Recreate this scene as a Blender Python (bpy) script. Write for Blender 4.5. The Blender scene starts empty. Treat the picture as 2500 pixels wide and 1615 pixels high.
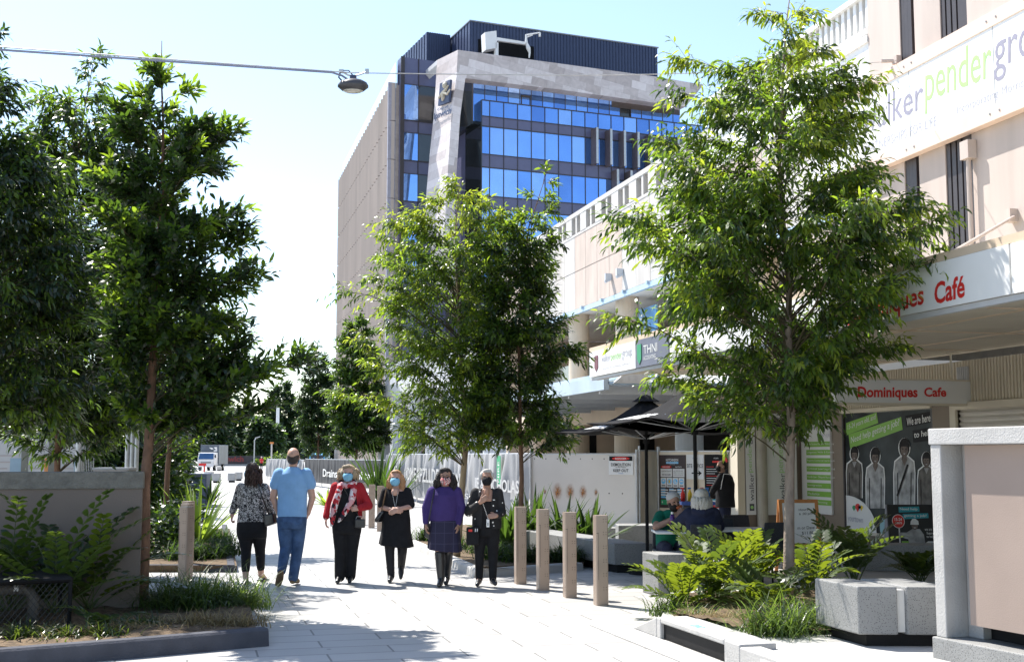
import bpy, bmesh, math, random
from mathutils import Vector, Matrix
from math import sin, cos, pi, radians as R
V = Vector
SC = bpy.context.scene
COL = SC.collection
# ---------------------------------------------------------------- camera geometry (photo measured on a 2500 px wide grid)
F = 3000.0; CX, CY = 1250.0, 807.5; HY = 1112.0
PITCH = math.atan((HY-CY)/F)
TH = math.atan((1250-470)/(F/cos(PITCH)))          # street runs along +Y, the camera looks TH to its right
CAM = V((0, 0, 1.75))
FW = V((sin(TH), cos(TH), 0)); RT = V((cos(TH), -sin(TH), 0)); UZ = V((0, 0, 1))
FA = FW*cos(PITCH)+UZ*sin(PITCH); UA = UZ*cos(PITCH)-FW*sin(PITCH)
def ray(px, py): return FA*F+RT*(px-CX)-UA*(py-CY)
def onp(px, py, p0, n):
    r = ray(px, py); return CAM+r*((p0-CAM).dot(n)/r.dot(n))
def G(px, py, z=0.0): return onp(px, py, V((0, 0, z)), UZ)
def onx(px, py, x): return onp(px, py, V((x, 0, 0)), V((1, 0, 0)))
def ony(px, py, y): return onp(px, py, V((0, y, 0)), V((0, 1, 0)))
def atd(px, py, d): return onp(px, py, FW*d, FW)
def flat(p, z=0.0): return V((p.x, p.y, z))
cd = bpy.data.cameras.new('camera'); cam = bpy.data.objects.new('camera', cd); COL.objects.link(cam)
cam.matrix_world = Matrix(((RT.x, UA.x, -FA.x, 0), (RT.y, UA.y, -FA.y, 0), (RT.z, UA.z, -FA.z, CAM.z), (0, 0, 0, 1)))
cd.lens = 36*F/2500; cd.sensor_width = 36; cd.sensor_fit = 'HORIZONTAL'; cd.clip_start = .1; cd.clip_end = 5000
SC.camera = cam
# ---------------------------------------------------------------- light
SUN_EL = R(55)
sh = (RT*.70-FW*.715).normalized()                  # direction shadows fall
sund = V((sh.x*cos(SUN_EL), sh.y*cos(SUN_EL), -sin(SUN_EL)))
sl = bpy.data.lights.new('sun', 'SUN'); sl.energy = 5.0; sl.angle = R(.5); sl.color = (1, .955, .88)
so = bpy.data.objects.new('sun', sl); COL.objects.link(so); so.rotation_euler = sund.to_track_quat('-Z', 'Y').to_euler(); so.location = (0, 0, 60)
W = bpy.data.worlds.new('World'); SC.world = W; W.use_nodes = True
nt = W.node_tree; bg = nt.nodes['Background']; sk = nt.nodes.new('ShaderNodeTexSky'); sk.sky_type = 'NISHITA'; sk.sun_disc = False
sk.sun_elevation = SUN_EL; sk.sun_rotation = math.atan2(-sh.x, -sh.y); sk.air_density = 1.0; sk.dust_density = .6; sk.ozone_density = 1.0
nt.links.new(sk.outputs[0], bg.inputs[0]); bg.inputs[1].default_value = .12
SC.view_settings.view_transform = 'Standard'; SC.view_settings.look = 'None'; SC.view_settings.gamma = 1; SC.view_settings.exposure = 1.2
SC.render.engine = 'CYCLES'; SC.cycles.max_bounces = 8; SC.cycles.transparent_max_bounces = 12; SC.cycles.use_denoising = True
# ---------------------------------------------------------------- materials
MATS = {}
def newmat(name):
    m = bpy.data.materials.new(name); m.use_nodes = True
    return m, m.node_tree.nodes, m.node_tree.links, m.node_tree.nodes['Principled BSDF']
def P(name, c, rough=.6, var=.12, vs=3.0, bump=0.0, bs=40.0, metal=0.0, spec=.4, spots=None, streak=0):
    """plain surface with procedural tint variation, fine grain and optional spots (scale, threshold, colour)"""
    if name in MATS: return MATS[name]
    m, N, L, b = newmat(name); MATS[name] = m
    b.inputs['Roughness'].default_value = rough; b.inputs['Metallic'].default_value = metal; b.inputs['Specular IOR Level'].default_value = spec
    tc = N.new('ShaderNodeTexCoord'); mp = N.new('ShaderNodeMapping'); L.new(tc.outputs['Object'], mp.inputs[0])
    if streak: mp.inputs['Scale'].default_value = (1, 1, streak)
    no = N.new('ShaderNodeTexNoise'); no.inputs['Scale'].default_value = vs; no.inputs['Detail'].default_value = 6; L.new(mp.outputs[0], no.inputs['Vector'])
    cr = N.new('ShaderNodeValToRGB'); L.new(no.outputs['Fac'], cr.inputs[0])
    cr.color_ramp.elements[0].position = .3; cr.color_ramp.elements[1].position = .7
    cr.color_ramp.elements[0].color = (*[x*(1-var) for x in c], 1); cr.color_ramp.elements[1].color = (*[min(1, x*(1+var)) for x in c], 1)
    out = cr.outputs[0]
    if spots:
        vo = N.new('ShaderNodeTexVoronoi'); vo.inputs['Scale'].default_value = spots[0]; L.new(tc.outputs['Object'], vo.inputs['Vector'])
        lt = N.new('ShaderNodeMath'); lt.operation = 'LESS_THAN'; L.new(vo.outputs['Distance'], lt.inputs[0]); lt.inputs[1].default_value = spots[1]
        mx = N.new('ShaderNodeMix'); mx.data_type = 'RGBA'; L.new(lt.outputs[0], mx.inputs['Factor']); L.new(out, mx.inputs[6]); mx.inputs[7].default_value = (*spots[2], 1); out = mx.outputs[2]
    L.new(out, b.inputs['Base Color'])
    if bump:
        n2 = N.new('ShaderNodeTexNoise'); n2.inputs['Scale'].default_value = bs; n2.inputs['Detail'].default_value = 4; L.new(tc.outputs['Object'], n2.inputs['Vector'])
        bp = N.new('ShaderNodeBump'); bp.inputs['Strength'].default_value = bump; bp.inputs['Distance'].default_value = .02
        L.new(n2.outputs['Fac'], bp.inputs['Height']); L.new(bp.outputs[0], b.inputs['Normal'])
    return m
def leafmat(name, c1, c2, tr, trf=.45, rough=.38, spec=.45):
    m, N, L, b = newmat(name); MATS[name] = m
    g = N.new('ShaderNodeNewGeometry'); cr = N.new('ShaderNodeValToRGB'); L.new(g.outputs['Random Per Island'], cr.inputs[0])
    cr.color_ramp.elements[0].color = (*c1, 1); cr.color_ramp.elements[1].color = (*c2, 1)
    L.new(cr.outputs[0], b.inputs['Base Color']); b.inputs['Roughness'].default_value = rough; b.inputs['Specular IOR Level'].default_value = spec
    t = N.new('ShaderNodeBsdfTranslucent'); mm = N.new('ShaderNodeMix'); mm.data_type = 'RGBA'; mm.blend_type = 'MIX'; mm.inputs[0].default_value = .18
    mm.inputs[6].default_value = (*tr, 1); L.new(cr.outputs[0], mm.inputs[7]); L.new(mm.outputs[2], t.inputs[0])
    ms = N.new('ShaderNodeMixShader'); ms.inputs[0].default_value = trf; L.new(b.outputs[0], ms.inputs[1]); L.new(t.outputs[0], ms.inputs[2])
    L.new(ms.outputs[0], N['Material Output'].inputs[0]); return m
def pavermat(name, c, w, h, joint=.012, jc=.6, var=.1, rough=.55):
    m, N, L, b = newmat(name); MATS[name] = m
    tc = N.new('ShaderNodeTexCoord'); br = N.new('ShaderNodeTexBrick'); L.new(tc.outputs['Object'], br.inputs['Vector'])
    br.inputs['Scale'].default_value = 1; br.inputs['Brick Width'].default_value = w; br.inputs['Row Height'].default_value = h; br.inputs['Mortar Size'].default_value = joint/2
    br.inputs['Color1'].default_value = (*[x*(1-var) for x in c], 1); br.inputs['Color2'].default_value = (*[x*(1+var) for x in c], 1); br.inputs['Mortar'].default_value = (*[x*jc for x in c], 1)
    no = N.new('ShaderNodeTexNoise'); no.inputs['Scale'].default_value = .8; no.inputs['Detail'].default_value = 8; L.new(tc.outputs['Object'], no.inputs['Vector'])
    mx = N.new('ShaderNodeMix'); mx.data_type = 'RGBA'; mx.blend_type = 'MULTIPLY'; mx.inputs[0].default_value = .5; L.new(br.outputs['Color'], mx.inputs[6])
    cr = N.new('ShaderNodeValToRGB'); cr.color_ramp.elements[0].position = .3; cr.color_ramp.elements[0].color = (.72, .72, .72, 1); cr.color_ramp.elements[1].position = .65; L.new(no.outputs['Fac'], cr.inputs[0]); L.new(cr.outputs[0], mx.inputs[7])
    vo = N.new('ShaderNodeTexVoronoi'); vo.inputs['Scale'].default_value = 1.7; L.new(tc.outputs['Object'], vo.inputs['Vector']); lt = N.new('ShaderNodeMath'); lt.operation = 'LESS_THAN'; lt.inputs[1].default_value = .045; L.new(vo.outputs['Distance'], lt.inputs[0])
    m3 = N.new('ShaderNodeMix'); m3.data_type = 'RGBA'; L.new(lt.outputs[0], m3.inputs[0]); L.new(mx.outputs[2], m3.inputs[6]); m3.inputs[7].default_value = (*[x*.45 for x in c], 1)
    L.new(m3.outputs[2], b.inputs['Base Color']); b.inputs['Roughness'].default_value = rough; b.inputs['Specular IOR Level'].default_value = .3
    return m
def cloth(name, c, var=.2, bump=.35, bs=22, rough=.85): return P(name, c, rough, var, 9, bump, bs, spec=.2)
def patch(name, cols, scale, rough=.8, dist=1.0):
    """cloth printed in small irregular patches of the given colours"""
    m, N, L, b = newmat(name); MATS[name] = m
    tc = N.new('ShaderNodeTexCoord'); no = N.new('ShaderNodeTexNoise'); no.inputs['Scale'].default_value = scale*.6; L.new(tc.outputs['Object'], no.inputs['Vector'])
    ad = N.new('ShaderNodeMixRGB'); ad.blend_type = 'ADD'; ad.inputs[0].default_value = .08*dist; L.new(tc.outputs['Object'], ad.inputs[1]); L.new(no.outputs['Color'], ad.inputs[2])
    vo = N.new('ShaderNodeTexVoronoi'); vo.inputs['Scale'].default_value = scale; L.new(ad.outputs[0], vo.inputs['Vector'])
    sp = N.new('ShaderNodeSeparateColor'); L.new(vo.outputs['Color'], sp.inputs[0])
    cr = N.new('ShaderNodeValToRGB'); cr.color_ramp.interpolation = 'CONSTANT'; L.new(sp.outputs[0], cr.inputs[0])
    e = cr.color_ramp.elements; tot = sum(w for _, w in cols); acc = 0
    for i, (c, w) in enumerate(cols):
        if i < 2: k = e[i]; k.position = acc/tot
        else: k = e.new(acc/tot)
        k.color = (*c, 1); acc += w
    L.new(cr.outputs[0], b.inputs['Base Color']); b.inputs['Roughness'].default_value = rough; b.inputs['Specular IOR Level'].default_value = .2
    return m
# ---------------------------------------------------------------- mesh builder
WROOT = {}
BAKE = []
class MB:
    def __init__(s): s.v = []; s.f = []
    def add(s, vs, fs):
        o = len(s.v); s.v.extend([tuple(p) for p in vs]); s.f.extend([tuple(i+o for i in f) for f in fs]); return s
    def obox(s, o, ex, ey, ez):
        o, ex, ey, ez = V(o), V(ex), V(ey), V(ez)
        p = [o, o+ex, o+ex+ey, o+ey]; p += [q+ez for q in p]
        return s.add(p, [(0, 3, 2, 1), (4, 5, 6, 7), (0, 1, 5, 4), (1, 2, 6, 5), (2, 3, 7, 6), (3, 0, 4, 7)])
    def box(s, x0, x1, y0, y1, z0, z1): return s.obox((x0, y0, z0), (x1-x0, 0, 0), (0, y1-y0, 0), (0, 0, z1-z0))
    def cbox(s, c, sx, sy, sz): return s.box(c[0]-sx/2, c[0]+sx/2, c[1]-sy/2, c[1]+sy/2, c[2]-sz/2, c[2]+sz/2)
    def prism(s, pts, vec):
        n = len(pts); a = [V(p) for p in pts]; b = [p+V(vec) for p in a]
        return s.add(a+b, [tuple(range(n))[::-1], tuple(range(n, 2*n))]+[(i, (i+1) % n, n+(i+1) % n, n+i) for i in range(n)])
    def loft(s, rings, cap=True):
        n = len(rings[0]); vs = [p for r in rings for p in r]; fs = []
        for k in range(len(rings)-1):
            for i in range(n): fs.append((k*n+i, k*n+(i+1) % n, (k+1)*n+(i+1) % n, (k+1)*n+i))
        if cap: fs.append(tuple(range(n))[::-1]); fs.append(tuple(range((len(rings)-1)*n, len(rings)*n)))
        return s.add(vs, fs)
    def tube(s, pts, rad, n=8, cap=True):
        pts = [V(p) for p in pts]; rad = rad if isinstance(rad, (list, tuple)) else [rad]*len(pts); rings = []; u = None
        for i, p in enumerate(pts):
            d = (pts[min(i+1, len(pts)-1)]-pts[max(i-1, 0)])
            d = d.normalized() if d.length > 1e-9 else V((0, 0, 1))
            if u is None: u = d.orthogonal().normalized()
            else:
                u = u-d*u.dot(d); u = u.normalized() if u.length > 1e-6 else d.orthogonal().normalized()
            w = d.cross(u); rings.append([p+(u*cos(2*pi*k/n)+w*sin(2*pi*k/n))*rad[i] for k in range(n)])
        return s.loft(rings, cap)
    def cyl(s, p, r, h, n=16): return s.tube([V(p), V(p)+V((0, 0, h))], r, n)
    def ell(s, c, r, n=12, m=8, rot=None):
        c = V(c); rings = []
        for j in range(m+1):
            a = -pi/2+pi*j/m; a = max(-pi/2+.02, min(pi/2-.02, a))
            ring = []
            for i in range(n):
                q = V((r[0]*cos(a)*cos(2*pi*i/n), r[1]*cos(a)*sin(2*pi*i/n), r[2]*sin(a)))
                ring.append(c+(rot @ q if rot else q))
            rings.append(ring)
        return s.loft(rings)
    def cap_(s, a, ra, b, rb, n=10):
        """tapered capsule"""
        a, b = V(a), V(b); d = (b-a); l = d.length; d = d/l if l > 1e-6 else V((0, 0, 1)); pts = []; rad = []
        for k in range(4): t = -pi/2+(pi/2)*k/4+.05; pts.append(a+d*ra*sin(t)); rad.append(ra*cos(t))
        pts.append(a); rad.append(ra); pts.append(b); rad.append(rb)
        for k in range(1, 5): t = pi/2*k/4-.05; pts.append(b+d*rb*sin(t)); rad.append(max(rb*cos(t), .0005))
        return s.tube(pts, rad, n)
    def chain(s, L, n=10):
        for p, q in zip(L, L[1:]): s.cap_(p[:3], p[3], q[:3], q[3], n)
        return s
    def build(s, name, mat, parent=None, smooth=False, bev=0.0, fix=True, vox=0, sm=4, sub=0):
        me = bpy.data.meshes.new(name); me.from_pydata(s.v, [], s.f)
        if fix and len(s.f) < 60000:
            bm = bmesh.new(); bm.from_mesh(me); bmesh.ops.recalc_face_normals(bm, faces=bm.faces); bm.to_mesh(me); bm.free()
        if smooth: me.polygons.foreach_set('use_smooth', [True]*len(me.polygons))
        if mat: me.materials.append(mat)
        o = bpy.data.objects.new(name, me); COL.objects.link(o)
        if parent:
            o.parent = parent
            if parent.name in WROOT: o.matrix_parent_inverse = parent.matrix_basis.inverted()
        if bev:
            b = o.modifiers.new('bevel', 'BEVEL'); b.width = bev; b.segments = 2; b.limit_method = 'ANGLE'; BAKE.append(o)
        if vox:
            r = o.modifiers.new('remesh', 'REMESH'); r.mode = 'VOXEL'; r.voxel_size = vox; r.use_smooth_shade = True
            q = o.modifiers.new('smooth', 'SMOOTH'); q.factor = .5; q.iterations = sm; BAKE.append(o)
        return o
def put(o, **k):
    for a, b in k.items(): o[a] = b
    return o
def tag(o, label, cat, group=None, kind=None):
    if label: o['label'] = label
    if cat: o['category'] = cat
    if group: o['group'] = group
    if kind: o['kind'] = kind
    return o
def thing(name, label, cat, loc=(0, 0, 0), rz=0.0, group=None, world=False):
    o = bpy.data.objects.new(name, None); o.empty_display_size = .2; COL.objects.link(o); o.location = loc; o.rotation_euler = (0, 0, rz)
    tag(o, label, cat, group)
    if world: WROOT[o.name] = 1
    return o
def struct(name, mb, mat, **k): return tag(mb.build(name, mat, **k), None, None, None, 'structure')
def dup(root, loc, rz, label, group=None):
    r = root.copy(); COL.objects.link(r); r.location = loc; r.rotation_euler = (0, 0, rz); r['label'] = label
    if group: r['group'] = group
    for ch in list(root.children):
        c = ch.copy(); COL.objects.link(c); c.parent = r
        for g in list(ch.children):
            d = g.copy(); COL.objects.link(d); d.parent = c
    return r
TCACHE = {}
def tmesh(s, bold=0.0):
    """flat lettering outline: list of verts and faces with bounding box 0..1"""
    k = (s, bold)
    if k not in TCACHE:
        cu = bpy.data.curves.new('t', 'FONT'); cu.body = s; cu.offset = bold; cu.resolution_u = 3; cu.fill_mode = 'BOTH'
        o = bpy.data.objects.new('t', cu); me = bpy.data.meshes.new_from_object(o)
        v = [q.co.copy() for q in me.vertices]; f = [tuple(p.vertices) for p in me.polygons]
        x0, x1 = min(q.x for q in v), max(q.x for q in v); y0, y1 = min(q.y for q in v), max(q.y for q in v)
        TCACHE[k] = ([((q.x-x0)/(x1-x0), (q.y-y0)/(y1-y0)) for q in v], f, (x1-x0)/(y1-y0))
        bpy.data.objects.remove(o); bpy.data.curves.remove(cu); bpy.data.meshes.remove(me)
    return TCACHE[k]
def text(s, mat, o, r, u, parent, lift=.004, bold=0.0, name='lettering', mb=None):
    """lettering filling the parallelogram o + [0..1] r + [0..1] u, raised a little off its surface"""
    v, f, a = tmesh(s, bold); o, r, u = V(o), V(r), V(u); n = r.cross(u).normalized()*lift
    # one part per word: cut the outline at its widest gaps
    iv = sorted((min(v[i][0] for i in q), max(v[i][0] for i in q)) for q in f); gaps = []; hi = iv[0][1]
    for a0, b0 in iv:
        if a0 > hi: gaps.append((a0-hi, (a0+hi)/2))
        hi = max(hi, b0)
    cuts = sorted(g for _, g in sorted(gaps, reverse=True)[:s.count(' ')])+[9]; out = None
    for k, c1 in enumerate(cuts):
        c0 = cuts[k-1] if k else -9; ff = [q for q in f if c0 < v[q[0]][0] <= c1]
        if not ff: continue
        ids = sorted({i for q in ff for i in q}); mp = {i: j for j, i in enumerate(ids)}
        out = MB().add([o+r*v[i][0]+u*v[i][1]+n for i in ids], [tuple(mp[i] for i in q) for q in ff]).build(name, mat, parent, fix=False)
    return out
def tpx(s, mat, bl, br, tl, hit, parent, **k):
    a = hit(*bl); return text(s, mat, a, hit(*br)-a, hit(*tl)-a, parent, **k)
def ppx(pts, hit, vec, mb=None):
    m = mb or MB(); return m.prism([hit(*p) for p in pts], vec)
def wave(p, a, s=1.0): return a*(sin(p*12.9898*s)*43758.5453 % 1-.5)
# ================================================================ materials used by the setting
M_pave = pavermat('street paving', (.39, .38, .365), 1.2, .4, .02, .42, .13)
M_foot = pavermat('footpath concrete', (.50, .49, .47), 2.4, 1.6, .014, .6, .04)
M_soil = P('mulch soil', (.115, .078, .045), .95, .5, 9, .8, 60, spots=(45, .16, (.16, .10, .055)))
M_conc = P('pale concrete', (.40, .39, .375), .7, .1, 3, .3, 60)
M_terr = P('exposed aggregate concrete', (.23, .23, .225), .6, .1, 2.5, .2, 50, spots=(70, .24, (.045, .045, .045)))
M_smc = P('smooth precast concrete', (.50, .495, .48), .6, .09, 3, .15, 40, spots=(9, .05, (.3, .29, .28)))
M_kerbd = P('bluestone kerb', (.07, .072, .085), .8, .18, 5, .3, 60, spec=.12)
M_beige = P('beige painted render', (.29, .225, .19), .6, .06, 1.6, .08, 90)
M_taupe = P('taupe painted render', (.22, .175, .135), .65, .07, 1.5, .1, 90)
M_cream = P('cream paint', (.60, .54, .43), .55, .09, 1.2, .05, 60, streak=.3)
M_tan = P('tan paint', (.62, .49, .36), .6, .06, 2)
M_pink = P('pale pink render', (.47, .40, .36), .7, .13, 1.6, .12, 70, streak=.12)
M_white = P('white paint', (.78, .78, .77), .5, .03, 2)
M_offw = P('off white sign panel', (.68, .68, .67), .4, .03, 2)
M_dark = P('dark bronze metal', (.045, .038, .04), .45, .1, 6)
M_lilac = P('pale blind behind glass', (.42, .40, .44), .35, .06, 2)
M_black = P('black surface', (.012, .012, .013), .6, .2, 4, spec=.15)
M_grey = P('mid grey metal', (.24, .25, .26), .45, .08, 5, metal=.3)
M_galv = P('galvanised steel', (.45, .46, .47), .42, .12, 8, metal=.6)
M_lgrey = P('light grey paint', (.50, .51, .53), .5, .05, 4)
M_navy = P('dark blue cladding', (.035, .05, .105), .45, .1, 4)
M_green = P('green print', (.20, .42, .055), .5, .05, 4); M_red = P('red print', (.60, .025, .02), .5, .05, 4)
M_dgreen = P('dark green print', (.02, .28, .12), .5, .05, 4)
M_ink = P('dark grey lettering', (.085, .08, .10), .5, .05, 4); M_lgreen = P('light green lettering', (.36, .62, .22), .5, .05, 4)
M_blue = P('blue print', (.02, .15, .45), .5, .05, 4); M_teal = P('teal print', (.03, .30, .36), .5, .05, 4); M_sky = P('sky blue print', (.16, .50, .80), .45, .08, 4)
M_yel = P('yellow print', (.75, .50, .03), .5, .05, 4); M_org = P('orange timber', (.52, .21, .06), .5, .15, 12, streak=.1)
M_rust = P('rust stain', (.42, .18, .05), .8, .4, 30)
def glassmat(name, c, rough=.03, metal=.85):
    m = P(name, c, rough, .10, .35, 0, metal=metal, spec=.6); return m
M_glass = [glassmat('blue reflective glass %d' % i, c) for i, c in enumerate([(.15, .30, .66), (.22, .39, .74), (.12, .24, .54), (.28, .44, .74), (.17, .33, .68)])]
M_gdark = P('dark window glass', (.025, .03, .035), .05, .2, 1, spec=.8)
M_spand = P('slate blue spandrel panel', (.10, .105, .19), .35, .06, 1.5, spec=.5)
# ================================================================ ground
g = MB(); n = 40
g.add([(-900, -60, 0), (1200, -60, 0), (1200, 1800, 0), (-900, 1800, 0)], [(0, 1, 2, 3)])
struct('ground', g, M_pave)
def strip(pts, w, z0, z1, side=1):
    """kerb following a polyline, w wide to its left (side=1) or right"""
    m = MB(); pts = [flat(p) for p in pts]; N = len(pts); offs = []
    for i in range(N):
        d = (pts[min(i+1, N-1)]-pts[max(i-1, 0)]).normalized(); offs.append(V((-d.y, d.x, 0))*w*side)
    rings = []
    for p, o in zip(pts, offs):
        rings.append([p+V((0, 0, z0)), p+V((0, 0, z1-.02))+o*.12, p+V((0, 0, z1))+o*.25, p+o+V((0, 0, z1)), p+o+V((0, 0, z0))])
    m.loft(rings); return m
def slab(pts, z0, z1): return MB().prism([flat(p, z0) for p in pts], (0, 0, z1-z0))
# left planter bed
kl = [G(-900, 1715), G(-300, 1664), G(0, 1634), G(330, 1606), G(657, 1576)]
lp_r = [G(657, 1576), G(606, 1470)]
bedL = [flat(p)+V((0, .09, 0)) for p in kl]+[flat(G(606, 1470)), flat(G(345, 1470)), flat(G(-300, 1480)), flat(G(-900, 1500))]
def lumpy(pts, z, cell=.12, amp=.05, edge=0.0, seed=1):
    """soil sheet with small mounds inside a convex-ish polygon"""
    rnd = random.Random(seed); m = MB(); xs = [p.x for p in pts]; ys = [p.y for p in pts]
    def inside(x, y):
        c = False; j = len(pts)-1
        for i in range(len(pts)):
            a, b = pts[i], pts[j]
            if (a.y > y) != (b.y > y) and x < (b.x-a.x)*(y-a.y)/(b.y-a.y)+a.x: c = not c
            j = i
        return c
    nx = int((max(xs)-min(xs))/cell)+2; ny = int((max(ys)-min(ys))/cell)+2; idx = {}
    for i in range(nx):
        for j in range(ny):
            x = min(xs)+i*cell; y = min(ys)+j*cell
            if inside(x, y): idx[i, j] = len(m.v); m.v.append((x, y, z+amp*(sin(x*3.1)*cos(y*2.3)+sin(x*7+y*5)*.5+rnd.uniform(-.7, .7))))
    for (i, j) in list(idx):
        q = [(i, j), (i+1, j), (i+1, j+1), (i, j+1)]
        if all(k in idx for k in q): m.f.append(tuple(idx[k] for k in q))
    return m
struct('left_kerb', strip(kl, .16, 0, .16), M_kerbd)
struct('left_kerb_return', strip([G(650, 1568), G(606, 1470)], .10, 0, .10), M_conc)
struct('left_planter_base', slab(bedL, .004, .06), M_soil)
struct('left_planter_soil', lumpy(bedL, .13, .1, .022, seed=2), M_soil, smooth=True)
# second left planter further up the street
p2 = [G(340, 1396), G(470, 1396), G(578, 1396), G(560, 1300), G(380, 1300)]
struct('far_left_kerb', strip([G(340, 1396), G(470, 1396), G(578, 1396), G(556, 1290)], .14, 0, .11), M_kerbd)
struct('far_left_planter_soil', slab(p2, .004, .1), M_soil)
# centre planter
c0 = [G(985, 1318), G(996, 1334), G(1157, 1409), G(1258, 1404), G(1425, 1392)]
struct('centre_kerb', strip(c0, .17, 0, .12), M_conc)
struct('centre_planter_soil', slab([G(996, 1334)+V((.12, 0, 0)), G(1163, 1400), G(1425, 1386), G(1330, 1290), G(1100, 1290)], .004, .1), M_soil)
# right kerb, drain inlet and footpath
kr = [G(1490, 1513), G(1603, 1556), G(1768, 1618), G(1850, 1660), G(2100, 1800)]
fp = [G(1603, 1552)+V((.17, .30, 0)), G(1768, 1614)+V((.17, .30, 0)), G(1790, 1622)+V((.05, .05, 0)), G(1850, 1655)+V((.05, .05, 0)), G(2100, 1780)+V((.05, .05, 0)), V((12.2, 4, 0)), V((12.2, 14.2, 0)), G(1640, 1466)]
struct('right_footpath', slab(fp, .004, .145), M_foot)
bedR = [flat(G(1630, 1545)), flat(G(1700, 1562)), flat(G(1850, 1590)), flat(G(2060, 1590)), flat(G(2300, 1560)), flat(G(2300, 1478)), flat(G(1640, 1478))]
struct('right_planter_soil', lumpy(bedR, .185, .09, .022, seed=5), M_soil, smooth=True)
a, b = flat(G(1603, 1556)), flat(G(1768, 1618)); d = (b-a); L = d.length; d.normalize(); nn = V((-d.y, d.x, 0))
if nn.y < 0: nn = -nn
m = MB()
m.prism([a-d*.66+V((0, 0, .004)), a-d*.002, a-d*.002+V((0, 0, .2))], nn*.45)          # ramped transition
m.obox(a, d*.10, nn*.34, (0, 0, .2)); m.obox(b, d*.30, nn*.34, (0, 0, .2))            # inlet cheeks
m.obox(a+d*.10+V((0, 0, .152)), d*(L-.10), nn*.34, (0, 0, .051)); m.obox(b+d*.30, d*1.6, nn*.2, (0, 0, .18))
rk = thing('drain_inlet', 'pale concrete kerb inlet with dark slot beside the cycad bed', 'drain', flat(a), world=True)
m.build('kerb_block', M_conc, rk, bev=.012)
MB().obox(a+d*.10+nn*.035+V((0, 0, .006)), d*(L-.1), nn*.02, (0, 0, .146)).build('slot', M_black, rk)  # black sheet just inside the inlet stands in for its shaded depth
t0 = a+d*.62+nn*.06+V((0, 0, .2035))
text('COUNCIL', M_sky, t0, d*.24, nn*.09, rk, .002, .02, 'stencil')
struct('gutter', MB().obox(a-nn*.34+V((0, 0, .004))-d*1.0, d*(L+3), nn*.335, (0, 0, .006)), M_conc)
# ================================================================ near shop building with awning (right)
XW = 12.2; XA = 7.8
def yx(px, x=XW): return onx(px, HY, x).y
hw = lambda px, py: onx(px, py, XW-.012)
shop = thing('shop_building', 'two storey pink rendered shop building with street awning and dark window fins', 'building', (XW, 15, 0), world=True)
yA0, yA1 = yx(2268), yx(2231); yB0, yB1 = yx(2402), yx(2334); YE = 20.2
m = MB()
for y0, y1 in ((2.0, yB0), (yB1, yA0), (yA1, YE)): m.box(XW, XW+.5, y0, y1, 3.86, 15)
m.build('upper_wall', M_pink, shop)
for y0, y1, nf in ((yA0, yA1, 3), (yB0, yB1, 4)):
    w = MB().box(XW+.34, XW+.4, y0, y1, 3.9, 15).build('window', M_lilac, shop)
    f = MB()
    for i in range(nf):
        y = y1-.06-(y1-y0-.12)*i/nf
        f.box(XW+.02, XW+.335, y-.055, y+.055, 3.9, 15)
    if nf == 4: f.box(XW+.01, XW+.335, y0, y0+.22, 3.9, 15)
    f.build('fin', M_dark, w)
MB().tube([(XW-.09, yx(2404), 3.9), (XW-.09, yx(2404), 6.6)], .04, 8).box(XW-.17, XW-.01, yx(2404)-.11, yx(2404)+.11, 6.55, 6.85).build('downpipe', M_pink, shop)
# lower storey
m = MB()
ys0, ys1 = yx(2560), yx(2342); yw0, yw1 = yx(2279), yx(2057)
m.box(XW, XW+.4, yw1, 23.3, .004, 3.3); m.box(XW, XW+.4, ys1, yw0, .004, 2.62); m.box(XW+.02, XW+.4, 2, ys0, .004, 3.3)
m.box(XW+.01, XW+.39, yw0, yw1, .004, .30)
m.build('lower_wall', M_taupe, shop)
m = MB()
for i in range(150):
    y = ys0+(yw1-ys0)*i/150; m.box(XW+.03-(.02 if i % 2 else 0), XW+.3, y, y+(yw1-ys0)/150, 2.63, 3.3)
m.build('corrugated_panel', M_cream, shop)
MB().box(XW-.05, XW+.2, ys1, ys1+.16, .004, 2.62).box(XW-.05, XW+.2, ys0, ys1, 2.5, 2.62).box(XW-.04, XW+.2, yw0, yw1, 2.56, 2.63).box(XW-.06, XW+.1, yw0, yw1, .29, .34).build('trim', M_cream, shop)
m = MB(); nz = 26
for i in range(nz): m.prism([(XW+.06, ys0, .1+2.4*i/nz), (XW+.01, ys0, .1+2.4*(i+.5)/nz), (XW+.06, ys0, .1+2.4*(i+.96)/nz)], (0, ys1-ys0, 0))
m.box(XW+.05, XW+.09, ys0, ys1, .05, 2.5)
m.build('roller_shutter', P('shutter slats', (.62, .58, .52), .45, .04), shop)
sw = MB().box(XW+.04, XW+.06, yw0, yw1, .34, 2.56).build('shop_window', M_gdark, shop)
MB().box(XW+.0, XW+.05, yw1-.05, yw1, .34, 2.56).box(XW, XW+.05, yw0, yw0+.05, .34, 2.56).build('frame', M_dark, sw)
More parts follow.
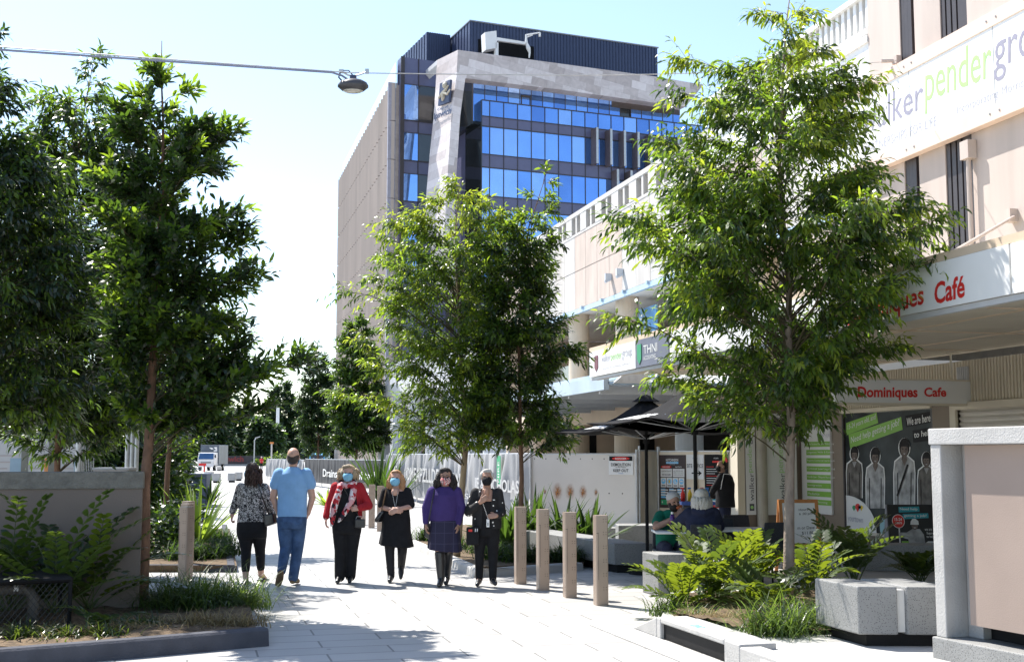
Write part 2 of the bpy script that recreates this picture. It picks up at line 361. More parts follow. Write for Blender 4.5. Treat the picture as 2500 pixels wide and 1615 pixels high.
# awning
ya0, ya1 = 3.0, yx(1443, XA); aw = MB().box(XA, XW-.002, ya0, ya1, 3.42, 3.62)
aw.box(XA+.06, XA+.18, ya0, ya1, 3.28, 3.42); aw.build('awning', M_cream, shop)
m = MB()
for i in range(8):
    y = ya0+1.5+2.5*i; m.box(XA+.2, XW-.1, y, y+.012, 3.405, 3.42)
for xx in (9.2, 10.7): m.box(xx, xx+.012, ya0, ya1, 3.407, 3.42)
m.build('soffit_joint', M_tan, shop)
MB().box(XA-.02, XA+.25, ya0, ya1, 3.84, 3.93).box(XA+.04, XA+.2, ya0, ya1, 3.62, 3.84).build('coping', M_tan, shop)
MB().box(XA+.005, XA+.06, ya0, ya1, 3.27, 3.33).build('gutter_edge', M_lgrey, shop)
pr, pe = onx(2478, 527, XW), onx(2322, 618, XA+.15)
MB().tube([pr, pe], .022, 8).obox(pr-V((.14, .07, .1)), (.14, 0, 0), (0, .14, 0), (0, 0, .2)).build('tie_rod', M_pink, shop)
hp = atd(2323, 930, 20)
MB().tube([(hp.x, hp.y, 3.42), (hp.x, hp.y, 2.96)], .018, 8).box(hp.x-.12, hp.x+.12, hp.y-.04, hp.y+.04, 3.4, 3.42).box(hp.x-.1, hp.x+.1, hp.y-.03, hp.y+.03, 2.962, 2.985).build('sign_hanger', M_cream, shop)
mg = MB()
for i in range(6): mg.box(XW-.03, XW+.01, yx(2372)+i*.05, yx(2372)+i*.05+.03, 2.95, 3.2)
mg.build('wall_vent', M_lgrey, shop)
# long sign band on the upper wall
band = thing('long_wall_sign', 'long white sign band with green and grey lettering high on pink wall', 'sign', (XW-.1, 15, 7), world=True)
XB = XW-.16; hb = lambda px, py: onx(px, py, XB)
yb1 = 22.3
MB().box(XB, XW-.004, 2, yb1, 7.22, 8.48).build('panel', M_white, band)
m = MB().box(XB-.02, XW-.004, 2, yb1, 8.48, 8.72).box(XB-.02, XW-.004, 2, yb1, 6.98, 7.22); m.build('border', P('pink sign border', (.66, .52, .44), .6, .05), band)
m = MB()
for i in range(9):
    y = 2.2+i*2.35
    for z in (8.6, 7.1):
        for dy in (-.12, .12): m.tube([(XB-.02, y+dy, z), (XB-.03, y+dy, z)], .018, 6)
    m.box(XB-.003, XB, y-.006, y+.006, 7.22, 8.48)
m.build('bolt', M_grey, band)
yv = (0, -1, 0)
M_walk = P('slate lettering', (.27, .26, .33), .5, .05)
tpx('walker', M_walk, (2105, 330), (2254, 265), (2105, 259), hb, band)
tpx('pender', M_lgreen, (2259, 279), (2421, 222), (2259, 154), hb, band)
tpx('group', M_walk, (2427, 203), (2600, 130), (2427, 106), hb, band)
M_thin = P('pale grey lettering', (.40, .40, .46), .5, .05)
tpx('PARTNERSHIPS FOR LIFE', M_thin, (2110, 378), (2287, 306), (2110, 356), hb, band)
tpx('Incorporating Morrisons', M_thin, (2336, 285), (2530, 206), (2336, 258), hb, band)
MB().tube([(XB-.0, 21.45, 8.0), (XB-.015, 21.45, 8.0)], .22, 24).build('emblem', M_lgreen, band)
MB().tube([(XB-.0, 21.25, 7.95), (XB-.02, 21.25, 7.95)], .17, 24).build('emblem', M_walk, band)
# fascia signs on the awning edge
def fascia(name, label, px0, px1, bgm):
    y0, y1 = yx(px1, XA), yx(px0, XA)
    t = thing(name, label, 'sign', (XA, (y0+y1)/2, 3.33), world=True)
    MB().box(XA-.03, XA+.004, y0+.01, y1-.01, 3.335, 3.835).build('panel', bgm, t); return t, y0, y1
XF = XA-.03
t, y0, y1 = fascia('cafe_fascia_sign', 'white cafe sign with red lettering on awning edge above the tree leaves', 2030, 2491, M_white)
tpx('Dominiques', M_red, (2070, 808), (2256, 757), (2070, 750), lambda x, y: onx(x, y, XF), t, bold=.02)
tpx('Café', M_red, (2282, 744), (2356, 725), (2282, 690), lambda x, y: onx(x, y, XF), t, bold=.025)
fascia('blank_fascia_panel', 'plain white fascia panel at the frame edge next to red cafe sign', 2493, 2900, M_white)
t, y0, y1 = fascia('group_fascia_sign', 'white fascia sign with thin grey and green lettering at far awning end', 1444, 1558, M_white)
text('walker', M_thin, (XF, yx(1474, XA), 3.58), (0, -(yx(1474, XA)-yx(1496, XA)), 0), (0, 0, .15), t)
text('pender', M_lgreen, (XF, yx(1497, XA), 3.53), (0, -(yx(1497, XA)-yx(1524, XA)), 0), (0, 0, .2), t)
text('group', M_thin, (XF, yx(1525, XA), 3.53), (0, -(yx(1525, XA)-yx(1550, XA)), 0), (0, 0, .17), t)
text('Lawyers Accounting Advisers', M_thin, (XF, yx(1474, XA), 3.42), (0, -(yx(1474, XA)-yx(1545, XA)), 0), (0, 0, .06), t)
MB().prism([(XF, yx(1461, XA)-.12, 3.74), (XF, yx(1461, XA)+.1, 3.74), (XF, yx(1461, XA)+.1, 3.5), (XF, yx(1461, XA), 3.42), (XF, yx(1461, XA)-.12, 3.5)], (-.01, 0, 0)).build('emblem', P('maroon crest', (.16, .04, .06), .5), t)
t, y0, y1 = fascia('accounting_fascia_sign', 'slate fascia sign with green leaf emblem reading ACCOUNTING', 1559, 1640, P('slate sign', (.13, .14, .19), .5))
text('ACCOUNTING', M_offw, (XF, yx(1578, XA), 3.45), (0, -(yx(1578, XA)-yx(1608, XA)), 0), (0, 0, .07), t)
text('THNI', M_offw, (XF, yx(1578, XA), 3.56), (0, -(yx(1578, XA)-yx(1612, XA)), 0), (0, 0, .15), t)
MB().prism([(XF, yx(1563, XA), 3.75), (XF, yx(1573, XA), 3.75), (XF, yx(1573, XA), 3.48), (XF, yx(1568, XA), 3.39), (XF, yx(1563, XA), 3.5)], (-.012, 0, 0)).build('emblem', M_dgreen, t)
fascia('plain_fascia_panel', 'white fascia panel behind the tallest right tree next to slate sign', 1642, 2028, M_white)
# hanging cafe sign facing the street
YH = atd(2376, 960, 20).y; hh = lambda px, py: ony(px, py, YH)
q0, q1 = hh(2040, 986), hh(2378, 986)
t = thing('hanging_cafe_sign', 'white double sided cafe sign with red lettering hanging under the awning', 'sign', (11, YH, 2.6), world=True)
MB().box(q0.x, q1.x, YH, YH+.14, q1.z, q1.z+.37).build('sign_box', M_offw, t, bev=.01)
MB().box(q0.x-.01, q1.x+.01, YH-.015, YH+.15, q1.z-.03, q1.z+.002).box(q0.x-.01, q1.x+.01, YH-.015, YH+.15, q1.z+.368, q1.z+.39).box(q1.x, q1.x+.02, YH-.015, YH+.15, q1.z, q1.z+.37).build('frame', M_cream, t)
hs = lambda px, py: ony(px, py, YH-.002)
tpx('Dominiques', M_red, (2094, 977), (2240, 977), (2094, 943), hs, t, bold=.03); tpx('Cafe', M_red, (2256, 968), (2310, 968), (2256, 945), hs, t, bold=.03)
# window poster: youth job service
po = thing('window_poster', 'black and white people poster with green banners filling the shop window', 'poster', (XW, (yw0+yw1)/2, .34), world=True)
XP = XW+.036; hp_ = lambda px, py: onx(px, py, XP)
def layer(name, pts, mat, k, parent, hit0=None): return MB().prism([onx(x, y, XP-.003*k) for x, y in pts], (-.0025, 0, 0)).build(name, mat, parent, fix=True)
MB().box(XP-.001, XW+.039, yw0+.06, yw1-.06, .36, 2.55).build('backing_sheet', P('dark photo print', (.035, .042, .045), .4, .6, 1.6, spec=.10), po)
layer('green_banner', [(2066, 1032), (2140, 1006), (2144, 1032), (2066, 1062)], M_green, 1, po); layer('green_banner', [(2072, 1060), (2200, 1017), (2204, 1048), (2076, 1094)], M_green, 2, po)
hq = lambda px, py: onx(px, py, XP-.0085)
tpx('15-24 years old, and', M_offw, (2070, 1052), (2138, 1026), (2070, 1036), hq, po); tpx('Need help getting a job?', M_offw, (2078, 1086), (2196, 1042), (2078, 1066), hq, po)
layer('black_banner', [(2210, 1014), (2276, 1003), (2276, 1030), (2213, 1042)], M_black, 1, po); layer('black_banner', [(2228, 1050), (2276, 1042), (2276, 1074), (2230, 1080)], M_black, 1, po)
tpx('We are here', M_offw, (2214, 1039), (2272, 1028), (2214, 1020), hq, po, bold=.01); tpx('to help', M_offw, (2232, 1073), (2274, 1066), (2232, 1054), hq, po, bold=.01)
M_g1 = P('print light grey', (.34, .34, .34), .6, .5, 5, spec=.08); M_g2 = P('print mid grey', (.13, .12, .11), .6, .5, 6, spec=.08); M_g3 = P('print dark grey', (.022, .02, .02), .6, .4, 8, spec=.08); M_skinp = P('print skin', (.15, .12, .105), .6, .45, 9, spec=.08)
def figure(cx, top, bot, w, shirt, hair, k):
    hgt = bot-top; hr = w*.26
    def body(gr):
        pts = [(cx-w*.5-gr, bot), (cx-w*.52-gr, top+hgt*.5), (cx-w*.46-gr, top+hgt*.34-gr), (cx-w*.14-gr, top+hgt*.26-gr), (cx+w*.14+gr, top+hgt*.26-gr), (cx+w*.46+gr, top+hgt*.34-gr), (cx+w*.52+gr, top+hgt*.5), (cx+w*.5+gr, bot)]
        return pts
    def head(gr, sc=1.0, dy=0): return [(cx+(hr*sc+gr)*cos(2*pi*i/16), top+hgt*.135+dy+(hgt*.135*sc+gr)*sin(2*pi*i/16)) for i in range(16)]
    layer('outline', body(2.2), M_offw, k, po); layer('outline', head(2.2), M_offw, k+.3, po)
    layer('figure_print', body(0), shirt, k+1, po); layer('figure_print', head(0), hair, k+2, po)
    layer('face_print', [(x, y) for x, y in head(0, .72, hgt*.035)], M_skinp, k+3, po)
    layer('neck_print', [(cx-hr*.4, top+hgt*.22), (cx+hr*.4, top+hgt*.22), (cx+hr*.5, top+hgt*.31), (cx-hr*.5, top+hgt*.31)], M_skinp, k+2.5, po)
    for s in (-1, 1): layer('eye_print', [(cx+s*hr*.32+hr*.13*cos(a*pi/4), top+hgt*.15+hr*.09*sin(a*pi/4)) for a in range(8)], M_g3, k+4, po)
    layer('hair_print', [(cx+hr*1.02*cos(pi+pi*i/12), top+hgt*.115+hgt*.125*sin(pi+pi*i/12)) for i in range(13)], M_g3, k+3.6, po); layer('collar_print', [(cx-hr*.6, top+hgt*.29), (cx+hr*.6, top+hgt*.29), (cx, top+hgt*.40)], M_skinp if shirt is M_g1 else M_g1, k+3.2, po); layer('arm_line', [(cx-w*.36, top+hgt*.5), (cx-w*.33, top+hgt*.5), (cx-w*.31, bot), (cx-w*.34, bot)], M_g3, k+3, po); layer('arm_line', [(cx+w*.36, top+hgt*.5), (cx+w*.33, top+hgt*.5), (cx+w*.31, bot), (cx+w*.34, bot)], M_g3, k+3, po)
    layer('mouth_print', [(cx-hr*.25, top+hgt*.215), (cx+hr*.25, top+hgt*.215), (cx, top+hgt*.235)], M_g1, k+4, po)
figure(2086, 1090, 1215, 36, M_g2, M_g3, 1); figure(2137, 1092, 1240, 42, M_g1, M_g3, 1); figure(2208, 1070, 1236, 48, M_g1, M_g3, 1); figure(2262, 1103, 1236, 40, M_g2, M_g3, 1)
layer('strap_print', [(2214, 1132), (2218, 1134), (2192, 1212), (2189, 1208)], M_g3, 6, po)
arc = [(2062, 1299)]+[(2062+68*sin(t)*1.15, 1300-92*cos(t)) for t in [i*pi/2/10 for i in range(11)]]
layer('white_curve', arc+[(2150, 1310)], M_offw, 5, po)
layer('blue_curve', [(2150, 1312), (2148, 1280), (2158, 1258), (2172, 1250), (2190, 1250), (2190, 1318)], P('pale blue print', (.22, .40, .45), .4), 5.5, po)
hr_ = lambda px, py: onx(px, py, XP-.0185)
tpx('yourtown', M_thin, (2070, 1275), (2107, 1281), (2070, 1258), hr_, po)
for dx, c, s in ((0, M_red, 6), (-9, M_dgreen, 4), (9, M_yel, 4), (5, M_sky, 3.5)):
    layer('balloon_print', [(2094+dx+s*cos(a*pi/6), 1236+abs(dx)*.2+s*1.3*sin(a*pi/6)+(s*.9 if a == 3 else 0)) for a in range(12)], c, 6.5, po)
# list sign on the wall
ls = thing('services_list_sign', 'white wall sign with eight green service bars beside the shop window', 'sign', (XW, yx(1996), 1), world=True)
l0 = onx(1962, 1268, XW); MB().box(XW-.05, XW-.003, yx(2033), yx(1962), .60, 2.46).build('panel', M_offw, ls)
hl = lambda px, py: onx(px, py, XW-.055)
names = ['Wills Estates Powers of Attorney', 'Litigation Wills & Estates', 'Property Commercial Law & Leases', 'Criminal Law Legal Aid', 'Family Law - Dispute Resolution', 'Immigration', 'Mediation', 'Estate Planning']
for i, s in enumerate(names):
    z = 1.93-i*.165; ya, yb = yx(1962)-.0, yx(2033)+.01
    br = MB().box(XW-.055, XW-.049, yb, ya-.22, z, z+.105).build('service_bar', M_green, ls)
    text(s, M_offw, (XW-.055, ya-.26, z+.028), (0, -min(1.1, .052*len(s)), 0), (0, 0, .05), br)
text('walkerpendergroup', M_ink, (XW-.05, yx(1962)-.25, 2.26), (0, -1.2, 0), (0, 0, .11), ls); text('LAWYERS', M_thin, (XW-.05, yx(1962)-.7, 2.12), (0, -.55, 0), (0, 0, .06), ls)
# corner pier with vertical signs
pier = thing('corner_pier', 'cream and taupe entry pier at shop corner carrying two upright signs', 'pier', (11.5, 23.3, 0), world=True)
YP = 23.3
x0, x1, x2, x3 = [ony(p, HY, YP).x for p in (1797, 1853, 1868, 1952)]
MB().box(x0+.03, XW-.001, YP, YP+.3, .004, 3.4).build('shaft', M_taupe, pier); MB().box(x0, x0+.16, YP-.06, YP+.28, .004, 3.38).build('facing', M_cream, pier)
MB().tube([(x1-.02, YP-.16, 0), (x1-.02, YP-.16, 3.4)], .11, 16).build('column', P('putty column', (.36, .33, .27), .5), pier)
for nm, lb, pa, pb, zb, zt, tw in (('wide_upright_sign', 'wide white upright sign with sideways lettering on the taupe pier', 1858, 1944, .55, 2.62, .13), ('narrow_upright_sign', 'narrow white upright sign with sideways lettering left of wide one', 1820, 1843, .56, 2.62, .10)):
    xa, xb = ony(pa, HY, YP-.07).x, ony(pb, HY, YP-.07).x
    t = thing(nm, lb, 'sign', ((xa+xb)/2, YP-.07, zb), world=True); MB().box(xa, xb, YP-.085, YP-.061, zb, zt).build('panel', M_offw, t)
    xm = xa+(xb-xa)*(.66 if tw > .12 else .78); zz = zb+.28
    for s, mm, ln in (('walker', M_ink, .56), ('pender', M_lgreen, .56), ('group', M_ink, .5)):
        text(s, mm, (xm, YP-.086, zz), (0, 0, ln), (-tw*(1.3 if s != 'walker' else 1), 0, 0), t, .003); zz += ln+.015
    MB().box(xm-tw, xm, YP-.092, YP-.085, zb+.08, zb+.22).build('emblem', M_ink, t); MB().tube([(xm-tw*.5, YP-.0915, zb+.15), (xm-tw*.5, YP-.095, zb+.15)], .035, 12).build('emblem', M_lgreen, t)
    if tw > .12: text('PARTNERSHIPS FOR LIFE', M_thin, (xm+.16, YP-.086, zb+.45), (0, 0, 1.15), (-.07, 0, 0), t, .003)
# ================================================================ concrete car park building beyond
cp = thing('carpark_building', 'long pale concrete car park building with slotted parapet and round columns', 'building', (XW, 34, 0), world=True)
Y0, Y1 = YE, 50.0; M_cpan = [P('concrete panel %d' % i, c, .75, .12, 2.2, .2, 30, streak=.3) for i, c in enumerate([(.46, .425, .39), (.47, .385, .33), (.50, .475, .45)])]
XC = XW+.03
m = MB().box(XC, XC+.3, Y0, Y1, 9.05, 9.13).box(XC-.02, XC+.3, Y0, Y1, 9.72, 9.86)
y = 28.2; k = 0; open_ = []
while y < Y1-1:
    m.box(XC-.01, XC+.28, y, y+.62, 9.13, 9.72); m.box(XC, XC+.28, y+1.02, y+1.17, 9.13, 9.72); y += 1.57
m.build('slotted_parapet', M_cpan[2], cp)
MB().box(XC+.05, XC+.26, Y0, 28.2, 9.131, 9.719).box(XC+.20, XC+.26, 28.2, Y1, 9.13, 9.72).build('parapet_lining', P('weathered lining', (.36, .33, .28), .8, .2, 2), cp)
y = Y0; i = 0
while y < Y1:
    mm = M_cpan[0 if i % 7 == 3 else 2 if (i//4) % 2 == 0 else 1]
    for za, zb_ in ((7.87, 9.05), (6.6, 7.84)): MB().box(XC+.012, XC+.25, y+.012, y+1.17-.012, za, zb_).build('wall_panel', mm, cp)
    y += 1.17; i += 1
MB().box(XC+.03, XC+.3, Y0, Y1, 6.58, 9.1).build('backing_wall', P('joint grey', (.30, .28, .27), .8), cp)
M_soff = P('pale soffit', (.68, .62, .55), .7, .04, 1)
MB().box(XC+.3, 24, Y0, Y1, 6.62, 6.8).build('soffit', M_soff, cp)
MB().box(XC, 24, 23.9, Y1, 3.45, 3.85).build('floor_slab', M_soff, cp)
MB().box(23.9, 24.2, Y0, Y1, 3.85, 6.62).build('rear_wall', P('warm grey wall', (.40, .36, .33), .7), cp)
for yc in (26.2, 30.7, 35.6, 40.5, 45.4): MB().cyl((XC+.65, yc, 3.85), .36, 2.77, 24).build('column', M_tan, cp)
m = MB()
for yc in range(22, 50, 2): m.cbox((XC-.04, yc, 6.56), .1, .12, .1)
m.box(XC-.015, XC+.1, Y0, Y1, 6.43, 6.58); m.build('soffit_track', P('pale blue steel', (.42, .52, .62), .35, .1, 2, metal=.4), cp)
m = MB().box(XC+.9, XC+.93, 36, 47, 3.87, 5.0); m.build('glass_balustrade', P('grey green glass', (.20, .23, .22), .1, .1, 1, spec=.7), cp)
bd = onx(1560, HY, XC+1.2).y; MB().box(XC+1.2, XC+1.25, bd-1.6, bd, 3.87, 6.3).build('blue_board', P('bright blue board', (.20, .45, .80), .4), cp)
MB().box(XC+2.2, XC+2.25, bd-5, bd-1.2, 3.87, 6.4).build('glazing', M_gdark, cp)
for px, py in ((1492, 680), (1520, 668)):
    q = onx(px, py, XC); MB().cbox((q.x-.1, q.y, q.z+.05), .2, .12, .2).tube([(q.x, q.y, q.z), (q.x-.2, q.y, q.z-.1)], .05, 8).build('floodlight', M_lgrey, cp)
# ground floor under the car park
MB().box(XC+.0, XC+.5, 23.9, Y1, 2.75, 3.45).build('lintel', M_tan, cp)
MB().box(19.9, 20.2, 24.6, Y1, .004, 3.45).build('ground_wall', P('ground floor wall', (.52, .43, .34), .7, .1, 1), cp)
for yc in (26.0, 30.7, 35.6, 40.5, 45.4): MB().cyl((XC+.6, yc, .004), .38, 2.74, 24).build('ground_column', M_tan if yc != 30.7 else M_lgrey, cp)
for ya, yb in ((24.8, 26.6), (29.5, 33.5), (37, 41), (43.5, 48)): MB().box(19.8, 19.95, ya, yb, .004, 2.9).build('dark_opening', M_black, cp)
ye = 49.9; ex_ = lambda px: ony(px, HY, ye).x
MB().box(XC+.5, 24.0, ye, ye+.3, .004, 3.44).box(XC+.5, 24.0, ye, ye+.3, 3.86, 6.6).build('end_wall', P('ground floor wall', (.52, .43, .34)), cp)
for pa, pb in ((1408, 1456), (1552, 1598)): MB().box(ex_(pa), ex_(pb), ye-.03, ye+.01, .01, 2.9).build('dark_opening', M_black, cp)
MB().cyl(((ex_(1521)+ex_(1552))/2, ye-.5, .004), .28, 3.4, 16).build('ground_column', M_lgrey, cp); MB().box(ex_(1643), ex_(1712), ye-.03, ye+.01, .01, 3.2).build('glazing', P('grey green glass', (.2, .23, .22)), cp); MB().box(ex_(1714), ex_(1724), ye-.05, ye+.01, .01, 3.2).build('timber_post', M_org, cp)
MB().box(XC+.03, XC+.08, 20.2, 23.2, 3.86, 6.5).build('end_infill', M_pink, cp)
# steel and glass awning of the car park frontage
ga = thing('glass_awning', 'pale blue steel and glass awning along car park frontage behind green tree', 'awning', (10, 30, 3.3), world=True)
MB().box(8.6, XC, 25.0, 42, 3.28, 3.34).build('glass_sheet', P('milky blue glass', (.35, .50, .66), .12, .15, 1.5, spec=.7), ga)
MB().box(8.5, 8.62, 25.0, 42, 3.16, 3.46).build('edge_beam', P('blue grey steel', (.40, .48, .56), .4, .12, 1.5, metal=.3), ga)
for k in range(8): MB().box(8.62, XC-.05, 25.6+k*2.3, 25.7+k*2.3, 3.10, 3.28).build('cross_beam', M_lgrey, ga)
MB().prism([(8.7, 24.95, 3.3), (9.5, 24.95, 3.95), (9.5, 24.95, 3.3)], (0, .12, 0)).build('bracket', M_galv, ga)
for k in range(3): MB().box(9.6, 9.68, 25, 42, 3.42+k*.13, 3.49+k*.13).build('louvre_rail', P('blue grey steel', (.4, .48, .56)), ga)
# white upper parapet with upright slats joining the shop building
wp = thing('slatted_parapet_wall', 'white parapet wall with upright slats behind tree top beside pink wall', 'parapet', (XW, 22, 8.7), world=True)
MB().box(XW+.02, XW+.4, 20.21, 28, 8.75, 9.55).build('wall', M_white, wp); MB().box(XW-.03, XW+.42, 20.21, 28, 9.55, 9.68).build('rail', M_white, wp)
MB().box(XW-.03, XW+.42, 20.21, 28, 10.48, 10.58).build('top_rail', M_white, wp)
m = MB()
for k in range(34): m.box(XW+.05, XW+.2, 20.25+k*.225, 20.36+k*.225, 9.68, 10.48)
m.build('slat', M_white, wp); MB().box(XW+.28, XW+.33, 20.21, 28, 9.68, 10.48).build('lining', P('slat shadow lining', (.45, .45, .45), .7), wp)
# ================================================================ council office tower
TW_ = R(81.9); E1 = V((sin(TW_), cos(TW_), 0)); EN = V((E1.y, -E1.x, 0))     # EN points to the camera
if EN.y > 0: EN = -EN
class Pl:
    def __init__(s, p): s.p = flat(p)
    def hit(s, px, py): return onp(px, py, s.p, EN)
    def a(s, px, py): q = s.hit(px, py)-s.p; return q.dot(E1), q.z
    def pt(s, a, z, off=0): return s.p+E1*a+UZ*z+EN*off
    def rect(s, m, a0, a1, z0, z1, o0, o1): return m.obox(s.pt(a0, z0, o0), E1*(a1-a0), UZ*(z1-z0), EN*(o1-o0))
tw = thing('office_tower', 'tall blue glass council office tower with leaning sandstone frame and emblem', 'building', flat(atd(1172, HY, 106)), world=True)
PM = Pl(atd(1174.5, HY, 106)); PLf = Pl(atd(979, HY, 110)); PS = Pl(atd(1118, HY, 104))
zz = lambda P_, px, py: P_.a(px, py)[1]
M_stone = None
def stone(name):
    m, N, L, b = newmat(name); tc = N.new('ShaderNodeTexCoord'); mp = N.new('ShaderNodeMapping'); L.new(tc.outputs['Object'], mp.inputs[0])
    mp.inputs['Rotation'].default_value = (R(90), 0, -R(8)); br = N.new('ShaderNodeTexBrick'); L.new(mp.outputs[0], br.inputs['Vector']); br.inputs['Scale'].default_value = 1
    br.inputs['Brick Width'].default_value = 1.5; br.inputs['Row Height'].default_value = .75; br.inputs['Mortar Size'].default_value = .008
    br.inputs['Color1'].default_value = (.40, .35, .34, 1); br.inputs['Color2'].default_value = (.66, .61, .61, 1); br.inputs['Mortar'].default_value = (.36, .33, .32, 1)
    no = N.new('ShaderNodeTexNoise'); no.inputs['Scale'].default_value = .9; no.inputs['Detail'].default_value = 6; no.inputs['Distortion'].default_value = 2.5; L.new(tc.outputs['Object'], no.inputs['Vector'])
    mx = N.new('ShaderNodeMixRGB'); mx.blend_type = 'OVERLAY'; mx.inputs[0].default_value = .30; L.new(br.outputs[0], mx.inputs[1]); L.new(no.outputs['Fac'], mx.inputs[2]); L.new(mx.outputs[0], b.inputs['Base Color']); b.inputs['Roughness'].default_value = .55; return m
M_stone = stone('sandstone cladding')
# glass bands of the main front
floors = [(243.6, 282), (307.3, 374.5), (407.3, 476.4), (508, 576), (609, 677)]       # glass bands seen at px 1174.5 (first is the balcony)
bands = [(zz(PM, 1174.5, b_), zz(PM, 1174.5, a_)) for a_, b_ in floors]
aend = PM.a(1727, 320)[0]; pw = (PM.a(1331, 340)[0]-PM.a(1196, 340)[0])/4
rr = random.Random(3)
edges = [0]; a_ = PM.a(1196, 340)[0]
while a_ < aend-.3: edges.append(a_); a_ += pw
edges.append(aend)
ztop = bands[0][1]
m = MB(); PM.rect(m, 0, aend, 0, bands[0][0]-.02, -14, -.12); m.build('core_wall', M_spand, tw)
for fi, (z0, z1) in enumerate(bands):
    for i in range(len(edges)-1):
        PM.rect(MB(), edges[i]+.02, edges[i+1]-.02, z0, z1, -.119, -.06).build('window', rr.choice(M_glass), tw)
    zlow = bands[fi+1][1] if fi+1 < len(bands) else 0
    m = MB(); off = pw*.5
    for i in range(len(edges)-1): PM.rect(m, edges[i]+.02, edges[i+1]-.02, zlow+.05, z0-.05, -.118, -.05)
    m.build('spandrel', M_spand, tw)
m = MB()
for e in edges: PM.rect(m, e-.03, e+.03, 0, ztop, -.115, 0)
for z0, z1 in bands: PM.rect(m, 0, aend, z0-.05, z0+.03, -.117, .01); PM.rect(m, 0, aend, z1-.03, z1+.05, -.117, .01)
m.build('mullion_grid', M_dark, tw)
# left return of the glass box (recess side)
m = MB(); m.obox(PM.pt(-.06, 0, 0), EN*-4, E1*.05, UZ*ztop); m.build('return_wall', M_gdark, tw)
# sun fins
for k, px in enumerate((1446, 1480, 1513, 1546, 1577, 1610, 1643)):
    a_ = PM.a(px, 340)[0]; m = MB(); PM.rect(m, a_-.12, a_+.12, bands[1][0]-.1, bands[1][1]+.75, -.05, 1.0); f = m.build('fin', P('bronze fin', (.15, .12, .12), .5), tw)
    m = MB(); PM.rect(m, a_-.11, a_+.11, bands[1][0]-.1, bands[1][1]+.75, 1.001, 1.05); m.build('fin_edge', M_galv, f)
for k, px in enumerate((1496, 1529, 1562)):
    a_ = PM.a(px, 430)[0]; m = MB(); PM.rect(m, a_-.12, a_+.12, bands[2][0]-.6, bands[2][1]+.75, -.05, 1.0); f = m.build('fin', P('bronze fin', (.15, .12, .12), .5), tw)
    m = MB(); PM.rect(m, a_-.11, a_+.11, bands[2][0]-.6, bands[2][1]+.75, 1.001, 1.05); m.build('fin_edge', M_galv, f)
# recessed top storey behind the balcony
PT = Pl(PM.p-EN*.9); zt0 = bands[0][0]-.3; zt1 = zz(PT, 1154.5, 195)
a0 = PT.a(1154.5, 230)[0]; wT = (PT.a(1297, 230)[0]-a0)/5
k = 0; a_ = a0; aT = PT.a(1493, 250)[0]; aT2 = PT.a(1660, 290)[0]
while a_ < aT2-.2:
    if not (aT < a_ < aT+1.0): PT.rect(MB(), a_+.02, min(a_+wT, aT2)-.02, zt0, zt1-(.9 if a_ > aT else 0), -.1, 0).build('window', rr.choice(M_glass), tw)
    a_ += wT; k += 1
m = MB(); a_ = a0
while a_ < aT2: PT.rect(m, a_-.03, a_+.03, zt0, zt1, -.12, .03); a_ += wT
PT.rect(m, aT, aT2, zt1-.95, zt1, -.12, .02)
da = PT.a(1272, 240)[0]; PT.rect(m, da, da+.08, zt0, zt0+2.9, .0, .05); PT.rect(m, da+.85, da+.93, zt0, zt0+2.9, .0, .05); PT.rect(m, da, da+.93, zt0+2.7, zt0+2.9, .0, .05)
m.build('mullion_grid', M_dark, tw)
m = MB(); PT.rect(m, a0, aT2, zt0-.2, zt1+1.0, -10, -.13); m.build('core_wall', M_gdark, tw)
m = MB(); PM.rect(m, 0, aend+.0, zt0-.3, zt0-.1, -.85, -.15); m.build('balcony_floor', M_lgrey, tw)
# stone frame: one bent slab
fr = [(1118, 122), (1360, 154.5), (1607, 188), (1718, 207), (1674, 261), (1515, 239.5), (1360, 218), (1136, 191), (1123.6, 283.6), (1116, 400), (1111, 473), (1109, 545), (1112, 620), (1120, 720), (1112, 720), (1098, 640), (1086, 560), (1089, 473), (1096, 380), (1101.8, 283.6), (1114.5, 185)]
m = MB(); top = [PS.hit(*p) for p in fr]; n = len(top)
m.prism(top, -EN*1.2); m.build('stone_frame', M_stone, tw)
# leaning stone flank with the emblem
fl = [((1067, 147), (1118, 122)), ((1063, 220), (1114.5, 185)), ((1058, 291), (1101.8, 283.6)), ((1049, 378), (1096, 380)), ((1038, 505), (1089, 473)), ((1043.6, 560), (1086, 560)), ((1052, 620), (1098, 640)), ((1064, 700), (1112, 720))]
DB = Pl(PS.p-EN*4.5)
la = [DB.hit(*p[0]) for p in fl]; ra = [PS.hit(*p[1])-EN*.01 for p in fl]
m = MB(); th = E1*.25
for i in range(len(fl)-1): m.add([la[i], ra[i], ra[i+1], la[i+1], la[i]+th, ra[i]+th, ra[i+1]+th, la[i+1]+th], [(0, 1, 2, 3), (7, 6, 5, 4), (0, 4, 5, 1), (3, 2, 6, 7), (0, 3, 7, 4), (1, 5, 6, 2)])
m.build('stone_flank', M_stone, tw)
m = MB().prism([la[0], ra[0], ra[0]-EN*12, la[0]-EN*10], V((0, 0, -.4))); m.build('roof_deck', M_lgrey, tw)
